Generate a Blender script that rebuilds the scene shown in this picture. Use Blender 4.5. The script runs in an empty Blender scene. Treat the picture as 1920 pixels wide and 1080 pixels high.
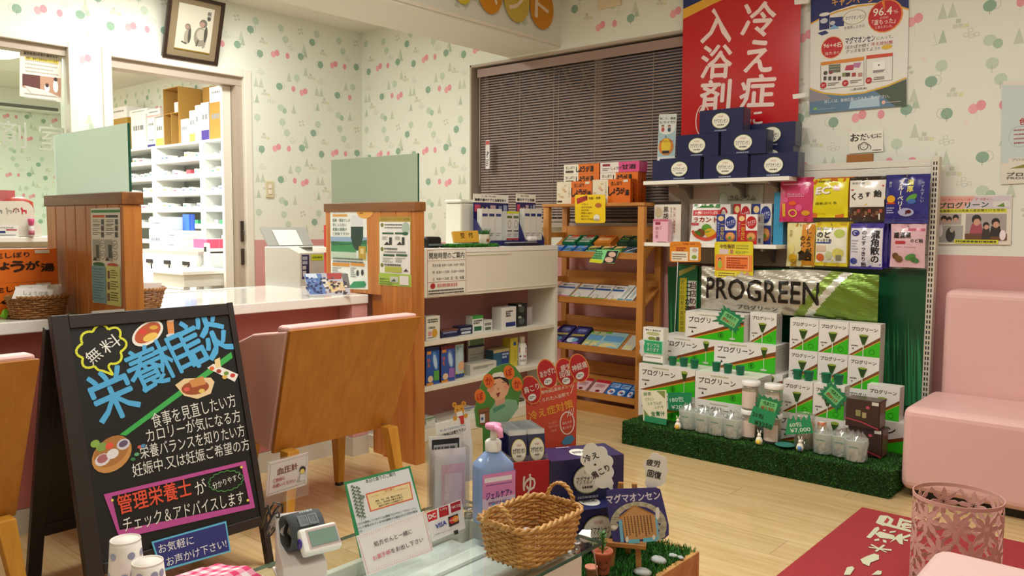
import bpy, bmesh, math, random
from mathutils import Vector, Matrix, Euler
random.seed(7)
scene = bpy.context.scene
COL = scene.collection
# ---------------------------------------------------------------- camera
H_CAM, F_PX = 1.08, 1527.3
YAW, PITCH, ROLL = math.radians(40.5), math.radians(4.391), math.radians(-0.317)
_f = Vector((-math.sin(YAW)*math.cos(PITCH), math.cos(YAW)*math.cos(PITCH), -math.sin(PITCH)))
_r = Vector((math.cos(YAW), math.sin(YAW), 0)); _d = _f.cross(_r)
_r2 = math.cos(ROLL)*_r + math.sin(ROLL)*_d; _d2 = -math.sin(ROLL)*_r + math.cos(ROLL)*_d
CAM = Vector((0, 0, H_CAM))
cd = bpy.data.cameras.new('camera'); cam = bpy.data.objects.new('camera', cd); COL.objects.link(cam)
cam.matrix_world = Matrix(((_r2.x, -_d2.x, -_f.x, CAM.x), (_r2.y, -_d2.y, -_f.y, CAM.y), (_r2.z, -_d2.z, -_f.z, CAM.z), (0, 0, 0, 1)))
cd.sensor_width = 36; cd.lens = F_PX/1920*36; cd.clip_start = 0.05; cd.clip_end = 60
scene.camera = cam
# ---------------------------------------------------------------- world, lights, exposure
w = bpy.data.worlds.new('night'); scene.world = w; w.use_nodes = True
w.node_tree.nodes['Background'].inputs[0].default_value = (0.02, 0.025, 0.035, 1)
w.node_tree.nodes['Background'].inputs[1].default_value = 0.6
scene.view_settings.view_transform = 'Standard'; scene.view_settings.look = 'None'
scene.view_settings.gamma = 1; scene.view_settings.use_curve_mapping = False
scene.view_settings.exposure = 0.0
def area(name, loc, sx, sy, power, col, rot=(0, 0, 0)):
    l = bpy.data.lights.new(name, 'AREA'); l.shape = 'RECTANGLE'; l.size = sx; l.size_y = sy; l.energy = power; l.color = col
    o = bpy.data.objects.new(name, l); COL.objects.link(o); o.location = loc; o.rotation_euler = rot
    return o
WARM = (1.0, 0.985, 0.92)
area('ceiling_lamp_hall', (-1.9, 1.6, 2.53), 1.2, .3, 43, WARM)
area('ceiling_lamp_hall', (-.6, 2.6, 2.53), 1.2, .3, 18, WARM)
area('ceiling_lamp_hall', (.2, .4, 2.53), 1.2, .3, 18, WARM)
area('ceiling_lamp_desk', (-4.3, 2.3, 2.53), .3, 1.2, 36, WARM)
area('ceiling_lamp_dispensary', (-6.6, 2.3, 2.53), 1.2, .6, 140, (0.97, 1.0, 0.96))
area('ceiling_lamp_dispensary', (-8.0, .9, 2.53), 1.2, .6, 120, (0.97, 1.0, 0.96))
# ---------------------------------------------------------------- a pixel of the 1920x1080 photograph on a known plane
def _ray(x, y):
    return _r2*((x-960)/F_PX) + _d2*((y-540)/F_PX) + _f
def PZ(x, y, z=0.0):
    d = _ray(x, y); return CAM + d*((z-CAM.z)/d.z)
def PX(x, y, X):
    d = _ray(x, y); return CAM + d*(X/d.x)
def PY(x, y, Y):
    d = _ray(x, y); return CAM + d*(Y/d.y)
# ---------------------------------------------------------------- materials
def lin(c):
    if isinstance(c, str):
        c = tuple(int(c[i:i+2], 16)/255 for i in (0, 2, 4))
    return tuple((x/12.92 if x <= .04045 else ((x+.055)/1.055)**2.4) for x in c[:3])
MATS = {}
def mat(name, col='ffffff', rough=.5, metal=0, spec=.5, alpha=1, trans=0, ior=1.45, emit=0, noise=0, nscale=20, bump=0, bscale=60, coat=0):
    if name in MATS: return MATS[name]
    m = bpy.data.materials.new(name); m.use_nodes = True; nt = m.node_tree; b = nt.nodes['Principled BSDF']
    c = lin(col)
    b.inputs['Base Color'].default_value = (*c, 1); b.inputs['Roughness'].default_value = rough; b.inputs['Metallic'].default_value = metal
    b.inputs['Specular IOR Level'].default_value = spec; b.inputs['Alpha'].default_value = alpha; b.inputs['Transmission Weight'].default_value = trans
    b.inputs['IOR'].default_value = ior; b.inputs['Coat Weight'].default_value = coat
    if emit:
        b.inputs['Emission Color'].default_value = (*c, 1); b.inputs['Emission Strength'].default_value = emit
    tc = None
    if noise or bump:
        tc = nt.nodes.new('ShaderNodeTexCoord')
    if noise:
        n = nt.nodes.new('ShaderNodeTexNoise'); n.inputs['Scale'].default_value = nscale; n.inputs['Detail'].default_value = 5
        nt.links.new(tc.outputs['Object'], n.inputs['Vector'])
        r = nt.nodes.new('ShaderNodeValToRGB'); nt.links.new(n.outputs['Fac'], r.inputs['Fac'])
        r.color_ramp.elements[0].position = .3; r.color_ramp.elements[1].position = .7
        r.color_ramp.elements[0].color = (*[x*(1-noise) for x in c], 1); r.color_ramp.elements[1].color = (*[min(1, x*(1+noise)) for x in c], 1)
        nt.links.new(r.outputs['Color'], b.inputs['Base Color'])
    if bump:
        n = nt.nodes.new('ShaderNodeTexNoise'); n.inputs['Scale'].default_value = bscale; n.inputs['Detail'].default_value = 4
        nt.links.new(tc.outputs['Object'], n.inputs['Vector'])
        bp = nt.nodes.new('ShaderNodeBump'); bp.inputs['Strength'].default_value = bump; bp.inputs['Distance'].default_value = .01
        nt.links.new(n.outputs['Fac'], bp.inputs['Height']); nt.links.new(bp.outputs['Normal'], b.inputs['Normal'])
    MATS[name] = m; return m
def wood(name, c1, c2, grain=(1, 14, 14), scale=3.0, rough=.4, vary=.12, knots=0):
    """grain: scale per object axis, the small one runs along the board"""
    if name in MATS: return MATS[name]
    m = bpy.data.materials.new(name); m.use_nodes = True; nt = m.node_tree; N = nt.nodes; L = nt.links; b = N['Principled BSDF']
    b.inputs['Roughness'].default_value = rough
    tc = N.new('ShaderNodeTexCoord'); oi = N.new('ShaderNodeObjectInfo'); mp = N.new('ShaderNodeMapping')
    mp.inputs['Scale'].default_value = grain
    va = N.new('ShaderNodeVectorMath'); va.operation = 'ADD'; sc = N.new('ShaderNodeMath'); sc.operation = 'MULTIPLY'; sc.inputs[1].default_value = 37
    L.new(oi.outputs['Random'], sc.inputs[0]); L.new(tc.outputs['Object'], va.inputs[0]); L.new(sc.outputs[0], va.inputs[1])
    L.new(va.outputs[0], mp.inputs['Vector'])
    n = N.new('ShaderNodeTexNoise'); n.inputs['Scale'].default_value = scale; n.inputs['Detail'].default_value = 8; n.inputs['Distortion'].default_value = .6
    L.new(mp.outputs[0], n.inputs['Vector'])
    r = N.new('ShaderNodeValToRGB'); r.color_ramp.elements[0].position = .32; r.color_ramp.elements[1].position = .68
    r.color_ramp.elements[0].color = (*lin(c2), 1); r.color_ramp.elements[1].color = (*lin(c1), 1)
    L.new(n.outputs['Fac'], r.inputs['Fac'])
    h = N.new('ShaderNodeHueSaturation'); mm = N.new('ShaderNodeMath'); mm.operation = 'MULTIPLY_ADD'; mm.inputs[1].default_value = vary; mm.inputs[2].default_value = 1-vary/2
    L.new(oi.outputs['Random'], mm.inputs[0]); L.new(mm.outputs[0], h.inputs['Value']); L.new(r.outputs['Color'], h.inputs['Color'])
    out = h.outputs['Color']
    if knots:
        v = N.new('ShaderNodeTexVoronoi'); v.inputs['Scale'].default_value = knots
        mp2 = N.new('ShaderNodeMapping'); mp2.inputs['Scale'].default_value = (1, 1, .55); L.new(va.outputs[0], mp2.inputs['Vector']); L.new(mp2.outputs[0], v.inputs['Vector'])
        rr = N.new('ShaderNodeValToRGB'); rr.color_ramp.elements[0].position = .03; rr.color_ramp.elements[1].position = .11
        L.new(v.outputs['Distance'], rr.inputs['Fac'])
        mx = N.new('ShaderNodeMix'); mx.data_type = 'RGBA'; L.new(rr.outputs['Color'], mx.inputs['Factor'])
        mx.inputs['A'].default_value = (*[x*.35 for x in lin(c2)], 1); L.new(out, mx.inputs['B']); out = mx.outputs['Result']
    L.new(out, b.inputs['Base Color'])
    MATS[name] = m; return m
def sheer(name, col, clear=.5, gloss=.0, rough=.1, fres=False):
    """thin plastic or film: part see-through, part milky, part shiny"""
    m = bpy.data.materials.new(name); m.use_nodes = True; nt = m.node_tree; N = nt.nodes; L = nt.links; c = (*lin(col), 1)
    def mix(f, a, b):
        x = N.new('ShaderNodeMixShader'); L.new(a.outputs[0], x.inputs[1]); L.new(b.outputs[0], x.inputs[2])
        if isinstance(f, float): x.inputs[0].default_value = f
        else: L.new(f.outputs[0], x.inputs[0])
        return x
    d, t, p, g = N.new('ShaderNodeBsdfDiffuse'), N.new('ShaderNodeBsdfTranslucent'), N.new('ShaderNodeBsdfTransparent'), N.new('ShaderNodeBsdfGlossy')
    d.inputs[0].default_value = c; t.inputs[0].default_value = c; p.inputs[0].default_value = c if fres else (1, 1, 1, 1); g.inputs['Roughness'].default_value = rough
    o = mix(float(clear), mix(.5, d, t), p)
    if fres:
        lw = N.new('ShaderNodeLayerWeight'); w_ = N.new('ShaderNodeMath'); w_.operation = 'POWER'; w_.inputs[1].default_value = 4; f = N.new('ShaderNodeMath'); f.operation = 'MULTIPLY_ADD'; f.inputs[1].default_value = .7; f.inputs[2].default_value = .03
        L.new(lw.outputs['Facing'], w_.inputs[0]); L.new(w_.outputs[0], f.inputs[0]); o = mix(f, o, g)
    elif gloss: o = mix(float(gloss), o, g)
    L.new(o.outputs[0], N['Material Output'].inputs['Surface']); MATS[name] = m; return m
def print_mat(name, rough, metal=0, coat=0):
    m = bpy.data.materials.new(name); m.use_nodes = True; nt = m.node_tree; b = nt.nodes['Principled BSDF']
    a = nt.nodes.new('ShaderNodeAttribute'); a.attribute_name = 'Col'; nt.links.new(a.outputs['Color'], b.inputs['Base Color'])
    b.inputs['Roughness'].default_value = rough; b.inputs['Metallic'].default_value = metal; b.inputs['Coat Weight'].default_value = coat
    MATS[name] = m; return m
PRINT = print_mat('printed_paper', .55); GLOSS = print_mat('printed_gloss', .28); FILM = print_mat('printed_film', .22, .0, .3); FOIL = print_mat('printed_foil', .33, .55)
WHITE = mat('white_laminate', 'f0eee6', .25); CREAM = mat('cream_paint', 'e9e4d4', .5); PINKW = mat('pink_wall', 'd29b98', .6)
PINKL = mat('pink_leather', 'e3b6b2', .42, bump=.05, bscale=180); STEEL = mat('steel', 'b9b9b6', .3, 1)
BLACK = mat('black_paint', '1c1a19', .45); GREYP = mat('grey_plastic', 'b9bab8', .45); WHITEP = mat('white_plastic', 'f2f1ee', .35)
GLASS = sheer('clear_glass', 'f2faf6', 1.0, 0, .02, True); GREEN_EDGE = mat('glass_green_edge', '1f5c48', .15, trans=.3)
CLEARP = sheer('clear_plastic', 'fafbfb', .95, 0, .06, True)
# ---------------------------------------------------------------- mesh helpers
class MB:
    def __init__(s): s.v = []; s.f = []; s.c = []; s.s = []
    def add(s, vs, fs, col=None, smooth=False, M=None):
        o = len(s.v)
        s.v += [tuple(M @ Vector(p)) for p in vs] if M is not None else [tuple(p) for p in vs]
        for i, f in enumerate(fs):
            s.f.append(tuple(o+k for k in f)); s.c.append(col[i] if isinstance(col, list) else col); s.s.append(smooth)
        return s
    def box(s, x0, y0, z0, x1, y1, z1, col=None, M=None):
        return s.add([(x0, y0, z0), (x1, y0, z0), (x1, y1, z0), (x0, y1, z0), (x0, y0, z1), (x1, y0, z1), (x1, y1, z1), (x0, y1, z1)],
                     [(0, 3, 2, 1), (4, 5, 6, 7), (0, 1, 5, 4), (1, 2, 6, 5), (2, 3, 7, 6), (3, 0, 4, 7)], col, False, M)
    def poly(s, pts, col=None, M=None): return s.add(pts, [tuple(range(len(pts)))], col, False, M)
    def prism(s, pts, z0, z1, col=None, M=None, side=None):
        n = len(pts); a = 0
        for i in range(n): a += pts[i][0]*pts[(i+1) % n][1]-pts[(i+1) % n][0]*pts[i][1]
        if a < 0: pts = pts[::-1]
        vs = [(x, y, z0) for x, y in pts]+[(x, y, z1) for x, y in pts]
        fs = [tuple(range(n))[::-1], tuple(range(n, 2*n))]+[(i, (i+1) % n, n+(i+1) % n, n+i) for i in range(n)]
        return s.add(vs, fs, [col, col]+[side or col]*n, False, M)
    def tube(s, pts, r, n=6, closed=False, col=None, M=None):
        pts = [Vector(p) for p in pts]; k = len(pts); vs = []; fs = []
        rr = r if isinstance(r, (list, tuple)) else [r]*k
        up = Vector((0, 0, 1))
        for i, p in enumerate(pts):
            a = pts[(i-1) % k] if (closed or i > 0) else p; b = pts[(i+1) % k] if (closed or i < k-1) else p
            t = (b-a).normalized()
            e = t.cross(up)
            if e.length < .05: e = t.cross(Vector((1, 0, 0)))
            e.normalize(); g = e.cross(t)
            for j in range(n):
                an = 2*math.pi*j/n; vs.append(p+(e*math.cos(an)+g*math.sin(an))*rr[i])
        for i in range(k if closed else k-1):
            for j in range(n):
                i2 = (i+1) % k; fs.append((i*n+j, i2*n+j, i2*n+(j+1) % n, i*n+(j+1) % n))
        if not closed: fs += [tuple(range(n)), tuple(range((k-1)*n, k*n))[::-1]]
        return s.add(vs, fs, col, True, M)
    def lathe(s, prof, n=20, c=(0, 0, 0), col=None, M=None, sx=1, sy=1, sq=0):
        vs = []; fs = []; k = len(prof)
        for r, z in prof:
            for j in range(n):
                a = 2*math.pi*j/n; x, y = math.cos(a), math.sin(a)
                if sq:
                    q = (abs(x)**sq+abs(y)**sq)**(1/sq); x /= q; y /= q
                vs.append((c[0]+r*x*sx, c[1]+r*y*sy, c[2]+z))
        for i in range(k-1):
            for j in range(n): fs.append((i*n+j, i*n+(j+1) % n, (i+1)*n+(j+1) % n, (i+1)*n+j))
        cc = [col[i] for i in range(k-1) for j in range(n)] if isinstance(col, list) else [col]*len(fs)
        if prof[0][0] > 1e-5: fs.append(tuple(range(n))[::-1]); cc.append(cc[0])
        if prof[-1][0] > 1e-5: fs.append(tuple(range((k-1)*n, k*n))); cc.append(cc[len(fs)-3] if False else cc[(k-2)*n])
        return s.add(vs, fs, cc, True, M)
    def grid(s, fn, nu, nv, col=None, smooth=True, M=None):
        vs = [fn(i/nu, j/nv) for j in range(nv+1) for i in range(nu+1)]
        fs = [(j*(nu+1)+i, j*(nu+1)+i+1, (j+1)*(nu+1)+i+1, (j+1)*(nu+1)+i) for j in range(nv) for i in range(nu)]
        return s.add(vs, fs, col, smooth, M)
    def mesh(s, name, mats):
        me = bpy.data.meshes.new(name); me.from_pydata(s.v, [], s.f)
        ml = mats if isinstance(mats, (list, tuple)) else [mats]
        for m in ml: me.materials.append(m)
        if any(c is not None for c in s.c):
            at = me.color_attributes.new('Col', 'FLOAT_COLOR', 'CORNER'); buf = []; cache = {}
            for f, c in zip(s.f, s.c):
                c = c or 'ffffff'
                if c not in cache: cache[c] = (*lin(c), 1.0)
                buf += list(cache[c])*len(f)
            at.data.foreach_set('color', buf)
        if any(s.s): me.polygons.foreach_set('use_smooth', s.s)
        me.update(); return me
def link(name, me, parent=None, loc=(0, 0, 0), rz=0, rx=0, ry=0, bevel=0, seg=2):
    o = bpy.data.objects.new(name, me); COL.objects.link(o); o.location = loc; o.rotation_euler = (rx, ry, rz)
    if parent: o.parent = parent
    if bevel:
        b = o.modifiers.new('bevel', 'BEVEL'); b.width = bevel; b.segments = seg; b.limit_method = 'ANGLE'; b.angle_limit = .6
    return o
def part(name, mb, m, parent=None, **k): return link(name, mb.mesh(name, m), parent, **k)
def tag(o, label, cat, group=None):
    o['label'] = label; o['category'] = cat
    if group: o['group'] = group
    return o
def struct(o): o['kind'] = 'structure'; return o
def empty(name, loc=(0, 0, 0), rz=0):
    o = bpy.data.objects.new(name, None); COL.objects.link(o); o.location = loc; o.rotation_euler = (0, 0, rz); o.empty_display_size = .05; return o
def dup(root, loc=None, rz=None, label=None):
    r = root.copy(); COL.objects.link(r)
    for ch in list(root.children):
        c = ch.copy(); COL.objects.link(c); c.parent = r
        for g in list(ch.children):
            d = g.copy(); COL.objects.link(d); d.parent = c
    if loc is not None: r.location = loc
    if rz is not None: r.rotation_euler = (r.rotation_euler.x, r.rotation_euler.y, rz)
    if label: r['label'] = label
    return r
# ---------------------------------------------------------------- flat print: coloured shapes and lettering laid on a panel
_TX = {}
def glyphs(s, bold=0.0):
    k = (s, bold)
    if k not in _TX:
        cu = bpy.data.curves.new('t', 'FONT'); cu.body = s; cu.size = 1; cu.resolution_u = 2; cu.offset = bold; cu.fill_mode = 'FRONT'
        ob = bpy.data.objects.new('t', cu); me = ob.to_mesh()
        vs = [(v.co.x, v.co.y) for v in me.vertices]; fs = [tuple(p.vertices) for p in me.polygons]
        ob.to_mesh_clear(); bpy.data.objects.remove(ob); bpy.data.curves.remove(cu)
        if vs:
            xs = [a for a, b in vs]; ys = [b for a, b in vs]; bb = (min(xs), min(ys), max(xs), max(ys))
        else: bb = (0, 0, 1, 1)
        _TX[k] = (vs, fs, bb)
    return _TX[k]
class Art:
    """shapes in panel metres: u to the right, v up, later shapes lie on top"""
    EPS = .00035
    def __init__(s, eps=None): s.v = []; s.f = []; s.c = []; s.n = 0; s.eps = eps or Art.EPS
    def _add(s, vs, fs, col):
        s.n += 1; o = len(s.v); s.v += [(a, b, s.n) for a, b in vs]
        for f in fs: s.f.append(tuple(o+k for k in f)); s.c.append(col)
    def rect(s, x0, y0, x1, y1, col, nu=1, nv=1):
        vs = [(x0+(x1-x0)*i/nu, y0+(y1-y0)*j/nv) for j in range(nv+1) for i in range(nu+1)]
        s._add(vs, [(j*(nu+1)+i, j*(nu+1)+i+1, (j+1)*(nu+1)+i+1, (j+1)*(nu+1)+i) for j in range(nv) for i in range(nu)], col)
    def poly(s, pts, col): s._add(pts, [tuple(range(len(pts)))], col)
    def ell(s, x, y, rx, ry, col, n=20, rot=0):
        c, d = math.cos(rot), math.sin(rot); P = []
        for i in range(n):
            a = 2*math.pi*i/n; p, q = rx*math.cos(a), ry*math.sin(a); P.append((x+p*c-q*d, y+p*d+q*c))
        s._add([(x, y)]+P, [(0, 1+i, 1+(i+1) % n) for i in range(n)], col)
    def ring(s, x, y, rx, ry, t, col, n=24, rot=0, a0=0, a1=2*math.pi):
        c, d = math.cos(rot), math.sin(rot); P = []
        for i in range(n+1):
            a = a0+(a1-a0)*i/n
            for k in (0, t): p, q = (rx-k)*math.cos(a), (ry-k)*math.sin(a); P.append((x+p*c-q*d, y+p*d+q*c))
        s._add(P, [(2*i, 2*i+2, 2*i+3, 2*i+1) for i in range(n)], col)
    def line(s, pts, t, col):
        for (x0, y0), (x1, y1) in zip(pts, pts[1:]):
            L = math.hypot(x1-x0, y1-y0) or 1; nx, ny = -(y1-y0)/L*t/2, (x1-x0)/L*t/2
            s.poly([(x0-nx, y0-ny), (x1-nx, y1-ny), (x1+nx, y1+ny), (x0+nx, y0+ny)], col)
    def frame(s, x0, y0, x1, y1, t, col):
        s.rect(x0, y0, x1, y0+t, col); s.rect(x0, y1-t, x1, y1, col); s.rect(x0, y0+t, x0+t, y1-t, col); s.rect(x1-t, y0+t, x1, y1-t, col)
    def rrect(s, x0, y0, x1, y1, r, col):
        P = []
        for cx, cy, a in ((x1-r, y1-r, 0), (x0+r, y1-r, 90), (x0+r, y0+r, 180), (x1-r, y0+r, 270)):
            for k in range(4): P.append((cx+r*math.cos(math.radians(a+30*k)), cy+r*math.sin(math.radians(a+30*k))))
        s.poly(P, col)
    def text(s, t, x, y, w=None, h=None, col='222222', bold=0, rot=0, skew=0):
        """one line whose inked box is centred on x, y and fills w by h (one of them may be left open)"""
        vs, fs, (a, b, c, d) = glyphs(t); W, Hh = max(c-a, 1e-6)+2*bold, max(d-b, 1e-6)+2*bold
        kx = (w/W) if w else h/Hh; ky = (h/Hh) if h else w/W
        C, S = math.cos(rot), math.sin(rot)
        for dx, dy in s._bold(bold):
            P = []
            for p, q in vs:
                q2 = (q+dy-(b+d)/2)*ky; p2 = (p+dx-(a+c)/2)*kx + q2*skew; P.append((x+p2*C-q2*S, y+p2*S+q2*C))
            s._add(P, fs, col)
    def _bold(s, b): return ((-b, 0), (b, 0), (0, -b), (0, b)) if b > .002 else ((0, 0),)
    def vtext(s, t, x, y, size, col='222222', bold=0, pitch=1.05, sx=1.0):
        """a column of characters, x the column's middle, y its top"""
        for i, ch in enumerate(t):
            vs, fs, bb = glyphs(ch); cx, cy = x, y-size*(.5+i*pitch)
            for dx, dy in s._bold(bold):
                P = []
                for p, q in vs:
                    p += dx-.5; q += dy-.38
                    if ch == 'ー': p, q = -q, -p
                    P.append((cx+p*size*sx, cy+q*size))
                s._add(P, fs, col)
    def words(s, x0, y0, x1, y1, rows, col, fill=.55, seed=1):
        """text too small to read: short dashes in rows"""
        R = random.Random(seed); rh = (y1-y0)/rows
        if rh <= 1e-5 or x1 <= x0: return
        vs = []; fs = []
        for r in range(rows):
            yy = y1-(r+1)*rh+rh*(1-fill)/2; x = x0
            end = x1-(x1-x0)*R.choice((0, 0, .1, .3))
            while x < end-rh*.4:
                ww = min(rh*fill*R.choice((.7, .9, .9, 1.6)), end-x); o = len(vs)
                vs += [(x, yy), (x+ww, yy), (x+ww, yy+rh*fill), (x, yy+rh*fill)]; fs.append((o, o+1, o+2, o+3)); x += ww+rh*fill*.28
        s._add(vs, fs, col)
    def onto(s, mb, fn=None, M=None):
        """append to a mesh: the panel is the local xz plane seen from -y; fn(u, v) gives y of the surface"""
        ep = min(s.eps, .0025/max([1]+[v[2] for v in s.v]))
        vs = [(u, (fn(u, v) if fn else 0)-ep*n, v) for u, v, n in s.v]
        o = len(mb.v); mb.v += [tuple(M @ Vector(p)) for p in vs] if M is not None else vs
        for f, c in zip(s.f, s.c): mb.f.append(tuple(o+k for k in f)); mb.c.append(c); mb.s.append(False)
    def obj(s, name, parent=None, m=None, fn=None, **k):
        mb = MB(); s.onto(mb, fn); return part(name, mb, m or PRINT, parent, **k)
SIDE = Matrix.Rotation(math.pi/2, 4, 'Z')        # turns a panel to face +x

class PA(Art):
    """print whose layout is read off the photograph on a real plane: origin O, unit axes U (right) and V (up)"""
    def __init__(s, O, U, V, eps=None):
        super().__init__(eps); s.O, s.U, s.V = Vector(O), Vector(U).normalized(), Vector(V).normalized(); s.N = s.V.cross(s.U)
    def q(s, x, y):
        d = _ray(x, y); t = (s.O-CAM).dot(s.N)/d.dot(s.N); p = CAM+d*t-s.O; return (p.dot(s.U), p.dot(s.V))
    def qs(s, pts): return [s.q(*p) for p in pts]
    def pp(s, pts, col): s.poly(s.qs(pts), col)
    def pl(s, pts, tpx, col):
        (x, y) = pts[0]; a, b = s.q(x, y), s.q(x, y+1); t = tpx*math.hypot(a[0]-b[0], a[1]-b[1]); s.line(s.qs(pts), t, col)
    def pr(s, x0, y0, x1, y1, col, **k):
        a, b = s.q(x0, y1), s.q(x1, y0); s.rect(a[0], a[1], b[0], b[1], col, **k)
    def pe(s, x, y, rx, ry, col, n=20, rot=0):
        c = s.q(x, y); a = s.q(x+rx, y); b = s.q(x, y-ry); s.ell(c[0], c[1], math.hypot(a[0]-c[0], a[1]-c[1]), math.hypot(b[0]-c[0], b[1]-c[1]), col, n, rot)
    def pring(s, x, y, rx, ry, tpx, col, n=24):
        c = s.q(x, y); a = s.q(x+rx, y); b = s.q(x, y-ry); r1 = math.hypot(a[0]-c[0], a[1]-c[1]); s.ring(c[0], c[1], r1, math.hypot(b[0]-c[0], b[1]-c[1]), r1/rx*tpx, col, n)
    def pt(s, t, x0, y0, x1, y1, hpx, col='222222', bold=0, skew=0):
        a, b = s.q(x0, y0), s.q(x1, y1); m = ((x0+x1)/2, (y0+y1)/2); c, d = s.q(m[0], m[1]), s.q(m[0], m[1]+1)
        s.text(t, (a[0]+b[0])/2, (a[1]+b[1])/2, math.hypot(b[0]-a[0], b[1]-a[1]), hpx*math.hypot(c[0]-d[0], c[1]-d[1]), col, bold, math.atan2(b[1]-a[1], b[0]-a[0]), skew)
    def pw(s, x0, y0, x1, y1, rows, col, fill=.5, seed=1):
        a, b = s.q(x0, y1), s.q(x1, y0); s.words(a[0], a[1], b[0], b[1], rows, col, fill, seed)
    def pv(s, t, x, y0, y1, col='222222', bold=0, sx=1.0):
        a, b = s.q(x, y0), s.q(x, y1); n = len(t); size = (a[1]-b[1])/(1+(n-1)*1.05); s.vtext(t, a[0], a[1], size, col, bold, 1.05, sx)
    def matrix(s):
        M = Matrix.Identity(4)
        for i, v in enumerate((s.U, s.N, s.V)):
            for j in range(3): M[j][i] = v[j]
        M.translation = s.O; return M
    def place(s, o, parent=None):
        M = s.matrix()
        if parent: o.parent = parent; M = parent.matrix_basis.inverted() @ M
        o.matrix_basis = M; return o
    def build(s, name, parent=None, m=None):
        mb = MB(); s.onto(mb); return s.place(part(name, mb, m or PRINT), parent)
def outline(pts, t, col, mb=None, back=0.0):
    """a sheet of thickness t cut to an outline given in panel metres, its face in the panel plane"""
    mb = mb or MB(); n = len(pts); a = sum(pts[i][0]*pts[(i+1) % n][1]-pts[(i+1) % n][0]*pts[i][1] for i in range(n))
    if a < 0: pts = pts[::-1]
    vs = [(u, back, v) for u, v in pts]+[(u, back+t, v) for u, v in pts]
    return mb.add(vs, [tuple(range(n)), tuple(range(n, 2*n))[::-1]]+[(i, n+i, n+(i+1) % n, (i+1) % n) for i in range(n)], col)
def sheet(name, label, cat, pa, corners, t=.0012, col='f4f2ea', m=None, group=None):
    """a flat thing (poster, card): outline in pixels on the plane of pa, the print as its child"""
    o = pa.place(part(name, outline(pa.qs(corners), t, col), m or PRINT)); tag(o, label, cat, group)
    if pa.f: pa.build('print', o)
    return o
UX, UY, UZ = Vector((1, 0, 0)), Vector((0, 1, 0)), Vector((0, 0, 1))
# ================================================================ THE SETTING
XA, YB, ZC = -5.04, 4.10, 2.55
WALLP = mat('wallpaper_ground', 'e3e6da', .7, bump=.03, bscale=300)
FRAMEM = mat('taupe_frame', 'b5a899', .5); CASEW = mat('white_casing', 'e6e1d5', .5)
FLOORW = wood('pale_floor_wood', 'd9bf8e', 'c9a974', (1.2, 16, 16), 2.2, .16, .10)
def boxes(lst):
    m = MB()
    for b in lst: m.box(*b)
    return m
fl = struct(part('floor', boxes([(-10.4, -1.6, -.06, 1.7, 4.2, -.012)]), mat('floor_base', '8a6d45', .6)))
pk = {}
row = 0; y = -1.5
while y < YB-.01:
    x = -5.0 - (row*.73) % 1.82; y1 = min(y+.15, YB)
    while x < 1.6:
        x0, x1 = max(x, -5.03), min(x+1.82, 1.6)
        if x1-x0 > .05:
            k = (round(x1-x0, 2), round(y1-y, 3))
            if k not in pk:
                a, b = k; pk[k] = boxes([(0, .0006, -.012, a-.0012, b-.0006, 0)]).mesh('plank', FLOORW)
            link('plank', pk[k], fl, (x0, y, 0))
        x += 1.82
    y += .15; row += 1
struct(part('ceiling', boxes([(-10.4, -1.6, ZC, 1.7, 4.3, ZC+.1)]), mat('ceiling_board', 'e6e3d8', .8)))
WT, WB_, WY0, WY1 = 2.088, 1.003, .35, 1.965      # serving window
DY0, DY1, DT = 2.20, 3.085, 2.075                # dispensary doorway
wl = struct(part('wall_left', boxes([(XA-.12, -1.5, 0, XA, WY0, ZC), (XA-.12, WY0, 0, XA, WY1, WB_), (XA-.12, WY0, WT, XA, WY1, ZC),
     (XA-.12, WY1, 0, XA, DY0, ZC), (XA-.12, DY0, DT, XA, DY1, ZC), (XA-.12, DY1, 0, XA, YB, ZC)]), WALLP))
NX0, NX1, NZ0, NZ1 = -3.875, -2.05, 1.10, 2.150  # window in the back wall
wb = struct(part('wall_back', boxes([(-10.4, YB, 0, NX0, YB+.16, ZC), (NX0, YB, 0, NX1, YB+.16, NZ0), (NX0, YB, NZ1, NX1, YB+.16, ZC), (NX1, YB, 0, 1.7, YB+.16, ZC)]), WALLP))
struct(part('wall_right', boxes([(1.6, -1.6, 0, 1.7, YB, ZC)]), CREAM)); struct(part('wall_front', boxes([(XA, -1.6, 0, 1.6, -1.5, ZC)]), CREAM))
wd = struct(part('wall_dispensary', boxes([(-10.4, -.4, 0, -10.3, YB, ZC)]), WALLP)); struct(part('wall_dispensary_front', boxes([(-10.3, -.5, 0, XA-.12, -.4, ZC)]), CREAM))
# beam crossing the ceiling towards the window
BX0, BX1, BZ = -3.55, -3.125, 2.175
bm_ = struct(part('trim_1', boxes([(BX0, -1.5, BZ, BX1, YB, ZC)]), WALLP))
struct(part('trim_2', boxes([(BX1, -1.5, BZ+.012, BX1+.012, YB-.002, BZ+.03)]), CREAM, bm_))
# pink wainscot
struct(part('trim_3', boxes([(NX1, YB-.008, 0, 1.6, YB, .958), (-5.03, YB-.008, 0, NX1, YB, .958)]), PINKW))
struct(part('trim_4', boxes([(XA, -1.5, 0, XA+.008, DY0-.06, .94), (XA, DY1+.06, 0, XA+.008, YB-.01, .97)]), PINKW))
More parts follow.
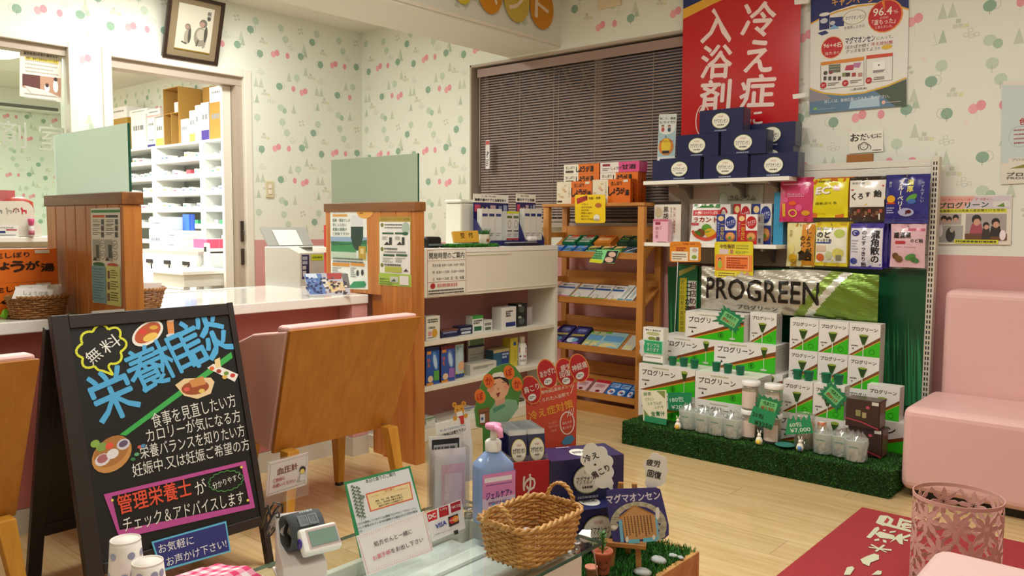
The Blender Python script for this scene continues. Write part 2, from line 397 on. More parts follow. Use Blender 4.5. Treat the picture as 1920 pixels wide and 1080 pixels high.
# doorway casing
dc = struct(part('door_1', boxes([(XA-.13, DY0-.05, 0, XA+.012, DY0+.004, DT+.05), (XA-.13, DY1-.004, 0, XA+.012, DY1+.05, DT+.05), (XA-.13, DY0+.005, DT-.004, XA+.012, DY1-.005, DT+.05)]), CASEW, bevel=.004))
part('door_head', boxes([(XA-.14, DY0+.005, DT-.06, XA-.02, DY1-.005, DT-.005)]), FRAMEM, dc)
part('door_jamb', boxes([(XA-.14, DY1-.05, .0, XA-.02, DY1-.005, DT-.062)]), FRAMEM, dc)
part('sliding_leaf', boxes([(XA-.11, DY1-.115, .01, XA-.08, DY1-.055, DT-.064)]), CASEW, dc)
part('door_lock', boxes([(XA-.02, DY1-.035, .96, XA-.008, DY1-.015, 1.10), (XA-.02, DY1-.035, .80, XA-.008, DY1-.015, .91)]).tube([(XA-.0, DY1-.03, 1.04), (XA+.02, DY1-.03, 1.03), (XA+.022, DY1-.04, 1.0)], .005), mat('dark_metal', '5a534c', .35, .8), dc)
# serving window casing, glass and ledge
w2 = struct(part('window_2', boxes([(XA-.13, WY1-.004, WB_, XA+.012, WY1+.045, WT+.045), (XA-.13, WY0-.045, WB_, XA+.012, WY0+.004, WT+.045), (XA-.13, WY0+.005, WT-.004, XA+.012, WY1-.005, WT+.045)]), CASEW, bevel=.004))
part('window_head', boxes([(XA-.12, WY0+.006, WT-.05, XA-.02, WY1-.006, WT-.006)]), FRAMEM, w2)
part('window_sill', boxes([(XA-.24, WY0-.03, WB_-.03, XA+.10, WY1+.03, WB_+.0)]), WHITE, w2, bevel=.004)
part('window_pane', boxes([(XA-.075, WY0+.006, WB_+.003, XA-.07, WY1-.006, WT-.052)]), GLASS, w2)
a = Art()
a.text('剤', .0, 0, .135, .15, 'b4b8aa', .0); a.text('室', .20, 0, .14, .15, 'b4b8aa', .0); a.text('調', -.2, 0, .14, .15, 'b4b8aa', .0)
p = PX(25, 252, XA-.069); a.obj('window_lettering', w2, loc=(XA-.069, p.y, p.z), rz=math.pi/2)
# ---------------------------------------------------------------- wallpaper motifs: trees, balloons, blocks
PG, DG, PK, GY, OL = 'c3d3bf', '8fb09a', 'e59aa4', 'cfd0c2', 'b4b7ab'
def motif(A, k, X, Z):
    a = Art(); x = z = 0.0
    if k == 'pair': a.ell(x-.02, z-.01, .026, .03, 'eba9b0', 12); a.ell(x+.02, z+.008, .026, .03, PK, 12); a.line([(x+.0, z-.035), (x+.005, z-.09)], .0016, 'd6cfc4')
    if k == 'single': a.ell(x, z, .022, .028, 'e29aa6', 12); a.line([(x, z-.028), (x-.004, z-.075)], .0015, 'd6cfc4')
    if k == 'dark': a.ring(x-.026, z+.004, .03, .03, .0025, OL, 14); a.ell(x, z, .033, .034, DG, 14); a.line([(x, z-.05), (x, z-.01)], .003, '8a917f')
    if k == 'darkr': a.ring(x+.03, z+.006, .027, .03, .0025, OL, 14); a.ell(x, z, .035, .033, DG, 14); a.line([(x, z-.048), (x, z-.01)], .003, '8a917f')
    if k == 'pale': a.ell(x, z, .034, .034, PG, 14); a.line([(x, z-.055), (x, z-.01)], .003, OL)
    if k == 'two': a.ell(x-.018, z+.012, .035, .032, PG, 14); a.ell(x+.024, z-.012, .026, .028, 'a9c3ac', 12)
    if k == 'tri': a.poly([(x-.027, z-.045), (x+.027, z-.045), (x, z+.045)], 'c6cfbd')
    if k == 'tri2': a.poly([(x-.024, z-.04), (x+.024, z-.04), (x, z+.04)], 'b5c4b0'); a.line([(x-.05, z+.03), (x-.03, z-.045), (x-.055, z-.045)], .002, OL)
    if k == 'blk':
        for i, (p, q) in enumerate(((-.03, -.02), (0, -.02), (.03, -.024), (-.012, .008))): a.rect(x+p-.013, z+q-.012, x+p+.013, z+q+.012, ('cdd3bd', GY, 'd9d8b4', 'c4c9b8')[i])
    if k == 'blo':
        for p, q in ((-.028, -.01), (.0, -.02), (.026, -.012), (-.006, .014)): a.frame(x+p-.012, z+q-.011, x+p+.012, z+q+.011, .002, OL)
    if k == 'flo':
        for p, q in ((-.02, .012), (.01, .02), (.02, -.01), (-.012, -.02)): a.ell(x+p, z+q, .013, .011, 'c9ccbc', 8)
    if k == 'rose': a.ell(x, z, .014, .014, 'ead9d2', 8)
    o = len(A.v); A.n += 1
    A.v += [(X+p*.76, Z+q*.76, A.n+n) for p, q, n in a.v]; A.f += [tuple(o+i for i in f) for f in a.f]; A.c += a.c; A.n += a.n
CELL = [('pair', 0, 0), ('single', .2, .0), ('darkr', .42, -.02), ('tri2', .5, -.07), ('dark', .76, .03), ('tri', .22, .22), ('tri', .5, .13), ('blk', .6, .17), ('pale', .35, .22), ('blo', .77, .21), ('tri', .69, .33),
        ('blk', .84, .42), ('darkr', .06, .34), ('single', .29, .345), ('pair', .46, .36), ('tri', .77, .33), ('tri', .29, .56), ('two', .1, .58), ('tri2', .7, .50), ('blo', .93, .5), ('pale', .7, .7),
        ('pale', .1, .72), ('flo', .42, .71), ('pale', .17, .83), ('darkr', .62, .8), ('blk', .82, .88), ('tri', .48, .88), ('blo', .26, .9), ('rose', .92, .1), ('rose', .55, .64)]
def paper(name, parent, u0, u1, z0, z1, pu, pz, holes, place, HR=.503, VR=.652):
    a = Art(.00004)
    for i in range(int((u0-pu)/HR)-1, int((u1-pu)/HR)+2):
        for j in range(int((pz-z1)/VR)-2, int((pz-z0)/VR)+2):
            for k, u, v in CELL:
                x, z = pu+(i+u)*HR, pz-(j+v)*VR
                if x < u0+.035 or x > u1-.035 or z < z0+.06 or z > z1-.05: continue
                if any(h[0]-.04 < x < h[1]+.04 and h[2]-.06 < z < h[3]+.08 for h in holes): continue
                motif(a, k, x, z)
    for q, v in enumerate(a.v): a.v[q] = (v[0], v[1], 1+v[2] % 9)
    o = a.obj(name, parent, MATS.get('wallprint') or print_mat('wallprint', .7), **place)
    o['kind'] = 'stuff'; return o
paper('wallpaper_print', wl, -.3, YB, .97, ZC, 3.335-.503*.0, 2.27, [(WY0-.05, WY1+.05, 0, WT+.05), (DY0-.05, DY1+.05, 0, DT+.05)], dict(loc=(XA, 0, 0), rz=math.pi/2))
paper('wallpaper_print', wb, XA, 1.5, .96, ZC, -4.331, 2.265, [(NX0-.02, NX1+.02, NZ0-.02, NZ1+.02), (BX0-.03, BX1+.03, BZ-.05, 3)], dict(loc=(0, YB, 0)))
paper('wallpaper_print', wb, -10.3, XA-.13, .9, ZC, -4.331, 2.265, [], dict(loc=(0, YB, 0)))
paper('wallpaper_print', wd, -.3, YB, .9, ZC, 3.335, 2.27, [], dict(loc=(-10.3, 0, 0), rz=math.pi/2))
paper('wallpaper_print', bm_, 1.5, YB, BZ-.02, ZC, 3.335+.25, 2.42, [], dict(loc=(BX1, 0, 0), rz=math.pi/2))
# ---------------------------------------------------------------- window, grille and blind
ALU = mat('bronze_aluminium', '6d5f57', .45, .3)
w1 = struct(part('window_1', boxes([(NX0, YB+.10, NZ0, NX0+.05, YB+.15, NZ1), (NX1-.05, YB+.10, NZ0, NX1, YB+.15, NZ1), (NX0+.05, YB+.10, NZ1-.05, NX1-.05, YB+.15, NZ1),
     (NX0+.05, YB+.10, NZ0, NX1-.05, YB+.15, NZ0+.05)]), ALU))
part('mullion', boxes([(-2.93, YB+.098, NZ0+.05, -2.87, YB+.148, NZ1-.05)]), mat('pale_aluminium', 'cbbfae', .4, .2), w1)
part('window_pane', boxes([(NX0+.05, YB+.12, NZ0+.05, -2.931, YB+.126, NZ1-.05)]), GLASS, w1); part('window_pane', boxes([(-2.869, YB+.12, NZ0+.05, NX1-.05, YB+.126, NZ1-.05)]), GLASS, w1)
part('window_reveal', boxes([(NX0-.012, YB-.004, NZ0-.03, NX0, YB+.0, NZ1+.012), (NX0-.012, YB-.004, NZ1, NX1+.012, YB, NZ1+.012), (NX0, YB, NZ0-.03, NX0+.003, YB+.098, NZ1), (NX0, YB-.06, NZ0-.03, NX1, YB+.098, NZ0-.002), (NX0+.003, YB, NZ1-.004, NX1, YB+.098, NZ1)]), FRAMEM, w1)
g = empty('lattice_grille', (NX0+.05, YB+.21, NZ0)); tag(g, 'folding diagonal metal lattice grille seen behind the left half of the blind', 'grille')
gm = mat('grille_metal', 'b5aca4', .5, .1)
for i in range(-4, 10):
    for s in (1, -1):
        x0 = i*.14; z0, z1 = 0., 1.04; xa, xb = (x0, x0+.52) if s > 0 else (x0+.52, x0)
        t0, t1 = 0., 1.
        for lim in (0., .93):
            if abs(xb-xa) > 1e-6:
                t = (lim-xa)/(xb-xa)
                if (lim == 0.) == (xb > xa): t0 = max(t0, t)
                else: t1 = min(t1, t)
        if t1-t0 < .12: continue
        A = Vector((xa+(xb-xa)*t0, s*.008, z0+(z1-z0)*t0)); B = Vector((xa+(xb-xa)*t1, s*.008, z0+(z1-z0)*t1)); dn = (B-A).normalized(); nn = Vector((-dn.z, 0, dn.x))*.012
        m = MB(); yv = Vector((0, .003, 0))
        m.add([A-nn-yv, B-nn-yv, B+nn-yv, A+nn-yv, A-nn+yv, B-nn+yv, B+nn+yv, A+nn+yv], [(0, 1, 2, 3), (7, 6, 5, 4), (0, 4, 5, 1), (1, 5, 6, 2), (2, 6, 7, 3), (3, 7, 4, 0)])
        part('lattice_bar', m, gm, g)
for x in (0, .465, .93): part('grille_post', boxes([(x-.012, -.02, -.0, x+.012, .02, 1.05)]), gm, g)
SLAT = mat('mauve_slat', 'a8938a', .45)
bl = empty('window_blind', (NX0, YB+.05, NZ0)); tag(bl, 'mauve brown venetian blind closed over the wide window', 'blind')
part('headrail', boxes([(.045, -.025, 1.0, 1.81, .02, 1.028)]), SLAT, bl, bevel=.003)
part('valance', boxes([(.04, -.034, .978, 1.81, -.028, 1.032)]), mat('mauve_valance', '9a8379', .4), bl)
sm = MB().grid(lambda u, v: (.05+1.755*u, -.0125+.025*v, .003*math.sin(math.pi*v)), 1, 3); sm = sm.mesh('slat', SLAT)
nz = 55
for i in range(nz): link('slat', sm, bl, (0, 0, .972-i*.0172), rx=math.radians(39))
part('bottom_rail', boxes([(.05, -.014, .005, 1.805, .014, .024)]), SLAT, bl, bevel=.003)
for x in (.12, .40, .68, .72, 1.0, 1.4): part('ladder_cord', MB().tube([(x, -.014, .98), (x, -.014, .02)], .0014, 5), mat('beige_cord', 'c0ad98', .7), bl)
part('tilt_wand', MB().tube([(.06, -.03, .98), (.06, -.03, .25)], .004, 6), mat('clear_wand', 'a79a90', .3), bl)
# ================================================================ COUNTERS AND PARTITIONS
PINEC = wood('honey_pine', 'c9823c', 'a9652a', (9, 9, .7), 3.2, .38, .22, knots=2.6); PINED = wood('dark_pine_cap', '8f5a2e', '6f431f', (.7, 9, 9), 3, .4, .08)
COUNT = mat('salmon_panel', 'b8706a', .55); GLOSSW = mat('gloss_worktop', 'eeece4', .07)
def counter_part(y0, y1, nm):
    pass
cn = empty('consultation_counter', (-3.38, 1.8, 0)); tag(cn, 'long white-topped consultation counter with salmon pink front between the wooden partitions', 'counter')
def sub(name, bxs, m, par, bevel=0):
    o = par.location
    return part(name, boxes([(b[0]-o.x, b[1]-o.y, b[2]-o.z, b[3]-o.x, b[4]-o.y, b[5]-o.z) for b in bxs]), m, par, bevel=bevel)
sub('worktop', [(-3.79, .1, .713, -2.975, 2.45, .755)], GLOSSW, cn, .004)
sub('front_panel', [(-3.10, .1, .09, -3.08, 2.45, .711)], COUNT, cn)
sub('end_pier', [(-3.078, 2.36, .09, -2.985, 2.45, .711)], PINKW, cn)
sub('baseboard', [(-3.10, .1, 0, -3.075, 2.355, .088), (-3.10, 2.355, 0, -2.98, 2.45, .088)], mat('grey_base', 'c6c2b4', .5), cn)
sub('cable_cover', [(-3.76, .2, .755, -3.70, 2.3, .757)], mat('pale_grey', 'd8d9d4', .4), cn)
def partition(name, label, y0, y1, xl, xr=-2.66, zt=1.182, npl=7, gl=1.398, glabel=''):
    p = empty(name, (xr, y0, 0)); tag(p, label, 'partition', 'pine partitions on the counter')
    n = npl; wv = (xr-.022-xl)/n
    for i in range(n):                                   # tongue-and-groove boards facing the camera side
        x0 = xl+wv*i; x1 = x0+wv
        zb = .757 if (x0+x1)/2 < -2.975 else .0
        if x0 < -2.972 < x1: zb = .757
        pts = [(x0+.0005, 0), (x1-.0005, 0), (x1-.0005, -.010), (x1-.004, -.014), (x0+.004, -.014), (x0+.0005, -.010)]
        m = MB().prism([(a-x0, b) for a, b in pts], zb, zt-.042)
        part('plank', m, PINEC, p, loc=(x0-xr, .014, 0))
    part('core', boxes([(xl-xr, .015, .757, -.315-.004, y1-y0, zt-.042), (-.311, .015, 0, -.022, y1-y0, zt-.042)]), PINEC, p)
    part('end_post', boxes([(-.0215, .001, 0, 0, y1-y0, zt-.042)]), PINEC, p, bevel=.002)
    part('top_cap', boxes([(xl-xr-.006, -.005, zt-.0415, .006, y1-y0+.005, zt)]), PINED, p, bevel=.003)
    g = part('frosted_panel', boxes([(0, -.004, 0, -2.668-xl-.02, .004, gl-zt)]), mat('frosted_green', 'c6d4c9', .6, trans=1, ior=1.12), None, loc=(xl+.02, (y0+y1)/2, zt+.0005))
    tag(g, glabel, 'glass panel', 'frosted panels above the partitions')
    part('panel_edge', boxes([(-2.668-xl-.02+.0002, -.004, 0, -2.668-xl-.018, .004, gl-zt)]), GREEN_EDGE, g)
    return p
partition('pine_partition', 'honey pine partition beside the orange ginger box, far left', 1.185, 1.247, -3.29, npl=7, gl=1.402, glabel='frosted green privacy panel on the far-left partition')
partition('pine_partition', 'honey pine partition with two posters behind the armchair', 2.455, 2.511, -3.305, npl=6, gl=1.394, glabel='frosted green privacy panel above the partition with two posters')
# reception counter
rc = empty('reception_counter', (-2.915, 3.17, 0)); tag(rc, 'white reception counter with open pink shelves facing the waiting room', 'counter')
RX = -2.915
sub('worktop', [(-3.5, 2.516, .938, RX, 3.83, .966)], WHITE, rc, .004)
sub('front_panel', [(RX-.03, 2.516, .719, RX, 3.83, .937)], mat('ivory_panel', 'e6e0cf', .45), rc, .002)
sub('panel_moulding', [(RX, 2.86, .925, RX+.004, 3.40, .930), (RX, 2.52, .735, RX+.004, 3.82, .740), (RX, 2.855, .735, RX+.003, 2.859, .93)], CREAM, rc)
sub('back_panel', [(RX-.235, 2.516, 0, RX-.215, 3.83, .937)], mat('dusty_pink', 'b57f7c', .6), rc)
for z, nm in ((.503, 'shelf'), (.275, 'shelf')): sub(nm, [(RX-.214, 2.516, z-.024, RX-.004, 3.83, z)], CREAM, rc, .003)
sub('plinth', [(RX-.214, 2.516, 0, RX-.0, 3.83, .062)], CREAM, rc, .003)
sub('side_panel', [(RX-.214, 3.81, .063, RX, 3.83, .718)], CREAM, rc)
sub('socket_plate', [(RX-.2149, 2.905, .66, RX-.209, 2.945, .675)], BLACK, rc)
# opening-hours sheet
a = Art(); W, Hh = .28, .236
a.rect(0, 0, W, Hh, 'f0ece0'); a.frame(.004, .004, W-.004, Hh-.004, .002, 'a85a5a')
a.text('開局時間のご案内', W/2, .203, .25, .032, '3a3633', .01); a.line([(.004, .178), (W-.004, .178)], .0016, 'a85a5a')
for i, s in enumerate(('月火水金  8:30〜13:00  14:30〜18:30', '木  8:30〜13:00  15:00〜18:00', '土  9:00〜13:00  日・祝  休業')):
    a.text(s, W/2+.01, .155-i*.034, .225, .017, '3a3633')
a.line([(.004, .072), (W-.004, .072)], .0016, 'a85a5a'); a.ell(.04, .053, .017, .014, 'b5302e')
a.words(.07, .045, .22, .063, 1, 'cf8f8b', .9, 4); a.words(.01, .008, W-.02, .036, 2, '4a4542', .5)
p = PX(799, 547, RX+.001)
hs = part('opening_hours_sheet', boxes([(-.07, .0002, 0, W, .0008, Hh)]), mat('paper', 'f0ece0', .7), loc=(RX+.0055, p.y-.0, .7255), rz=math.pi/2)
tag(hs, 'white opening-hours notice on the front of the reception counter', 'notice'); a.obj('lettering', hs)
# ================================================================ LARGE FURNITURE
VEN = wood('chair_veneer', 'b87a2c', 'a8691f', (14, 14, 1.0), 2.6, .35, .04); LEGW = wood('chair_leg_wood', 'd39a3c', 'bb7f2a', (8, 8, 1), 3, .4, .06)
def armchair(loc, label):
    c = empty('armchair', loc); tag(c, label, 'chair', 'pink armchairs at the counter')
    zb, zt, xb, xt = .288, .735, .08, .23
    def slab(x_off0, x_off1, hb, ht, z0, z1):                 # leaning slab across the back
        f = lambda z: xb+(xt-xb)*(z-zb)/(zt-zb)
        h = lambda z: hb+(ht-hb)*(z-zb)/(zt-zb)
        v = []
        for z in (z0, z1):
            for xo in (x_off0, x_off1):
                v += [(f(z)+xo, -h(z), z), (f(z)+xo, h(z), z)]
        return MB().add(v, [(0, 1, 3, 2), (4, 6, 7, 5), (0, 4, 5, 1), (2, 3, 7, 6), (0, 2, 6, 4), (1, 5, 7, 3)])
    part('back_panel', slab(-.016, .0, .267, .291, zb, zt-.004), VEN, c, bevel=.002)
    part('back_cushion', slab(-.085, -.0165, .262, .288, zb+.02, zt+.008), PINKL, c, bevel=.012, seg=3)
    for s in (-1, 1):
        y0, y1 = s*.292, s*.232
        P = [(-.235, .345), (.055, .292), (.13, .50), (.205, .728), (.0, .70), (-.235, .615)]
        m = MB().prism(P, min(y0, y1), max(y0, y1))
        m.v = [(a, cc*(.92+.08*(b-.288)/.44), b) for a, b, cc in m.v]
        m.f = [f[::-1] for f in m.f]
        part('arm', m, PINKL, c, bevel=.008, seg=3)
    part('seat_cushion', boxes([(-.23, -.21, .345, .05, .21, .43)]), PINKL, c, bevel=.02, seg=3)
    part('seat_frame', boxes([(-.225, -.235, .29, .06, .235, .344)]), VEN, c)
    for (xf, yf) in ((-.20, .225), (-.20, -.225), (.145, .262), (.145, -.262)):
        xt_, yt_ = xf*.80, yf*.86; m = MB()
        a, b = .024, .015
        zt2 = .30
        v = [(xf+p*b, yf+q*b, .012) for p, q in ((-1, -1), (1, -1), (1, 1), (-1, 1))]+[(xt_+p*a, yt_+q*a, zt2) for p, q in ((-1, -1), (1, -1), (1, 1), (-1, 1))]
        m.add(v, [(0, 3, 2, 1), (4, 5, 6, 7), (0, 1, 5, 4), (1, 2, 6, 5), (2, 3, 7, 6), (3, 0, 4, 7)])
        l = part('leg', m, LEGW, c, bevel=.003); part('glide', MB().lathe([(.017, 0), (.019, .004), (.017, .0115)], 10, (xf, yf, 0)), BLACK, l)
    return c
ac = armchair((-2.50, 1.835, 0), 'pink armchair with orange-brown wooden back in front of the counter, behind the blood pressure sign')
dup(ac, (-2.50, .50, 0), label='pink armchair with orange-brown wooden back half cut off at the left, beside the blackboard')
# ---------------------------------------------------------------- pine display rack
RK = wood('rack_pine', 'cf8f45', 'b37430', (9, 9, .8), 3, .42, .15, knots=3.5); RKH = wood('rack_pine_board', 'c98a42', 'ad702f', (.8, 9, 9), 3, .45, .12, knots=3)
r0x, r1x, ry0, ry1 = -3.04, -2.343, 3.845, 4.06
rk = empty('display_rack', ((r0x+r1x)/2, (ry0+ry1)/2, 0)); tag(rk, 'tall pine display rack with slanted shelves of medicine in front of the window', 'rack')
for x in (r0x, r1x-.04):
    for y in (ry0, ry1-.03): sub('post', [(x, y, 0, x+.04, y+.03, 1.19)], RK, rk, .002)
sub('top_board', [(r0x-.006, ry0-.008, 1.191, r1x+.006, ry1+.006, 1.209)], RKH, rk, .002)
LIPS = [.925, .657, .380, .112]
for i, z in enumerate(LIPS):
    sub('shelf_lip', [(r0x+.0405, ry0+.002, z-.028, r1x-.0405, ry0+.016, z+.008)], RKH, rk, .002)
    y0, y1, za, zb2 = ry0+.018, ry1-.032, z-.02, z+.075
    o = rk.location; m = MB(); t = .012
    vs = [(x-o.x, y-o.y, zz) for x in (r0x+.004, r1x-.004) for (y, zz) in ((y0, za), (y1, zb2), (y1, zb2-t), (y0, za-t))]
    m.add(vs, [(0, 4, 5, 1), (1, 5, 6, 2), (2, 6, 7, 3), (3, 7, 4, 0), (0, 1, 2, 3), (7, 6, 5, 4)]); part('slanted_shelf', m, RKH, rk)
    sub('back_rail', [(r0x+.0405, ry1-.028, z+.078, r1x-.0405, ry1-.014, z+.155)], RKH, rk)
    for x in (r0x+.008, r1x-.032): sub('side_rail', [(x, ry0+.031, z+.085, x+.024, ry1-.031, z+.115)], RK, rk)
sub('toe_board', [(r0x+.0405, ry0+.004, .0, r1x-.0405, ry0+.016, .06)], RKH, rk)
def shelf_pt(i, x, s):
    """point on slanted shelf i, s metres up the slope from the lip"""
    L = math.hypot(ry1-.032-ry0-.018, .095); y0 = ry0+.018
    return Vector((x, y0+(ry1-.032-y0)*s/L, LIPS[i]-.02+.095*s/L))
SH_ANG = math.atan2(.095, ry1-.032-ry0-.018)
# ---------------------------------------------------------------- gondola wall fixture with shelves, turf platform
gd = empty('wall_fixture', (-1.6, 4.03, 0)); tag(gd, 'white slatted wall fixture with slotted steel upright holding the candy bags', 'fixture')
GW = mat('gondola_white', 'dcd8cb', .45)
for i in range(5): sub('slat_board', [(-1.60, 4.02, .872+i*.087, -.958, 4.035, .872+i*.087+.083)], GW, gd, .002)
sub('top_rail', [(-1.60, 4.005, 1.308, -.958, 4.035, 1.352)], GW, gd, .003)
sub('header_board', [(-1.60, 4.012, 1.356, -.958, 4.035, 1.388)], GW, gd, .002)
sub('side_panel', [(-2.30, 4.03, .88, -1.602, 4.045, 1.305)], mat('taupe_panel', 'b8a698', .5), gd)
sub('upright', [(-.956, 3.985, 0, -.925, 4.035, 1.396)], mat('upright_enamel', 'd6cfc0', .4, .1), gd, .003)
m = MB()
for i in range(56):
    for x in (-.949, -.938): m.box(x+1.6, 3.9845-4.03, .06+i*.0236, x+1.6+.0055, 3.9849-4.03, .06+i*.0236+.015)
o = part('slot_rows', m, BLACK, gd); o['kind'] = 'stuff'
for k, (z, x0, x1, yf, lab) in enumerate(((1.323, -2.352, -1.545, 3.845, 'white upper wall shelf carrying the stacked navy boxes'), (.992, -2.352, -1.60, 3.85, 'white lower wall shelf carrying the diet food cartons'))):
    s = empty('wall_shelf', ((x0+x1)/2, 3.95, z)); tag(s, lab, 'shelf', 'white wall shelves')
    part('board', boxes([(-(x1-x0)/2, yf-3.95, -.020, (x1-x0)/2, .068, 0)]), WHITE, s, bevel=.002)
    for x in (-.2, .1, .3):
        P = [(0, 0), (-.16, 0), (-.16, -.012), (-.06, -.03), (-.02, -.07), (0, -.075)]
        m = MB(); n = len(P); vs = [(x-.006, .068+a, -.0205+b) for a, b in P]+[(x+.006, .068+a, -.0205+b) for a, b in P]
        m.add(vs, [tuple(range(n)), tuple(range(n, 2*n))[::-1]]+[(i, n+i, n+(i+1) % n, (i+1) % n) for i in range(n)]); part('bracket', m, mat('bracket_grey', '6d665e', .5), s)
TURFD = mat('turf_mat', '16350f', .9)
def turf(name, parent, faces, n, h, cols=('285616', '356c20', '1e4812', '437f2b'), seed=3, w=.004):
    """blades on flat patches: each patch is origin, edge a, edge b, normal"""
    R = random.Random(seed); m = MB(); tot = sum((Vector(a).cross(Vector(b))).length for O, a, b, N in faces)
    for O, a, b, N in faces:
        O, a, b, N = Vector(O), Vector(a), Vector(b), Vector(N); k = int(n*(a.cross(b)).length/tot)
        for i in range(k):
            p = O+a*R.random()+b*R.random(); d = (N+Vector((R.uniform(-.7, .7), R.uniform(-.7, .7), R.uniform(-.5, .6)))).normalized()*h*R.uniform(.6, 1.2)
            e = d.cross(Vector((R.uniform(-1, 1), R.uniform(-1, 1), R.uniform(-1, 1)))).normalized()*w/2
            m.add([p-e, p+e, p+d], [(0, 1, 2)], R.choice(cols))
    o = part(name, m, MATS.get('turf_blades') or print_mat('turf_blades', .6), parent); o['kind'] = 'stuff'; return o
px0, px1, py0, py1, pz = -2.172, -.915, 3.392, 3.99, .108
tp = empty('turf_platform', (px0, py0, 0)); tag(tp, 'low display platform covered in green artificial turf under the boxes', 'platform')
Wp, Dp = px1-px0, py1-py0
nb = 3
for i in range(nb): part('platform_block', boxes([(Wp*i/nb+.002, 0, 0, Wp*(i+1)/nb-.002, Dp, pz)]), TURFD, tp)
turf('turf_pile', tp, [((0, 0, .002), (Wp, 0, 0), (0, 0, pz-.002), (0, -1, 0)), ((0, 0, pz), (Wp, 0, 0), (0, Dp*.75, 0), (0, 0, 1)), ((Wp, 0, .002), (0, Dp*.3, 0), (0, 0, pz), (1, 0, 0))], 34000, .010)
# ---------------------------------------------------------------- seats
sf = empty('waiting_sofa', (0, 3.75, 0)); tag(sf, 'long pink leather waiting sofa with backrest along the right wall', 'sofa')
part('seat_block', boxes([(-.893, -.305, .035, 1.2, .14, .372)]), PINKL, sf, bevel=.035, seg=4)
part('backrest', boxes([(-.86, .142, .035, 1.2, .33, .812)]), PINKL, sf, bevel=.03, seg=4)
part('plinth', boxes([(-.85, -.26, 0, 1.16, .3, .034)]), BLACK, sf)
st = empty('ottoman', (0, 1.68, 0)); tag(st, 'pale pink leather ottoman cut off at the bottom right corner', 'ottoman')
part('seat_block', boxes([(-.432, -.33, .06, .3, .295, .372)]), mat('pale_pink_leather', 'e6c3bf', .42, bump=.05, bscale=180), st, bevel=.035, seg=4)
for x in (-.38, .25):
    for y in (-.28, .25): part('foot', MB().lathe([(.02, .007), (.024, .06)], 12, (x, y, 0)), BLACK, st)
# ---------------------------------------------------------------- red mat with woven lettering
mt = empty('floor_mat', (-.962, 1.25, 0)); tag(mt, 'red floor mat with pale woven lettering beside the waste bin', 'mat')
part('mat_body', boxes([(0, 0, 0, 1.5, 1.962, .006)]), mat('red_pile', 'b03a40', .95, noise=.12, nscale=220, bump=.5, bscale=900), mt, bevel=.003)
lt = PA((-.962, 1.25, .0063), (0, 1, 0), (-1, 0, 0)); CW = 'cfd2b4'
lt.pp([(1642, 980), (1650, 966), (1665, 967), (1676, 974), (1670, 985), (1655, 986)], CW); lt.pp([(1655, 982), (1664, 970), (1668, 975), (1661, 984)], 'b03a40')
for P in ([(1645, 982), (1715, 1000), (1712, 995), (1650, 978)], [(1680, 990), (1687, 971), (1694, 973), (1686, 992)], [(1690, 973), (1719, 979), (1718, 983), (1690, 977)], [(1689, 983), (1697, 980), (1715, 985), (1713, 991), (1692, 990)]): lt.pp(P, CW)
lt.pp([(1698, 986), (1707, 987), (1706, 988.5), (1697, 988)], 'b03a40')
for P in ([(1624, 1008), (1640, 990), (1647, 988), (1649, 993), (1632, 1010)], [(1640, 1001), (1650, 997), (1676, 1004), (1680, 1012), (1650, 1009)], [(1639, 1012), (1648, 1010), (1649, 1014), (1640, 1015)], [(1655, 1012), (1662, 1014), (1662, 1019), (1656, 1017)],
          [(1668, 1018), (1684, 1003), (1692, 1001), (1693, 1022), (1686, 1020), (1680, 1012)], [(1688, 1008), (1706, 1002), (1708, 1006), (1692, 1012)], [(1656, 994), (1661, 994), (1660, 997), (1655, 996)], [(1668, 997), (1680, 996), (1679, 999), (1668, 1000)],
          [(1694, 1012), (1703, 1013), (1702, 1016), (1694, 1014)], [(1627, 1026), (1672, 1031), (1671, 1034), (1630, 1028)], [(1634, 1021), (1664, 1037), (1661, 1037), (1632, 1023)], [(1656, 1022), (1660, 1024), (1644, 1036), (1640, 1034)],
          [(1613, 1050), (1625, 1044), (1639, 1039), (1648, 1042), (1648, 1050), (1632, 1056), (1630, 1063), (1618, 1058)], [(1582, 1079), (1588, 1065), (1598, 1063), (1602, 1067), (1594, 1079)], [(1634, 1079), (1645, 1071), (1653, 1072), (1653, 1077), (1650, 1079)]): lt.pp(P, CW)
lt.build('woven_lettering', mt, print_mat('woven_print', .95))
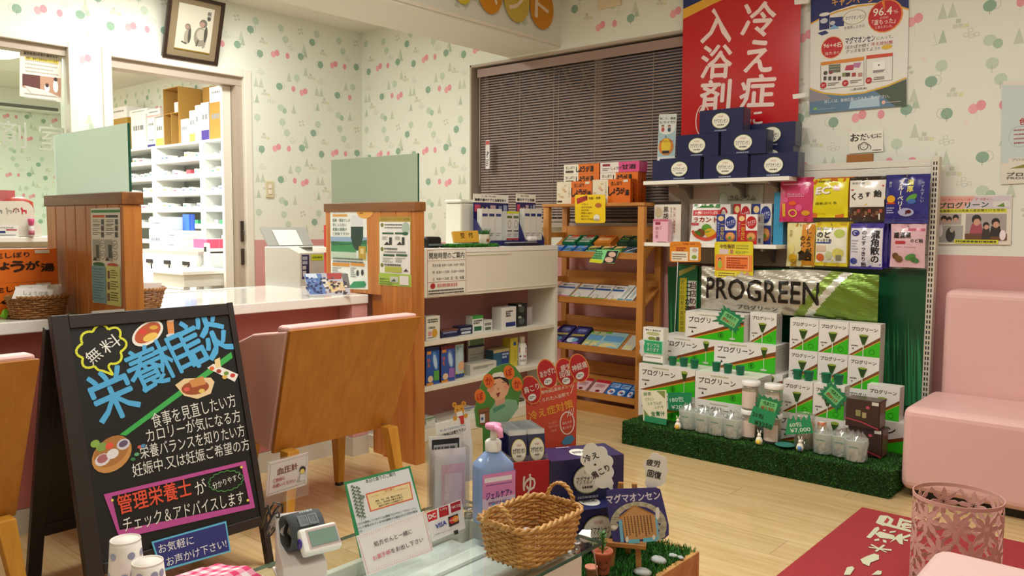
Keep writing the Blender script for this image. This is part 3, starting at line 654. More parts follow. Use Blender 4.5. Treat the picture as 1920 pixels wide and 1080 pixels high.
# ---------------------------------------------------------------- pink metal bin with flower cut-outs
bn = empty('waste_bin', (-.525, 2.655, .0065)); tag(bn, 'pink metal waste bin with flower-shaped cut-outs on the red mat', 'bin')
BP = mat('pink_enamel', 'cfa198', .42); Rb, Hb = .120, .285
def cyl(u, v): return (Rb*math.cos(u/Rb), Rb*math.sin(u/Rb), v)
m = MB(); per = 2*math.pi*Rb; nf = 9; fw = per/nf; rows = 3; rh = (Hb-.03)/rows
for rI in range(rows):
    for i in range(nf):
        cu, cv = (i+.5*(rI % 2))*fw, .012+rh*(rI+.5)
        for k in range(8):
            an = math.pi/4*k; rr = fw*.56 if k % 2 == 0 else fw*.60; d = (math.cos(an), math.sin(an)); e = (-d[1], d[0]); wv = fw*.10
            P = [(.05, 0), (.4, -.8), (.7, -.95), (1, 0), (.7, .95), (.4, .8)]
            m.add([cyl(cu+d[0]*rr*p+e[0]*wv*q, min(max(cv+d[1]*rr*p+e[1]*wv*q, .006), Hb-.008)) for p, q in P], [tuple(range(6))])
        ring = 14; vs = []
        for k in range(ring):
            for rad in (.22, .12): vs.append(cyl(cu+math.cos(2*math.pi*k/ring)*fw*rad, cv+math.sin(2*math.pi*k/ring)*fw*rad))
        m.add(vs, [(2*k, 2*((k+1) % ring), 2*((k+1) % ring)+1, 2*k+1) for k in range(ring)])
        for s in (-1, 1):
            for s2 in (-1, 1):
                b0 = (cu+s*fw*.5, cv+s2*rh*.5); w2 = fw*.05
                m.add([cyl(cu+s*fw*.10, min(max(cv+s2*rh*.16, .006), Hb-.01)), cyl(b0[0]-w2, min(max(b0[1]+w2*s2, .005), Hb-.007)), cyl(b0[0]+w2, min(max(b0[1]-w2*s2, .005), Hb-.007))], [(0, 1, 2)])
o = part('pierced_wall', m, BP, bn); sd = o.modifiers.new('solid', 'SOLIDIFY'); sd.thickness = .0016; sd.offset = 0
for nm, z0, z1 in (('rim', Hb-.011, Hb), ('foot_ring', 0.001, .012)):
    m = MB().lathe([(Rb-.0015, z0), (Rb+.0015, z0), (Rb+.0015, z1), (Rb-.0015, z1), (Rb-.0015, z0)], 48); m.f = m.f[:48*4]; m.c = m.c[:48*4]; m.s = [False]*len(m.f); part(nm, m, BP, bn)
part('bin_base', MB().lathe([(Rb-.003, .001), (Rb-.003, .003)], 40), BP, bn)
# ---------------------------------------------------------------- chalkboard A-frame
BX, BT = Vector((-2.193, .868, 0)), Vector((-2.41, .868, .825))
ab = empty('blackboard_stand', (-2.42, 1.14, 0)); tag(ab, 'black A-frame blackboard with colourful handwritten nutrition advice', 'blackboard')
FRM = mat('espresso_frame', '2a2321', .4); Wb = .55
bp = PA(BX, (0, 1, 0), (BT-BX).normalized()); Lb = (BT-BX).length
def on_board(name, bxs, m, bevel=0, pa=bp):                  # boxes in board axes: u, depth behind the face, v
    mm = MB()
    for u0, u1, d0, d1, v0, v1 in bxs: mm.box(u0, d0, v0, u1, d1, v1)
    o = pa.place(part(name, mm, m, bevel=bevel), ab); return o
on_board('front_stile', [(0, .045, -.004, .022, 0, Lb)], FRM, .002); on_board('front_stile', [(Wb-.020, Wb, -.004, .022, 0, Lb)], FRM, .002)
on_board('top_rail', [(.0455, Wb-.0205, -.004, .022, Lb-.04, Lb-.002)], FRM, .002); on_board('bottom_rail', [(.0455, Wb-.0205, -.004, .022, .135, .165)], FRM, .002)
on_board('chalk_panel', [(.0455, Wb-.0205, .002, .014, .1655, Lb-.0405)], mat('chalkboard', '161616', .5))
bk = PA((-2.665, .868, 0), (0, 1, 0), (BT-Vector((-2.665, .868, 0))+Vector((-.03, 0, -.01))).normalized())
on_board('back_stile', [(0, .04, -.001, .02, 0, Lb-.04)], FRM, .002, bk); on_board('back_stile', [(Wb-.04, Wb, -.001, .02, 0, Lb-.04)], FRM, .002, bk); on_board('back_rail', [(.0405, Wb-.0405, -.001, .02, .14, .18)], FRM, .002, bk)
on_board('back_panel', [(.0405, Wb-.0405, .004, .012, .1805, Lb-.05)], FRM, 0, bk)
on_board('hinge', [(.11, .2, -.006, .004, Lb-.004, Lb+.004)], STEEL, 0); on_board('stay_bar', [(Wb+.001, Wb+.004, .002, .012, .46, .50)], STEEL)
# chalk drawings, laid on the panel
bp.O = bp.O + bp.N*.0012
BLU, WHT = '4fa8dc', 'e4e4de'
def cloud(a, x, y, rx, ry, col, fillc, n, tpx, rot=0, amp=.16, tail=None):
    P = []
    for i in range(n*6):
        t = 2*math.pi*i/(n*6); k = 1+amp*abs(math.sin(n*t/2))-amp/2; p, q = rx*k*math.cos(t), ry*k*math.sin(t); P.append((x+p*math.cos(rot)-q*math.sin(rot), y+p*math.sin(rot)+q*math.cos(rot)))
    if tail:
        j = min(range(len(P)), key=lambda i: (P[i][0]-tail[0])**2+(P[i][1]-tail[1])**2); P[j] = tail
    if fillc: a.pp(P, fillc)
    if tpx: a.pl(P+[P[0]], tpx, col)
    return P
cloud(bp, 190, 652, 44, 38, 'd8dc3a', None, 8, 4.2, -.5, .22, (212, 703))
bp.pt('無', 165, 676, 186, 658, 26, WHT); bp.pt('料', 192, 655, 222, 634, 26, WHT)
bp.pe(277, 625, 33, 19, 'e9e6dd', 24, .5); bp.pe(277, 624, 28, 15, 'b9552f', 20, .5); bp.pe(282, 632, 15, 7, 'e9bf58', 14, .3); bp.pe(268, 622, 8, 5, 'd2402f', 10); bp.pe(288, 614, 8, 4, 'd9a63c', 10)
bp.pp([(312, 602), (325, 599), (327, 630), (316, 632)], 'd98f52'); bp.pe(320, 601, 6.5, 2.5, 'efe7da', 12); bp.pe(321, 629, 10, 4, 'cfd0d6', 12)
for ch, x0, y0, x1, y1, h in (('栄', 170, 757, 250, 722, 98), ('養', 240, 706, 306, 676, 84), ('相', 293, 680, 352, 652, 78), ('談', 346, 652, 424, 612, 92)): bp.pt(ch, x0, y0, x1, y1, h, BLU, .016)
bp.pp([(224, 815), (236, 817), (436, 671), (433, 660)], '3aa84e')
bp.pp([(388, 690), (400, 682), (447, 702), (440, 716)], 'e9e6df'); bp.pp([(402, 675), (412, 670), (414, 688), (404, 691)], 'e6cf9a')
for x, y, c in ((397, 691, 'd86a3a'), (410, 696, 'a03a2a'), (424, 700, '6d8f3a'), (436, 704, 'c83a2e'), (421, 707, 'd8b25a')): bp.pe(x, y, 5, 4, c, 8)
bp.pp([(328, 722), (345, 710), (395, 708), (402, 716), (395, 738), (370, 748), (345, 742)], 'e4c79a'); bp.pe(366, 727, 26, 13, '9a4a28', 16); bp.pp([(354, 714), (380, 705), (386, 720), (360, 727)], 'c98a4a'); bp.pe(350, 730, 6, 4, 'd85a4a', 8); bp.pe(378, 733, 6, 4, 'e0c060', 8)
for t, x0, y0, x1, y1, h in (('食事を見直したい方', 284, 790, 441, 749, 27), ('カロリーが気になる方', 274, 818, 450, 779, 25), ('栄養バランスを知りたい方', 262, 849, 458, 806, 25), ('妊娠中.又は妊娠ご希望の方', 248, 883, 467, 832, 24)): bp.pt(t, x0, y0, x1, y1, h, 'dcdcd6')
bp.pe(210, 852, 40, 30, 'c08a4a', 20, .5); bp.pe(209, 846, 36, 25, 'a56f35', 18, .5)
for x, y, rx, ry, c in ((192, 862, 15, 11, 'd9d5dd'), (192, 860, 11, 8, 'a4626a'), (211, 851, 12, 9, 'dedbe0'), (231, 833, 13, 10, 'c9c6d4'), (231, 832, 9, 6, '5d4a6a'), (190, 838, 11, 8, '7f9a4a'), (205, 836, 8, 6, 'd9503a'), (178, 832, 9, 7, '86a84a')): bp.pe(x, y, rx, ry, c, 12, .3)
for x, y, c in ((262, 838, 'c85a4a'), (268, 836, '4a86b8'), (249, 861, '3a7a4a'), (256, 852, '58a070')): bp.pe(x, y, 5, 3.5, c, 8)
K = [(194, 927), (460, 864), (478, 952), (224, 1010)]; I = [(209, 931), (452, 873), (468, 945), (224, 994)]
for i in range(4): bp.pp([K[i], K[(i+1) % 4], I[(i+1) % 4], I[i]], 'b44a94')
bp.pt('管理栄養士', 220, 948, 358, 912, 36, 'dc5038', .012); bp.pt('が', 366, 917, 386, 908, 26, WHT)
cloud(bp, 423, 902, 32, 18, '4a8a4a', None, 16, 1.6, -.2, .12); bp.pt('分かりやすく', 398, 912, 450, 893, 13, WHT)
bp.pt('チェック＆アドバイスします', 230, 985, 456, 932, 27, 'dcdcd6')
for x, y in ((210, 938), (452, 876), (464, 938)): bp.pe(x, y, 2.5, 2.5, 'e6dc5a', 8)
bp.build('chalk_lettering', ab)
cs = PA(BX+bp.N*-.006, (0, 1, 0), (BT-BX).normalized())
cs.pp([(288, 1018), (422, 981), (430, 1032), (304, 1067)], '2a2f78'); cs.pt('お気軽に', 297, 1030, 363, 1012, 18, 'e6e6ea'); cs.pt('お声かけ下さい!', 312, 1054, 424, 1018, 18, 'e6e6ea')
o = cs.place(part('callout_card', outline(cs.qs([(284, 1016), (424, 977), (433, 1034), (302, 1072)]), .002, '5fb4dc'), PRINT), ab); o['label'] = 'dark blue card edged in light blue'
cs.build('card_print', ab)
# ================================================================ POSTERS, WALL THINGS, DISPENSARY
def carton(w, h, d, cols='f2f1ec', front=None, side=None, top=None, name='carton', m=None):
    """printed box: local x to the right along the front, y into the depth, z up; cols = front or (front, side, top)"""
    c = (cols, cols, cols) if isinstance(cols, str) else cols
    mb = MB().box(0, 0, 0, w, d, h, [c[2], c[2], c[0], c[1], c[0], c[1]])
    for z in (.0,): pass
    mb.poly([(w+.0002, d*.5-.0006, .001), (w+.0002, d*.5+.0006, .001), (w+.0002, d*.5+.0006, h-.001), (w+.0002, d*.5-.0006, h-.001)], 'b5b3ad') if side is None and d > .03 else None
    if front: a = Art(); front(a, w, h); a.onto(mb)
    if side: a = Art(); side(a, d, h); a.onto(mb, M=Matrix.Translation((w, 0, 0)) @ SIDE)
    if top: a = Art(); top(a, w, d); a.onto(mb, M=Matrix.Translation((0, 0, h)) @ Matrix.Rotation(-math.pi/2, 4, 'X'))
    return mb.mesh(name, m or GLOSS)
def put(name, label, cat, me, loc, rz=0, group=None, rx=0, **k):
    return tag(link(name, me, None, loc, rz, rx, **k), label, cat, group)
def gbox(name, label, cat, x0, y0, x1, y1, Y, d, cols, group=None, front=None, side=None, zb=None, gap=.0):
    """a carton whose front stands on the plane Y, its outline given in pixels"""
    A, B = PY(x0, y1, Y), PY(x1, y1, Y); T = PY((x0+x1)/2, y0, Y); z = A.z if zb is None else zb
    return put(name, label, cat, carton(B.x-A.x-gap, T.z-z, d, cols, front, side), (A.x, Y, z), 0, group)
PAPER = mat('paper_white', 'f1eee4', .6)
# red banner in front of the window
a = PA((0, 4.06, 0), UX, UZ); RED = 'c4161f'
a.pp([(1281, -30), (1420, -30), (1330, -2), (1281, 28)], '1d2f6a'); a.pp([(1281, 17), (1330, -6), (1400, -30), (1425, -30), (1340, 6), (1281, 36)], 'e8b23a')
for s, x0, x1, y, h in (('冷', 1391, 1455, 34, 66), ('え', 1396, 1450, 103, 62), ('症', 1387, 1454, 169, 64), ('に', 1402, 1430, 219, 27), ('入', 1316, 1375, 46, 66), ('浴', 1314, 1374, 114, 64), ('剤', 1312, 1371, 179, 64)):
    a.pt(s, x0, y+1.5+2, x1, y-1.5+2, h, 'f3dcd8', .022)
a.pring(1318, 226, 14, 30, 2, 'f0d0cc')
o = sheet('hanging_banner', 'large red banner with white bath-salt lettering hanging beside the blind', 'banner', a, [(1282, -40), (1503, -40), (1496, 238), (1277, 262)], .001, RED, FILM)
a2 = PA((0, 4.058, 0), UX, UZ)
for q_ in ([(1489, 0), (1516, -2), (1516, 6), (1490, 9)], [(1486, 177), (1510, 174), (1510, 182), (1487, 186)]): a2.place(part('tape_strip', outline(a2.qs(q_), .0008, 'ece9e2'), PRINT), o)
# campaign poster
a = PA((0, 4.092, 0), UX, UZ)
a.pp([(1520, -20), (1704, -20), (1704, 16), (1670, 7), (1640, 5), (1600, 9), (1560, 22), (1520, 44)], '232a68'); a.pt('キャンペーン', 1560, 4, 1640, -3, 16, 'd9a24a', .02)
a.pl([(1520, 45), (1540, 34), (1570, 22), (1610, 11), (1650, 7), (1680, 10), (1704, 18)], 3, 'e0aa3e')
a.pp([(1536, 28), (1556, 26), (1555, 54), (1536, 57)], '232a68'); a.pe(1546, 27, 10, 3.5, 'e6e4de', 14); a.pe(1545, 39, 7, 5, 'c9cbd6', 12); a.pp([(1556, 33), (1583, 31), (1582, 49), (1556, 51)], '2b3274'); a.pe(1561, 43, 5, 4, 'c9cbd6', 12); a.pp([(1553, 56), (1564, 46), (1574, 53)], '7fb0dc'); a.pp([(1533, 62), (1548, 57), (1554, 62), (1541, 67)], '2b3274')
a.pe(1602, 32, 22, 14, 'b9b49a'); a.pe(1602, 32, 20, 12.5, 'ecebe0'); a.pt('マグマオンセン', 1585, 35, 1621, 30, 8, '2a2f55', .012); a.pw(1594, 24, 1610, 27, 1, 'b06a5a'); a.pw(1593, 39, 1609, 42, 1, '55575a')
a.pt('を使用した方の', 1583, 53, 1621, 48, 6, '44443e')
a.pe(1660, 30, 33, 31, 'e2913a'); a.pe(1659, 30, 31, 29, 'c01f25'); a.pp([(1653, 3), (1659, 2), (1659, 22)], 'e2812e'); a.pt('96.4', 1637, 24, 1673, 19, 15, 'f2eadc', .012); a.pt('%', 1676, 23, 1684, 20, 7, 'e9c8bc'); a.pt('の方が', 1650, 34, 1666, 32, 4, 'f2d8d0'); a.pt('「温もった」', 1635, 43, 1679, 38, 10, 'f2e2da', .01); a.pt('と答えました。', 1641, 52, 1674, 48, 5, 'f2d8d0')
a.pe(1560, 89, 21, 21, 'e9b48a'); a.pe(1560, 89, 19.5, 19.5, 'c01f25'); a.pt('96+4名', 1544, 86, 1578, 83, 10, 'f2e6da', .01); a.pw(1546, 92, 1575, 96, 1, 'ecc6bc'); a.pt('当たる!!', 1547, 101, 1573, 98, 6, 'f2e6da')
a.pt('マグマオンセン', 1585, 77, 1641, 71, 13, '252a58', .02); a.pt('に入って、', 1644, 72, 1675, 68, 6, '44443e'); a.pt('ぽかぽか続く', 1586, 89, 1630, 84, 7, '3c3c38'); a.pt('冷え症対策', 1633, 83, 1674, 79, 7, 'b9474a', .008); a.pt('グッズを当てよう!?', 1586, 97, 1650, 90, 7, '4a4440'); a.pe(1663, 88, 10, 4.5, 'd9b53a', 12)
a.pp([(1539, 117), (1621, 106), (1620, 113), (1539, 123)], 'd98a2e'); a.pw(1557, 110, 1602, 115, 1, 'f0d9a8'); a.pp([(1625, 104), (1674, 99), (1674, 105), (1624, 111)], 'cc4a2e'); a.pw(1629, 102, 1671, 106, 1, 'f0cdb8')
a.pp([(1554, 122), (1576, 120), (1576, 135), (1554, 137)], '6b6f5e'); a.pl([(1554, 126), (1576, 124)], 1, 'a9ab98'); a.pl([(1554, 131), (1576, 129)], 1, 'a9ab98'); a.pe(1548, 137, 4, 4, '4d4a48', 8); a.pe(1558, 136, 4, 3, '8a3a44', 8)
a.pp([(1587, 123), (1602, 121), (1600, 131), (1584, 132)], 'b8405a'); a.pp([(1601, 118), (1615, 117), (1611, 127), (1600, 126)], 'b878a4')
for x in (1547, 1556, 1565, 1574): a.pr(x-3, 143, x+3, 151, '5b5450')
for x, c in ((1583, '7d8a5a'), (1590, '4a3c3a'), (1601, 'a8483c'), (1613, 'b98a80')): a.pr(x-4, 136, x+4, 144, c)
a.pl([(1624, 111), (1624, 155), (1673, 150), (1674, 105)], .8, '8f8b80'); a.pl([(1539, 123), (1539, 168), (1620, 160), (1620, 113)], .8, '8f8b80'); a.pr(1636, 114, 1660, 138, 'f3f2ee'); a.pp([(1637, 132), (1660, 130), (1656, 135), (1637, 137)], '8a8a86'); a.pe(1648, 122, 1.5, 1.5, '222222', 8)
for x, y in ((1544, 160), (1585, 156), (1629, 151)): a.pe(x, y, 6, 6, 'b3191f', 14); a.pw(x-3, y-2.5, x+3, y+3, 2, 'f0c8be')
for x, y in ((1552, 156), (1594, 151), (1638, 145)): a.pw(x, y-3, x+22, y+6, 2, '66625a')
a.pw(1567, 168, 1645, 172, 1, '4a463e'); a.pt('11月30日(水)', 1595, 169, 1626, 165, 5, '33312d', .01)
a.pp([(1518, 166), (1545, 175), (1580, 178), (1620, 174), (1665, 161), (1700, 146), (1700, 198), (1518, 214)], '5f7f98'); a.pp([(1640, 170), (1700, 150), (1700, 198), (1680, 200)], '4d5a4c'); a.pp([(1518, 168), (1550, 178), (1560, 186), (1518, 192)], '8d8c92'); a.pp([(1595, 190), (1648, 180), (1650, 199), (1592, 204)], 'a9c4d6')
a.pl([(1518, 166), (1545, 175), (1580, 178), (1620, 174), (1665, 161), (1700, 146)], 3, 'd6ac38'); a.pt('詳しくは、専用応募ハガキをご覧ください。', 1546, 191, 1668, 180, 6.5, 'e6e8e6'); a.pw(1533, 202, 1566, 206, 1, 'c9d8de'); a.pe(1529, 204, 4, 2.5, '7ab85a', 8); a.pw(1661, 189, 1690, 193, 1, 'e6cdd0'); a.pe(1657, 192, 3.5, 4, 'e6b49a', 8)
sheet('campaign_poster', 'white campaign poster with navy top and red circles on the wall', 'poster', a, [(1520, -25), (1705, -25), (1700, 198), (1518, 214)], .001, 'e6e5de')
# get-well note with its wooden block
a = PA((0, 4.093, 0), UX, UZ)
for t, x0, x1, y, h in (('お', 1594, 1612, 258, 15), ('だ', 1613, 1625, 257, 13), ('い', 1626, 1635, 256, 6), ('じ', 1635, 1643, 255, 8), ('に', 1644, 1653, 254, 8)): a.pt(t, x0, y+.5, x1, y-.5, h, '1b1a19', .02)
a.pring(1620, 274, 8, 7.5, 1.2, '2b2927'); a.pl([(1612, 270), (1609, 274), (1611, 282)], 1.2, '2b2927'); a.pl([(1628, 270), (1633, 274), (1632, 280)], 1.2, '2b2927'); a.pl([(1615, 271), (1618, 271)], .8, '3b3937'); a.pl([(1622, 271), (1625, 271)], .8, '3b3937'); a.pl([(1618, 277), (1621, 277)], .8, '3b3937'); a.pw(1636, 279, 1653, 283, 1, '5a564e')
sheet('handwritten_note', 'small white note with a smiling face drawn under brush lettering', 'note', a, [(1592, 247), (1656, 243), (1656, 284), (1592, 288)], .001, 'ebe8dc')
A, B = PY(1595, 299, 4.07), PY(1643, 297, 4.07)
put('wooden_block', 'small brown wooden block on top of the candy fixture below the note', 'block', MB().box(0, 0, 0, B.x-A.x, .018, .036, '9a6224').mesh('wooden_block', PRINT), (A.x, 4.012, 1.3885))
# photo poster by the upright, narrow blue poster at the edge
a = PA((0, 4.093, 0), UX, UZ)
a.pp([(1761, 368), (1830, 368), (1800, 397), (1761, 398)], 'e3a89a'); a.pp([(1830, 368), (1897, 367), (1896, 392), (1800, 397)], 'cfc6cf'); a.pt('かわいいお子様に', 1766, 375, 1861, 373, 5, 'c04a3a'); a.pt('プログリーン', 1761, 386, 1854, 383, 12, '1f4a30', .03)
a.pp([(1862, 378), (1895, 376), (1894, 388), (1862, 388)], 'dcdcd4'); a.pp([(1868, 387), (1882, 380), (1884, 388)], '6a8a3a')
a.pr(1760, 391, 1888, 399, 'd6d633'); a.pt('無農薬の大分県産大麦若葉だけを使用!', 1761, 396, 1885, 393.5, 5, '33381a', .01)
a.pr(1761, 401, 1803, 421, 'b0a59c'); a.pr(1761, 423, 1806, 454, 'a3a39c'); a.pr(1809, 401, 1888, 451, 'a79f9a'); a.pp([(1809, 438), (1888, 438), (1888, 451), (1809, 451)], '6d4632')
for x, y, r in ((1770, 412, 6), (1780, 413, 5), (1792, 410, 6)): a.pe(x, y-2, r, r, '2e2724', 12); a.pe(x, y+2, r*.7, r*.7, 'c79a84', 10)
a.pe(1782, 440, 9, 14, '3a3a38', 14); a.pe(1785, 431, 4, 5, 'a8a08e', 10)
for x, y, r, s in ((1831, 414, 9, 'a8505e'), (1849, 424, 6, '3c3430'), (1867, 419, 8, '2c2826')): a.pp([(x-r*1.5, y+24), (x+r*1.4, y+24), (x+r, y+r*.6), (x-r, y+r*.6)], s); a.pe(x, y-r*.3, r, r, '2b211e', 14); a.pe(x+r*.1, y+r*.3, r*.72, r*.75, 'cf9c84', 12)
a.pe(1880, 441, 6, 10, 'efe3e6', 12); a.pe(1764, 433, 4, 11, 'e6dfe0', 12); a.pr(1789, 450, 1872, 456, 'd6d633'); a.pw(1792, 451, 1868, 455, 1, '4d5222', .7)
sheet('photo_poster', 'poster with photographs of three children beside the steel upright', 'poster', a, [(1759, 367), (1898, 365), (1895, 459), (1759, 458)], .001, 'e3ddcc')
a = PA((0, 4.094, 0), UX, UZ)
a.pp([(1879, 160), (1990, 160), (1990, 300), (1877, 306)], 'c6d2d2'); a.pt('色', 1911, 228, 1926, 227, 13, 'b3252c', .02); a.pring(1912, 256, 21, 20, .8, 'a9b3b0')
for i in range(4): a.pw(1901, 240+i*8, 1950, 246+i*8, 1, 'a85a58', .8, i)
a.pp([(1891, 297), (1960, 292), (1960, 312), (1894, 316)], 'ded9cc'); a.pp([(1894, 316), (1940, 302), (1960, 303), (1960, 312)], '8a8a34'); a.pt('プログリーン', 1897, 300, 1950, 298, 5, '33312d'); a.pt('プログリーン', 1888, 327, 1990, 326, 7, '2b2a28', .02); a.pt('PROGREEN', 1888, 334, 1960, 333, 4.5, '4a4844')
sheet('product_poster', 'pale blue product poster cut off at the right edge of the photo', 'poster', a, [(1880, 152), (1990, 150), (1990, 340), (1876, 346)], .001, 'ddd8ca')
# beam lettering: four paper ovals
for (x0, x1, yb, c, t, lb) in ((850, 887, 8, 'd3c53e', 'イ', 'yellow paper oval cut off by the top edge, leftmost on the ceiling beam'), (896, 943, 26, 'd58f12', 'ベ', 'orange paper oval second from the left on the ceiling beam'), (945, 993, 42, 'cdb548', 'ン', 'yellow paper oval with a white character between two orange ones'), (994, 1038, 55, 'd08a10', 'ト', 'orange paper oval with a white character nearest the window')):
    a = PA((BX1+.0135, 0, 0), UY, UZ); cx, ry = (x0+x1)/2, (x1-x0)*.92; cy = yb-ry
    k = (x1-x0); a.pt(t, cx-k*.30, cy-k*.12, cx+k*.30, cy+k*.12, k*1.0, 'f0dcc0', .015)
    P = [(cx+(x1-x0)/2*math.cos(i*math.pi/12), cy+ry*math.sin(i*math.pi/12)+(x1-x0)/2*math.cos(i*math.pi/12)*.27) for i in range(24)]
    sheet('paper_oval', lb, 'sign', a, P, .0012, c, group='oval letters on the beam')
A, B = PY(1123, 19, YB), PY(1160, 13, YB)
put('wall_plate', 'cream cover plate on the wall above the window', 'cover plate', MB().box(0, -.018, 0, .16, 0, .15, 'ded2b0').mesh('wall_plate', PRINT), (A.x, YB-.0004, A.z), bevel=.003)
sw = put('light_switch', 'beige light switch plate on the patterned wall above the printer', 'switch', boxes([(-.032, 0, -.058, .032, .008, .058)]).mesh('switch_plate', mat('switch_beige', 'd3c9a8', .4)), (XA+.0085, PX(505, 355, XA).y, PX(505, 355, XA).z), math.pi/2, bevel=.003)
for z in (-.02, .02): part('rocker', boxes([(-.012, -.004, z-.014, .012, -.0002, z+.014)]), CREAM, sw, bevel=.001)
sw.location.x = XA+.009
# framed monkey painting, leaning from the wall
O = Vector((-5.028, 2.512, 2.118)); pv = Vector((.105, 0, .345)).normalized(); pf = PA(O, UY, pv); pw_, ph_ = .372, .40
fr = empty('framed_painting', O); tag(fr, 'framed ink painting of two monkeys hanging above the doorway', 'painting')
def on_pa(pa, par, name, bxs, m, bevel=0):
    mm = MB()
    for u0, u1, d0, d1, v0, v1 in bxs: mm.box(u0, d0, v0, u1, d1, v1)
    return pa.place(part(name, mm, m, bevel=bevel), par)
DKW = mat('dark_frame_wood', '33241c', .35)
for bx_ in ((0, .022, -.012, .012, 0, ph_), (pw_-.022, pw_, -.012, .012, 0, ph_), (.0225, pw_-.0225, -.012, .012, 0, .022), (.0225, pw_-.0225, -.012, .012, ph_-.022, ph_)): on_pa(pf, fr, 'frame_bar', [bx_], DKW, .003)
on_pa(pf, fr, 'mat_board', [(.0225, pw_-.0225, .0, .004, .0225, ph_-.0225)], mat('taupe_mat', '86765a', .8)); on_pa(pf, fr, 'painting_sheet', [(.07, pw_-.065, -.003, -.0005, .07, ph_-.055)], mat('washi', 'cdc9b8', .8)); on_pa(pf, fr, 'gold_edge', [(.07, pw_-.065, -.004, -.0005, .062, .0695)], mat('gold_leaf', 'cfae4a', .3, .8))
ink = Art(); X0, Z0 = .07, .07
for x, z, rx, rz_, c in ((.16, .10, .042, .06, '8f8a7c'), (.165, .115, .03, .035, 'b8b2a2'), (.172, .185, .026, .026, '6d675c'), (.166, .18, .016, .016, 'a98a7c'), (.195, .12, .012, .05, '4d4a42'), (.077, .09, .024, .045, 'a09a8a'), (.088, .10, .010, .05, '4d4a42'), (.072, .15, .019, .019, '7d7568'), (.067, .148, .011, .012, 'a98a7c')): ink.ell(X0+x-.0, Z0+z-.01, rx, rz_, c, 16)
ink.line([(X0+.14, Z0+.03), (X0+.15, Z0+.07)], .012, '5d574c'); ink.line([(X0+.185, Z0+.025), (X0+.19, Z0+.06)], .012, '8d8678'); ink.line([(X0+.04, Z0+.045), (X0+.075, Z0+.035)], .008, '4d4a42')
ink.vtext('祝春', X0+.205, Z0+.255, .028, '4a4a48', .02); ink.words(X0+.195, Z0+.03, X0+.203, Z0+.09, 6, '6b6a64')
for i, v in enumerate(ink.v): ink.v[i] = (v[0], v[1], v[2])
mbk = MB(); ink.onto(mbk, lambda u, v: -.0032); pf.place(part('ink_drawing', mbk, PRINT), fr)
# posters on the partitions
Yp = 2.455-.0006
a = PA((0, Yp, 0), UX, UZ)
a.pr(620, 445, 688, 456, '8fa9c8'); a.pr(621, 454, 688, 474, '3f8a55'); a.pr(621, 474, 688, 486, 'b9c9b4'); a.pp([(621, 452), (650, 456), (688, 450), (688, 458), (621, 460)], '2f6a44')
a.pp([(659, 404), (678, 404), (682, 426), (657, 426)], 'd6d9da'); a.pp([(658, 425), (681, 425), (681, 445), (675, 466), (669, 470), (663, 464), (658, 446)], '1f3d30'); a.pp([(668, 470), (672, 470), (671, 484), (669, 484)], 'dfe4e4')
a.pe(684, 396, 16, 14, 'e0a24a', 16); a.pw(674, 391, 686, 403, 2, '8a4a1a'); a.pr(673, 462, 686, 486, 'b89a38'); a.pr(676, 466, 682, 476, 'd8c888')
a.pt('プロ・グリーン', 625, 398, 646, 398, 4, '33403a'); a.pr(624, 402, 651, 406, 'd69a3c')
for i, t in enumerate(('医薬・薬店でしか', '手に入らない', '貴重な健康汁', 'ご存知ですか?')): a.pt(t, 624, 413+i*8.5, (657, 650, 651, 655)[i], 413+i*8.5, 6, '3a6a58', .008)
a.pw(625, 484, 682, 492, 2, '5a625c'); a.pr(624, 494, 656, 498, 'd08c30'); a.pr(658, 494, 684, 498, 'd08c30'); a.pw(624, 501, 640, 512, 4, '8a8f88'); a.pw(658, 501, 668, 520, 5, '8a8f88'); a.pe(671, 512, 2.5, 6, '3b4441', 8); a.pe(680, 511, 2.5, 6, '2b3431', 8); a.pp([(656, 536), (664, 528), (684, 527), (687, 533), (684, 539), (658, 540)], '2f8a58')
sheet('juice_poster', 'tall poster with a glass of dark green juice on the wooden partition', 'poster', a, [(619, 391), (687, 391), (690, 543), (621, 541)], .0008, 'e6e9e2')
a = PA((0, Yp, 0), UX, UZ)
a.pr(710, 406, 771, 416, 'a98f34'); a.pt('プロポリス・ファイバーの特徴', 714, 411, 768, 411, 5, '5a4a1c'); a.pr(712, 416, 769, 513, 'e9e9e2')
for y in (422, 467, 497): a.pe(716.5, y, 3, 4, '7a7a30', 10)
a.pw(721, 419, 755, 424, 1, '4a524a'); a.pw(721, 425, 757, 429, 1, '6a726a'); a.pe(761, 428, 7.5, 12, 'a9bdae', 14); a.pe(760, 438, 6, 3.5, '2f6a50', 10)
for x in (717, 741): a.pr(x, 436, x+21, 439, '2f5a40'); a.pr(x+2, 477, x+23, 480, '2f5a40'); a.pp([(x+3, 459), (x+9, 453), (x+14, 459)], '23261f'); a.pr(x+13, 445, x+18, 459, '2b332b'); a.pw(x, 443, x+10, 450, 3, '9a9f98'); a.pw(x+1, 483, x+20, 492, 3, '9aa09a')
a.pw(721, 464, 746, 469, 1, '4a524a'); a.pw(721, 471, 763, 474, 1, '7a827a'); a.pw(721, 494, 752, 499, 1, '4a524a'); a.pr(722, 501, 754, 504, 'b4bc4a'); a.pr(722, 506, 754, 509, 'b4bc4a'); a.pp([(757, 509), (762, 504), (766, 509)], '23261f')
sheet('fiber_poster', 'gold-edged information poster nearest the end of the wooden partition', 'poster', a, [(710, 406), (771, 407), (770, 514), (711, 512)], .0008, 'a98f34')
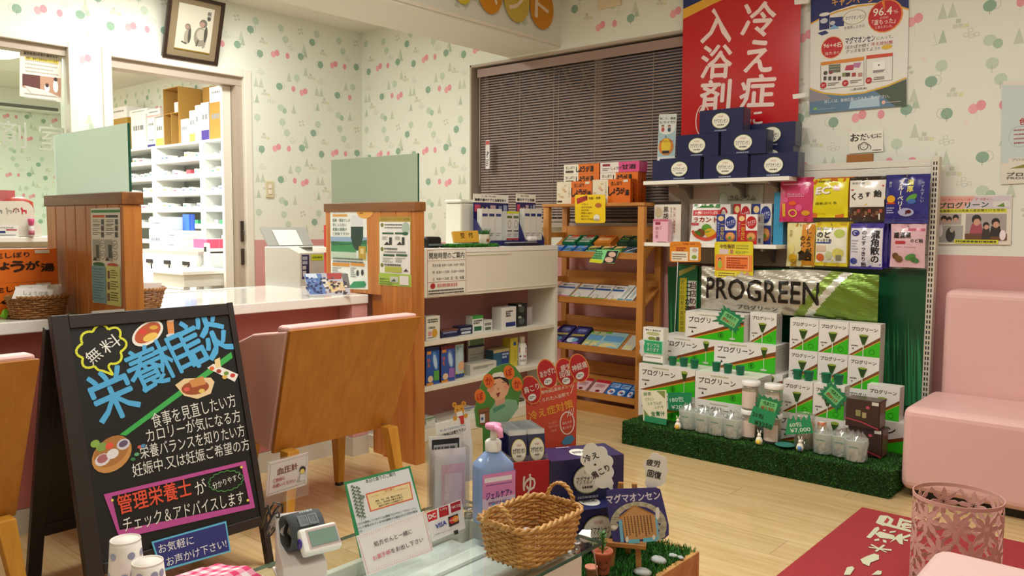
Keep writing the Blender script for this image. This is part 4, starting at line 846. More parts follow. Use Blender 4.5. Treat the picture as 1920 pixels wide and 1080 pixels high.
a = PA((0, Yp, 0), UX, UZ); a.pr(711, 515, 770, 534, 'a9c84e'); a.pt('プログリーン', 712, 523, 729, 523, 4, '3a5a1c', .01); a.pw(712, 527, 736, 533, 2, '6a8a3a'); a.pr(732, 519, 747, 529, 'c9cfc0'); a.pp([(733, 528), (740, 522), (743, 528)], '55655a'); a.pr(750, 518, 767, 534, 'e6e3dc')
sheet('leaflet_card', 'small lime green leaflet under the gold-edged poster', 'leaflet', a, [(710, 513), (771, 516), (771, 538), (710, 534)], .0008, 'b4cf66')
a = PA((0, 1.185-.0006, 0), UX, UZ); q0 = (171, 391, 225)
a.pr(171, 393, 225, 399, '3a8a50'); a.pr(173.5, 403, 196, 408, 'cf5a3c'); a.pr(198, 403, 221, 408, '4a4a48')
for i in range(4): a.pw(174, 411+i*8, 188, 417+i*8, 2, '7a6a62', .5, i); a.pw(199, 411+i*8, 214, 417+i*8, 2, '6a6a66', .5, i+5)
for i in range(3): a.pr(190, 411+i*12, 195, 421+i*12, '4b4d48'); a.pr(216, 411+i*12, 221, 421+i*12, '4b4d48')
a.pr(175, 449, 187, 489, 'a9aaa2'); a.pr(198, 449, 210, 489, 'a9aaa2'); a.pr(181, 459, 186, 484, '4a524c'); a.pr(204, 459, 210, 484, '4a524c'); a.pp([(175, 488), (179, 481), (183, 488)], '2b2c28'); a.pp([(198, 489), (202, 481), (206, 489)], '2b2c28')
for x, y in ((193, 458), (193, 478), (216, 459), (216, 479)): a.pring(x, y, 5, 8.5, .7, '9a9a92'); a.pw(x-3, y-3, x+3, y+3, 2, '7a7a74')
a.pe(186, 495.5, 11, 4, '2f7040', 14); a.pe(212, 497, 10, 3.5, 'c04a42', 14); a.rrect(*a.q(175, 566), *a.q(199, 499), .012, '7ba7b4'); a.pr(202, 500, 226, 571, 'd3d884')
for i in range(3): a.pr(203, 508+i*21, 207, 522+i*21, '7a5a40'); a.pw(209, 506+i*21, 223, 522+i*21, 4, '5a5c3a', .45, i)
a.pw(177, 503, 196, 560, 12, '5b8290', .3, 8)
sheet('guide_poster', 'narrow green-headed guide poster on the far-left partition', 'poster', a, [(170, 391), (225, 389), (228, 573), (174, 567)], .0008, 'e9e8e0')
# ---------------------------------------------------------------- dispensary behind the doorway
DW = mat('dispensary_white', 'f2f3ee', .4); SY = 3.78
ds = empty('dispensary_shelf', (-7.3, SY, 0)); tag(ds, 'tall white medicine shelving full of small boxes behind the doorway', 'shelving')
DX = [-8.95, -7.83, -6.92, -6.42]; DZ = [.905, 1.055, 1.205, 1.355, 1.51, 1.665, 1.82]
for i, x in enumerate(DX): sub('upright', [(x, SY, .0, x+(.085 if 0 < i < 3 else .04), SY+.29, 1.822)], DW, ds)
for i in range(3):
    x0, x1 = DX[i]+(.086 if 0 < i else .041), DX[i+1]-.001
    for z in DZ: sub('shelf', [(x0, SY+.002, z-.02, x1, SY+.285, z)], DW, ds)
    for z in DZ[:-1]:
        sub('label_strip', [(x0, SY-.004, z-.018, x1, SY+.0015, z+.024)], mat('clear_strip', 'd5d9d4', .3), ds)
        nlab = int((x1-x0)/.085); m = MB()
        for k in range(nlab): m.box(x0+.01+k*.085+7.3, -.0055, z-.008, x0+.075+k*.085+7.3, -.0043, z+.018)
        o = part('price_labels', m, PAPER, ds)
    sub('back_panel', [(x0, SY+.286, .3, x1, SY+.29, 1.80)], mat('shelf_back_grey', '8d8f88', .6), ds)
ORDW = ['first', 'second', 'third', 'fourth', 'fifth', 'sixth', 'seventh', 'eighth', 'ninth', 'tenth', 'eleventh', 'twelfth']; R = random.Random(11); variants = []
for i in range(8):
    w_, h_ = R.uniform(.045, .10), R.uniform(.035, .085); c1 = ['f3f4f2', 'eef0ee', 'f6f6f4', 'e8ecea', 'f2efe6', 'dfe8e6', 'f2f2f0', 'e9e4ea'][i]; acc = ['4a6aa8', 'c8506a', '3f8a6a', '8a8f94', 'c9a84a', '5a5f9a', '6a9ab0', '7a7d80'][i]
    def fr_(a, w, h, acc=acc): a.rect(w*.08, h*.55, w*.8, h*.72, acc); a.words(w*.1, h*.12, w*.85, h*.42, 2, '8b8f90')
    variants.append((w_, carton(w_, h_, .09, c1, fr_, name='medicine_box')))
red = carton(.075, .07, .09, 'd65a68', name='medicine_box'); vio = carton(.08, .05, .09, 'a99ccf', name='medicine_box'); grn = carton(.05, .06, .09, '3f9a6a', name='medicine_box')
for i in range(3):
    x0, x1 = DX[i]+(.1 if 0 < i else .05), DX[i+1]-.02
    if i == 0: x0 = -8.42
    for j, z in enumerate(DZ[:-1]):
        x = x0+R.uniform(0, .06); nn = 0
        while x < x1-.10:
            w_, me = R.choice(variants)
            if (i, j) == (1, 4) and .3 < x-x0 < .48: w_, me = .075, red
            elif (i, j) == (2, 4) and x-x0 > .22: w_, me = .08, vio
            elif (i, j) in ((1, 1), (2, 1)) and R.random() < .3: w_, me = .05, grn
            if not (i == 1 and j == 0 and x-x0 < .5) and not (i == 0 and j == 0):
                nn += 1; put('medicine_box', '%s medicine box from the left in the %s bay, %s dispensary shelf from the top' % (ORDW[nn-1], ('left', 'middle', 'right')[i], ORDW[5-j]), 'box', me, (x, SY+.03+R.uniform(0, .05), z+.0005), 0, 'small boxes on the dispensary shelving')
            x += w_+R.uniform(.01, .09)
def wbx(lab, px, col, Yt=3.86, d=.2, name='storage_carton', cat='carton', group='cartons on top of the dispensary shelving', acc=None, zb=1.8205, dx=0):
    x0, y0, x1, y1 = px
    def fr_(a, w, h):
        if acc: a.rect(0, h*.05, w, h*.3, acc)
        a.words(w*.15, h*.55, w*.85, h*.72, 1, '8a8c90', .8)
    if zb is None: return gbox(name, lab, cat, x0, y0, x1, y1, Yt, d, col, group, fr_)
    return gbox(name, lab, cat, x0, y0, x1, y1, Yt, d, col, group, fr_, zb=zb)
b1 = wbx('tall white carton standing beside the frosted panel on the shelving', (247, 216, 274, 273), 'f4f4f1')
wbx('flat white carton lying on the tall white carton', (243, 205, 276, 217), 'f6f6f3', zb=b1.location.z+b1.dimensions.z+.0005)
b1 = wbx('brown carton at the left end of the shelving top', (208, 222, 240, 270), 'b48d3c', dx=0); wbx('white carton stacked on the brown carton at the left end', (209, 201, 238, 222), 'f4f2f2', zb=b1.location.z+b1.dimensions.z+.0005)
b1 = wbx('navy and white carton low on the shelving top', (277, 254, 291, 271), 'f2f2f4', acc='30308a'); b2 = wbx('white carton with green label in the middle of its stack', (277, 221, 290, 253), 'f1f3f2', zb=b1.location.z+b1.dimensions.z+.0005); wbx('white carton with a pink stripe on top of its stack', (276, 204, 300, 220), 'f1ecec', zb=b2.location.z+b2.dimensions.z+.0005, acc='e0b8b4')
wbx('white and yellow carton beside the cardboard pigeonholes', (293, 220, 307, 268), 'f3f2e6', acc='dfd06a')
A, B, T = PY(308, 268, 3.84), PY(376, 268, 3.84), PY(340, 160, 3.84)
cb = empty('cardboard_organiser', (A.x, 3.84, 1.8205)); tag(cb, 'brown cardboard pigeonhole organiser on top of the white shelving', 'organiser'); KB = mat('cardboard', 'b48a45', .8); W_, H_ = (B.x-A.x)*.42, T.z-1.82
for nm, bx_ in (('side_wall', (0, 0, 0, .006, .24, H_)), ('side_wall', (W_, 0, 0, W_+.006, .24, H_*1.0)), ('shelf', (.0065, 0, H_*.55, W_-.0005, .238, H_*.55+.006)), ('divider', (W_*.5, 0, .0, W_*.5+.006, .238, H_*.55-.0005)), ('top_board', (.0065, 0, H_-.006, W_-.0005, .238, H_)), ('back_board', (.0065, .2385, 0, W_-.0005, .2399, H_-.0065))): part(nm, boxes([bx_]), KB, cb)
put('pink_packet', 'small pale pink packet inside the cardboard organiser', 'packet', carton(.07, .10, .1, 'ecd9dc'), (A.x+W_*.55, 3.87, 1.8205+H_*.55+.0065)); put('cardboard_sheet', 'brown cardboard sheet standing behind the white cartons', 'cardboard', boxes([(0, 0, 0, (B.x-A.x)*.5, .006, H_*1.02)]).mesh('sheet', KB), (A.x+W_+.02, 4.075, 1.8205))
b1 = wbx('white carton right of the cardboard organiser', (339, 223, 354, 262), 'f2f4f3'); b1 = wbx('white carton with orange bands in the middle of the row', (356, 207, 366, 260), 'f4f2ec', acc='e0a860'); b1 = wbx('slim tall white carton in the row on the shelving', (367, 197, 377, 260), 'f3f4f4'); b1 = wbx('white carton with a violet base by the second cardboard box', (378, 192, 392, 258), 'f0eef4', acc='4a3a8a')
b1 = wbx('open brown cardboard box near the doorway jamb', (394, 191, 418, 256), 'b0863f'); wbx('white carton on the open brown cardboard box', (393, 162, 416, 190), 'f4f2f3', zb=b1.location.z+b1.dimensions.z+.0005); b1 = wbx('white carton with a blue mark nearest the doorway jamb', (420, 206, 436, 256), 'f3f5f5', acc='7ab0c0'); wbx('tan carton on the white carton nearest the jamb', (419, 162, 436, 205), 'd8b25a', zb=b1.location.z+b1.dimensions.z+.0005)
# lockers, cabinet, desk, phone
LY = 3.1
lk = empty('locker_unit', (-6.17, LY, 0)); tag(lk, 'low white locker unit with lockable doors in the dispensary', 'lockers')
sub('carcass', [(-6.62, LY, 0, -5.73, LY+.45, .848)], DW, lk); sub('worktop', [(-6.64, LY-.01, .849, -5.71, LY+.46, .872)], mat('mauve_laminate', 'b5a09a', .4), lk)
for r_ in range(3):
    for c_ in range(3):
        x0 = -6.61+c_*.292; z1 = .84-r_*.27
        dd = sub('door', [(x0+.003, LY-.016, z1-.262, x0+.287, LY-.0005, z1)], WHITEP, lk, .003); part('handle', boxes([(x0+.10+6.17, -.026, z1-.075, x0+.20+6.17, -.0165, z1-.045)]), BLACK, dd, bevel=.002)
        if r_ == 0: part('key', MB().tube([(x0+.20+6.17, -.03, z1-.07), (x0+.2+6.17, -.03, z1-.12)], .006, 6), BLACK, dd)
cb2 = put('grey_cabinet', 'grey steel cabinet side behind the cordless phone', 'cabinet', boxes([(0, 0, 0, .5, .4, .86)]).mesh('cabinet', mat('cabinet_grey', 'a3a5a2', .5)), (-5.70, LY+.02, 0), bevel=.004); part('sticker', boxes([(.03, -.002, .755, .065, -.0004, .80)]), mat('blue_sticker', '3a86b0', .5), cb2)
dk = empty('dispensary_desk', (-5.45, 2.9, 0)); tag(dk, 'white desk with shallow drawer just inside the doorway', 'desk')
sub('desk_top', [(-5.68, 2.70, .735, -5.2, 3.09, .76)], DW, dk, .003); sub('drawer', [(-5.66, 2.72, .65, -5.22, 3.05, .734)], mat('pale_drawer', 'dfe0da', .4), dk, .003)
for x in (-5.66, -5.25): sub('leg', [(x, 2.73, 0, x+.03, 2.76, .649)], GREYP, dk)
ph = empty('cordless_phone', (-5.33, 2.95, .7605)); tag(ph, 'white cordless phone standing in its cradle on the dispensary desk', 'phone')
part('cradle', MB().lathe([(.042, 0), (.045, .012), (.03, .03)], 16), WHITEP, ph); hs_ = part('handset', boxes([(-.024, -.012, .03, .024, .014, .185)]), WHITEP, ph, bevel=.008); part('display', boxes([(-.016, -.0135, .125, .016, -.0122, .16)]), BLACK, hs_); part('keypad', boxes([(-.016, -.0135, .05, .016, -.0122, .11)]), GREYP, hs_)
for k, (x, lab, c, w_, h_, d_, zz) in enumerate(((-6.60, 'large white carton low in the pile on the lockers', 'f1f3f4', .26, .16, .25, 0), (-6.58, 'light blue and white carton on top of the pile on the lockers', 'dfeaf6', .24, .10, .22, .161), (-6.32, 'flat white document tray carton beside the pile', 'eef0ee', .20, .08, .25, 0), (-6.30, 'pale grey carton stacked on the document tray carton', 'e2e6e6', .18, .07, .2, .081))):
    put('supply_carton', lab, 'carton', carton(w_, h_, d_, c, lambda a, w, h: (a.rect(w*.6, h*.35, w*.95, h*.9, '3a62c8') if False else None, a.words(w*.1, h*.4, w*.7, h*.6, 1, '6a7078', .8))), (x, LY+.05, .8725+zz), 0, 'cartons on the lockers')
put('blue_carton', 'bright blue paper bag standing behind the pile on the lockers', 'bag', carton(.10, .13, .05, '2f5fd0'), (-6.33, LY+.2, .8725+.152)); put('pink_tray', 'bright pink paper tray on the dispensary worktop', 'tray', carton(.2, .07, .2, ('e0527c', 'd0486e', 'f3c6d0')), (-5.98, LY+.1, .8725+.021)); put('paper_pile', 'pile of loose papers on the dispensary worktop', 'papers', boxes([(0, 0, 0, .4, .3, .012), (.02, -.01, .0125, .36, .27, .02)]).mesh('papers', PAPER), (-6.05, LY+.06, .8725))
# air conditioner, round lamp, poster on the serving glass, things on the ledge
p0, p1 = PX(118, 212, -10.06), PX(118, 150, -10.06); pl_ = PX(0, 190, -10.06)
acn = empty('air_conditioner', (-10.18, p0.y, p0.z)); tag(acn, 'white wall air conditioner seen through the serving window', 'air conditioner'); hh = p1.z-p0.z
part('body', boxes([(-.118, -.95, .0, .09, 0, hh)]), WHITEP, acn, bevel=.015); part('flap', boxes([(.0905, -.9, .015, .10, -.04, .05)]), mat('flap_dark', '6f716e', .4), acn, bevel=.003); part('grille', boxes([(.0905, -.93, .07, .094, -.02, hh-.03)]), mat('warm_white', 'e9e8e0', .4), acn)
q_ = PZ(-8, 97, ZC-.03); lp = empty('ceiling_lamp', (q_.x, q_.y, ZC)); tag(lp, 'round white ceiling lamp glowing at the left edge', 'lamp'); part('shade', MB().lathe([(.0, -.075), (.12, -.07), (.19, -.045), (.21, -.001)], 28), mat('lamp_glow', 'fff8ea', .5, emit=6), lp); part('rim', MB().lathe([(.211, -.02), (.225, -.02), (.225, -.0005), (.211, -.0005)], 28), WHITEP, lp)
a = PA((XA-.064, 0, 0), UY, UZ)
a.pt('薬学教育6年制の薬学生が', 44, 99, 109, 107, 6, '4a4632', .015); a.pp([(47, 106), (110, 114), (109, 121), (47, 113)], 'd8c23a'); a.pt('病院・薬局で実務実習を行います', 49, 108, 107, 116, 4.5, '55501e', .01); a.pw(48, 117, 108, 136, 4, 'b9b5a8', .35)
a.pp([(42, 138), (114, 147), (114, 182), (42, 163)], 'b98f78'); a.pp([(42, 138), (75, 142), (75, 170), (42, 160)], '5d2f28'); a.pp([(45, 160), (80, 168), (114, 183), (60, 176)], 'e3d6d0'); a.pe(88, 165, 5, 8, 'e6e2e0', 10); a.pe(88, 160, 3.5, 4, '33221e', 8); a.pe(104, 162, 5, 12, 'dfe4ea', 12); a.pe(104, 149, 3.5, 4, '33261f', 8); a.pw(46, 178, 108, 186, 2, 'b5b0a6', .3)
sheet('student_notice', 'notice with a hospital photograph taped inside the serving window', 'notice', a, [(37, 87), (116, 97), (116, 192), (37, 180)], .0008, 'e9e5d8')
lz = WB_+.0005
a = PA((-4.965, 0, 0), UY, UZ); hb = [(-60, 377), (44, 377), (54, 380), (60, 386), (63, 392), (65, 410), (70, 418), (76, 424), (80, 443), (-60, 443)]
for x, c in ((-2, '7d8a7a'), (16, 'a5a69a'), (44, 'c23238')): a.pp([(x-6, 391), (x-3, 388), (x-1, 393), (x+6, 394), (x+6, 401), (x+4, 401), (x+3, 397), (x-1, 397), (x-1, 402), (x-3, 402), (x-4, 394)], c)
for k in range(5): a.pe(30+5*math.cos(k*math.pi/4), 396-5*math.sin(k*math.pi/4), 1.6, 1.6, '8a3a38', 8)
a.pl([(30, 400), (30, 393)], .8, '7a4a40')
hbx = a.place(part('decorated_box', outline([(u, max(v, lz)) for u, v in a.qs(hb)], .10, 'd9d4c6'), PRINT)); tag(hbx, 'cream container printed with small horses on the serving ledge', 'container'); a.build('horse_print', hbx)
pb = a.q(2, 350); put('red_bag', 'red bag peeping over the horse container', 'bag', MB().lathe([(.06, 0), (.085, .04), (.08, .10), (.03, .125)], 14, (0, 0, 0), sy=.5).mesh('bag', mat('red_cloth', 'c8342c', .5)), (-5.17, PX(33, 375, -5.17).y, 1.1), math.pi/2); put('pink_box', 'pink box behind the horse container at the left edge', 'box', carton(.35, .26, .05, 'dd6a70'), (-5.20, PX(28, 360, -5.2).y-.35, lz), math.pi/2)
def fr_(a, w, h): a.text('COLLOPRENE', w*.45, h*.8, w*.8, h*.16, '6a6a6c'); a.rect(0, h*.32, w*.6, h*.52, '2a3a78'); a.rect(w*.62, h*.56, w*.95, h*.68, 'b8505a'); a.words(0, h*.08, w*.9, h*.22, 1, '77777a')
q1 = PX(35, 443, -4.955); put('medicine_carton', 'flat white carton with a navy band on the serving ledge', 'carton', carton(.16, PX(35, 423, -4.955).z-lz, .008, 'e8e6e0', fr_), (-4.953, q1.y-.16, lz), math.pi/2)
q1 = PX(58, 441, -4.945); bt = empty('pink_cap_bottle', (-4.935, q1.y, lz)); tag(bt, 'small clear bottle with a bright pink cap on the serving ledge', 'bottle'); part('bottle_body', MB().lathe([(.013, 0), (.015, .006), (.015, .05), (.008, .063)], 14), mat('milky_plastic', 'd5cfd0', .2), bt); part('cap', MB().lathe([(.013, .0635), (.017, .092), (.015, .099)], 14), mat('hot_pink', 'd8568c', .35), bt); part('label', MB().lathe([(.0154, .01), (.0154, .035)], 14), mat('bottle_label', 'b86a7a', .5), bt)
# ================================================================ SHELF GOODS, CANDY, TURF DISPLAY
NAVY = '20244f'
def navy_front(a, w, h):
    vs = []
    for j in range(6):
        for i in range(15): a.rect(w*(.04+i*.066), h*(.1+j*.155), w*(.04+i*.066)+.0028, h*(.1+j*.155)+.0022, '333a72')
    a.ell(w*.5, h*.5, w*.215, h*.36, '10132e', 28); a.ell(w*.5, h*.5, w*.205, h*.34, '8f9a62', 28); a.ell(w*.5, h*.5, w*.195, h*.315, 'ecebdc', 28)
    a.text('マグマオンセン', w*.5, h*.49, w*.33, h*.2, '23242c', .012, 0, .12); a.text('別府温泉', w*.5, h*.68, w*.12, h*.08, 'b8564a'); a.words(w*.42, h*.28, w*.58, h*.35, 1, '55564e', .8); a.words(w*.36, h*.05, w*.64, h*.11, 1, '9aa0b8', .9)
def navy_side(a, w, h): a.rect(0, 0, w, h, '474a60'); a.rect(0, 0, w*.12, h, '2c2f52')
NW, NH, ND = .2385, .1165, .085
navy = carton(NW, NH, ND, (NAVY, '474a60', '2b2f5c'), navy_front, navy_side, name='bath_salt_box')
navl = carton(NW, .078, ND, (NAVY, '474a60', '2b2f5c'), navy_front, navy_side, name='bath_salt_box'); z1 = 1.3235; GRP = 'navy bath salt boxes on the upper shelf'
for k, (px, Y, row, lab) in enumerate(((1237, 3.868, 0, 'navy bath salt box at the left end of the bottom row'), (1320, 3.868, 0, 'navy bath salt box in the middle of the bottom row'), (1268, 3.868, 1, 'navy bath salt box at the left of the second row'), (1351, 3.866, 1, 'navy bath salt box at the right of the second row'),
        (1310, 3.868, 2, 'navy bath salt box on the very top of the pyramid'), (1403, 3.965, 2, 'navy bath salt box on top of the rear stack by the wall'), (1400, 3.965, 1, 'navy bath salt box in the middle of the rear stack'), (1388, 3.965, 0, 'navy bath salt box at the bottom of the rear stack'), (1224, 3.958, 0, 'navy bath salt box half hidden behind the bottom row at the left'))):
    z = z1+row*(NH+.0006) if Y < 3.964 else z1+row*.0785; put('bath_salt_box', lab, 'box', navy if Y < 3.964 or row == 2 else navl, (PY(px, 300, Y).x, Y, z), 0, GRP)
n3 = put('bath_salt_box', 'navy bath salt box at the right end of the bottom row, nearest the candy', 'box', navy, (PY(1405, 300, 3.868).x+.001, 3.88, z1), 0, GRP)
a = PA((0, 4.056, 0), UX, UZ)
a.pr(1234, 238, 1267, 294, 'a9c6cc'); a.pe(1251, 242, 15, 10, 'e9ece6', 16)
a.pt('肩こり、腰痛', 1237, 222.5, 1267, 221.5, 5, '3a5a48', .01); a.pt('もライヤ!!', 1237, 230, 1266, 228.5, 5, '33382f', .01)
for x, c in ((1243, 'b8484a'), (1255, '33506a')): a.pe(x, 243, 3, 4.5, c, 10); a.pe(x, 237, 2.6, 3, '241d1a', 10); a.pe(x, 238, 2, 2.2, 'd8ab90', 8)
a.pe(1249, 275, 14, 16, 'd8812a', 20); a.pe(1249, 274, 9, 14, 'e8c832', 16); a.pt('マグマオンセン?', 1236, 266, 1263, 264, 4.5, '3a3a1c', .01); a.pr(1242, 282, 1255, 288, '22242c'); a.pt('&', 1247, 256, 1250, 256, 4, '2f4a48')
st_ = sheet('standing_card', 'tall narrow pale blue card standing at the left of the navy boxes', 'card', a, [(1236, 214.5), (1269, 213), (1263, 345), (1230, 350)], .0012, 'dfe6e2')
st_.location = (st_.location.x, 4.056-.0, st_.location.z)
# lower shelf
z2 = .9925
def fr_(a, w, h):
    a.rect(0, 0, w, h*.93, 'e6dfd2'); a.rect(0, h*.93, w, h, '2a2320'); a.vtext('黒胡麻', w*.44, h*.88, h*.15, '26231f', .02); a.vtext('体に良い健康商品', w*.76, h*.86, h*.075, 'b0505a'); a.vtext('まるごと', w*.64, h*.86, h*.06, '3b3833'); a.ell(w*.17, h*.74, w*.13, h*.12, 'd8c9a4', 12); a.vtext('香りよい', w*.24, h*.5, h*.05, '4a463f'); a.rect(w*.6, 0, w*.9, h*.08, 'f0ece4')
A, B, T = PY(1226, 446, 3.93), PY(1276, 446, 3.93), PY(1250, 378, 3.93)
put('sesame_box', 'cream and black sesame carton at the left end of the lower shelf', 'carton', carton(B.x-A.x, T.z-z2, .075, ('e6dfd2', 'a3968a', '2a2320'), fr_), (A.x, 3.93, z2))
def fr_(a, w, h): a.rect(0, h*.9, w, h, 'c96a86'); a.rrect(w*.15, h*.76, w*.5, h*.88, .004, '9a2f4c'); a.vtext('絹の恵', w*.28, h*.7, h*.17, 'a85a76'); a.vtext('美肌', w*.52, h*.72, h*.08, 'b87a90'); a.words(w*.3, 0.001, w*.95, h*.05, 1, '6a4a50')
A, B, T = PY(1224, 449, 3.866), PY(1252, 449, 3.866), PY(1238, 411, 3.866)
put('pink_carton', 'small pale pink carton in front of the sesame carton', 'carton', carton(B.x-A.x, T.z-z2, .04, 'e9b6c6', fr_), (A.x, 3.866, z2))
def pouch(w, h, t, col, draw, back=None, crimp=.07, nu=14, nv=16, wr=.0022, m=None, name='pouch', taper=0, seed=0, grade=None):
    """pillow-shaped bag standing in the local xz plane"""
    R = random.Random(seed); ph = [R.uniform(0, 6.28) for _ in range(8)]
    def bul(u, v):
        e = (1-abs(2*u-1)**3.2); q = min(1, max(0, (v-crimp)/(1-2*crimp))); g_ = max(0., 1-abs(2*q-1)**2.4)
        rip = math.sin(9*u+ph[0]+4*v)*math.sin(11*v+ph[1])+.7*math.sin(17*u-9*v+ph[2])+.5*math.sin(31*u+ph[3])*(1-g_)
        return t/2*e*g_+wr*rip*(.4+.6*(1-g_))
    def xx(u, v): return w*(.5+(u-.5)*(1-.03*math.sin(math.pi*v))*(1-taper*v))
    mb = MB()
    cf = col
    mb.grid(lambda u, v: (xx(u, v), -bul(u, v)-.0004, h*v), nu, nv, cf)
    if grade:
        for j in range(nv):
            for i in range(nu): mb.c[j*nu+i] = grade((i+.5)/nu, (j+.5)/nv)
    n0 = len(mb.f); mb.grid(lambda u, v: (xx(1-u, v), max(bul(1-u, v), 0)*.8+.0004, h*v), nu, nv, back or col)
    if draw:
        a = Art(.0005); draw(a, w, h); a.onto(mb, lambda x, z: -bul(min(max(x/w, 0), 1), min(max(z/h, 0), 1))-.0012)
    return mb.mesh(name, m or FILM)
def fr_(a, w, h):
    a.rect(w*.15, h*.9, w*.95, h*.99, '3a7a40', 10, 3); a.rect(w*.14, h*.70, w*.96, h*.84, 'c02f38', 10, 4); a.text('食べても、低カロリー甘味', w*.55, h*.77, w*.7, h*.08, 'f0dcd4'); a.text('ラカント', w*.55, h*.60, w*.75, h*.13, 'a8322e', .03)
    a.ell(w*.6, h*.38, w*.15, h*.11, '5f9a3a', 16); a.ell(w*.7, h*.26, w*.16, h*.12, 'e0b030', 16); a.ell(w*.42, h*.27, w*.13, h*.1, '7a4a2a', 16); a.ell(w*.3, h*.24, w*.12, h*.08, '4a7a30', 12)
    a.ring(w*.55, h*.42, w*.48, h*.36, w*.10, 'cf4a30', 16, 0, math.pi*1.1, math.pi*1.9); a.rect(w*.08, h*.46, w*.36, h*.52, 'b8404a', 4, 2)
A, B, T = PY(1289, 452, 3.885), PY(1349, 452, 3.885), PY(1320, 382, 3.885)
put('sweetener_pouch', 'white and red stand-up sweetener pouch with green top', 'pouch', pouch(B.x-A.x, T.z-z2, .045, 'e9e7e2', fr_, taper=.18, crimp=.03, seed=2), (A.x, 3.905, z2))
def fr_(a, w, h): a.ring(w*.5, h*.55, w*.42, h*.38, w*.16, 'c0303a', 20, 0, .7, 5.5); a.rect(0, 0, w, h*.08, 'c0303a')
A, B, T = PY(1343, 451, 3.965), PY(1372, 451, 3.965), PY(1352, 383, 3.965)
put('red_c_box', 'white carton with a red letter behind the diet cartons', 'carton', carton(B.x-A.x-.012, T.z-z2, .05, 'eae6e0', fr_), (A.x, 3.965, z2))
def diet(c1):
    def f(a, w, h):
        a.rect(0, 0, w*.42, h, c1); a.ell(w*.21, h*.86, w*.15, h*.09, 'e6c88a', 14); a.vtext('一日分に', w*.29, h*.74, h*.15, 'e0b83a', .02); a.vtext('体にやさしい', w*.10, h*.74, h*.08, 'd8d8e6'); a.rect(w*.42, 0, w, h*.46, c1); a.ell(w*.70, h*.73, w*.26, h*.21, c1, 20)
        a.text('マイクロ', w*.70, h*.74, w*.40, h*.12, 'e6e6f0', .015, .25); a.text('ダイエット', w*.70, h*.65, w*.34, h*.06, 'e6e6f0', 0, .25); a.ell(w*.71, h*.24, w*.25, h*.17, 'b0683c', 14); a.ell(w*.71, h*.27, w*.2, h*.11, 'e0a060', 12); a.ell(w*.68, h*.2, w*.09, h*.06, '6a8a3a', 10)
    return f
def dside(a, w, h): a.rect(0, 0, w, h, 'd9d2c6'); a.ell(w*.27, h*.83, w*.15, h*.1, '9a5a5a', 12); a.words(w*.45, h*.7, w*.9, h*.95, 4, '8a8278', .4); a.words(w*.1, h*.3, w*.9, h*.66, 6, 'a89f94', .35); a.rect(w*.15, h*.05, w*.5, h*.2, '6a6258')
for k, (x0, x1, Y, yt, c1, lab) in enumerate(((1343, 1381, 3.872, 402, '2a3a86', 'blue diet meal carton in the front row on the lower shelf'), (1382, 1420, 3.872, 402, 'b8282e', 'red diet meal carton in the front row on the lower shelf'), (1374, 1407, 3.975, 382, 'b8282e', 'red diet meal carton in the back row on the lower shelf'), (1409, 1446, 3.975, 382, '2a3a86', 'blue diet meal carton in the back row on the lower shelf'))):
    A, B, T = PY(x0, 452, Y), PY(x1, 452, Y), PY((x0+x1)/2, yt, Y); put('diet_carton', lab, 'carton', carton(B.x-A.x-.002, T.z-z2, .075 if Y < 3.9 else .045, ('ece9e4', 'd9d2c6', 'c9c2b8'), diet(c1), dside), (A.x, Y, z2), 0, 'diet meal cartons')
def fr_(a, w, h): a.text('カルシウム', w*.55, h*.62, w*.6, h*.2, '5a605a', .03, 0, .2); a.text('ウエハース', w*.53, h*.32, w*.5, h*.18, '5a605a', .03, 0, .2); a.ring(w*.13, h*.5, w*.11, h*.33, w*.012, '7a7f78')
A, B = PY(1367, 392, 4.0), PY(1452, 392, 4.0)
put('wafer_pack', 'grey silver pack of calcium wafers standing behind the diet cartons', 'pack', pouch(B.x-A.x, PY(1410, 346, 4.0).z-z2, .014, 'a9ada4', lambda a, w, h: None, m=FOIL, crimp=.04, seed=5), (A.x-.07, 4.0255, z2))
a_ = Art(.0006); fr_(a_, B.x-A.x, .16); wp = bpy.data.objects['wafer_pack']; o = a_.obj('pack_print', wp, GLOSS); o.location = (0.0, -.0125, PY(1410, 346, 4.0).z-z2-.165)
put('blue_carton', 'bright blue carton at the right end of the lower shelf beside the candy', 'carton', carton(.05, .26, .05, '3f9ac8'), (-1.668, 3.972, z2))
def pop(name, lab, px, draw, col, Y):
    a = PA((0, Y, 0), UX, UZ); draw(a); x0, y0, x1, y1 = px; r = 4; P = []
    for cx, cy, an in ((x1-r, y0+r, -90), (x1-r, y1-r, 0), (x0+r, y1-r, 90), (x0+r, y0+r, 180)):
        for k in range(4): P.append((cx+r*math.cos(math.radians(an+30*k)), cy+r*math.sin(math.radians(an+30*k))))
    return sheet(name, lab, 'price card', a, P, .0012, col, GLOSS)
def dr(a): a.pr(1259, 472, 1290, 489, 'e9ddc8'); a.pt('ラカント', 1259, 462, 1276, 457, 5, '9a6a28'); a.pt('糖質0', 1279, 457, 1312, 458, 4, 'b8502a'); a.pw(1268, 463, 1288, 471, 2, 'a8401f', .7); a.pw(1261, 475, 1288, 487, 3, '8a7a5a', .45); a.pr(1293, 464, 1310, 488, 'dfe2d0'); a.pe(1302, 482, 5, 4, '8a9a3a', 10); a.pe(1303, 469, 5, 4, 'c0a8a0', 10)
pc = pop('price_card', 'small orange price card clipped under the lower shelf', (1256, 453, 1314, 491), dr, 'e08a2a', 3.8435)
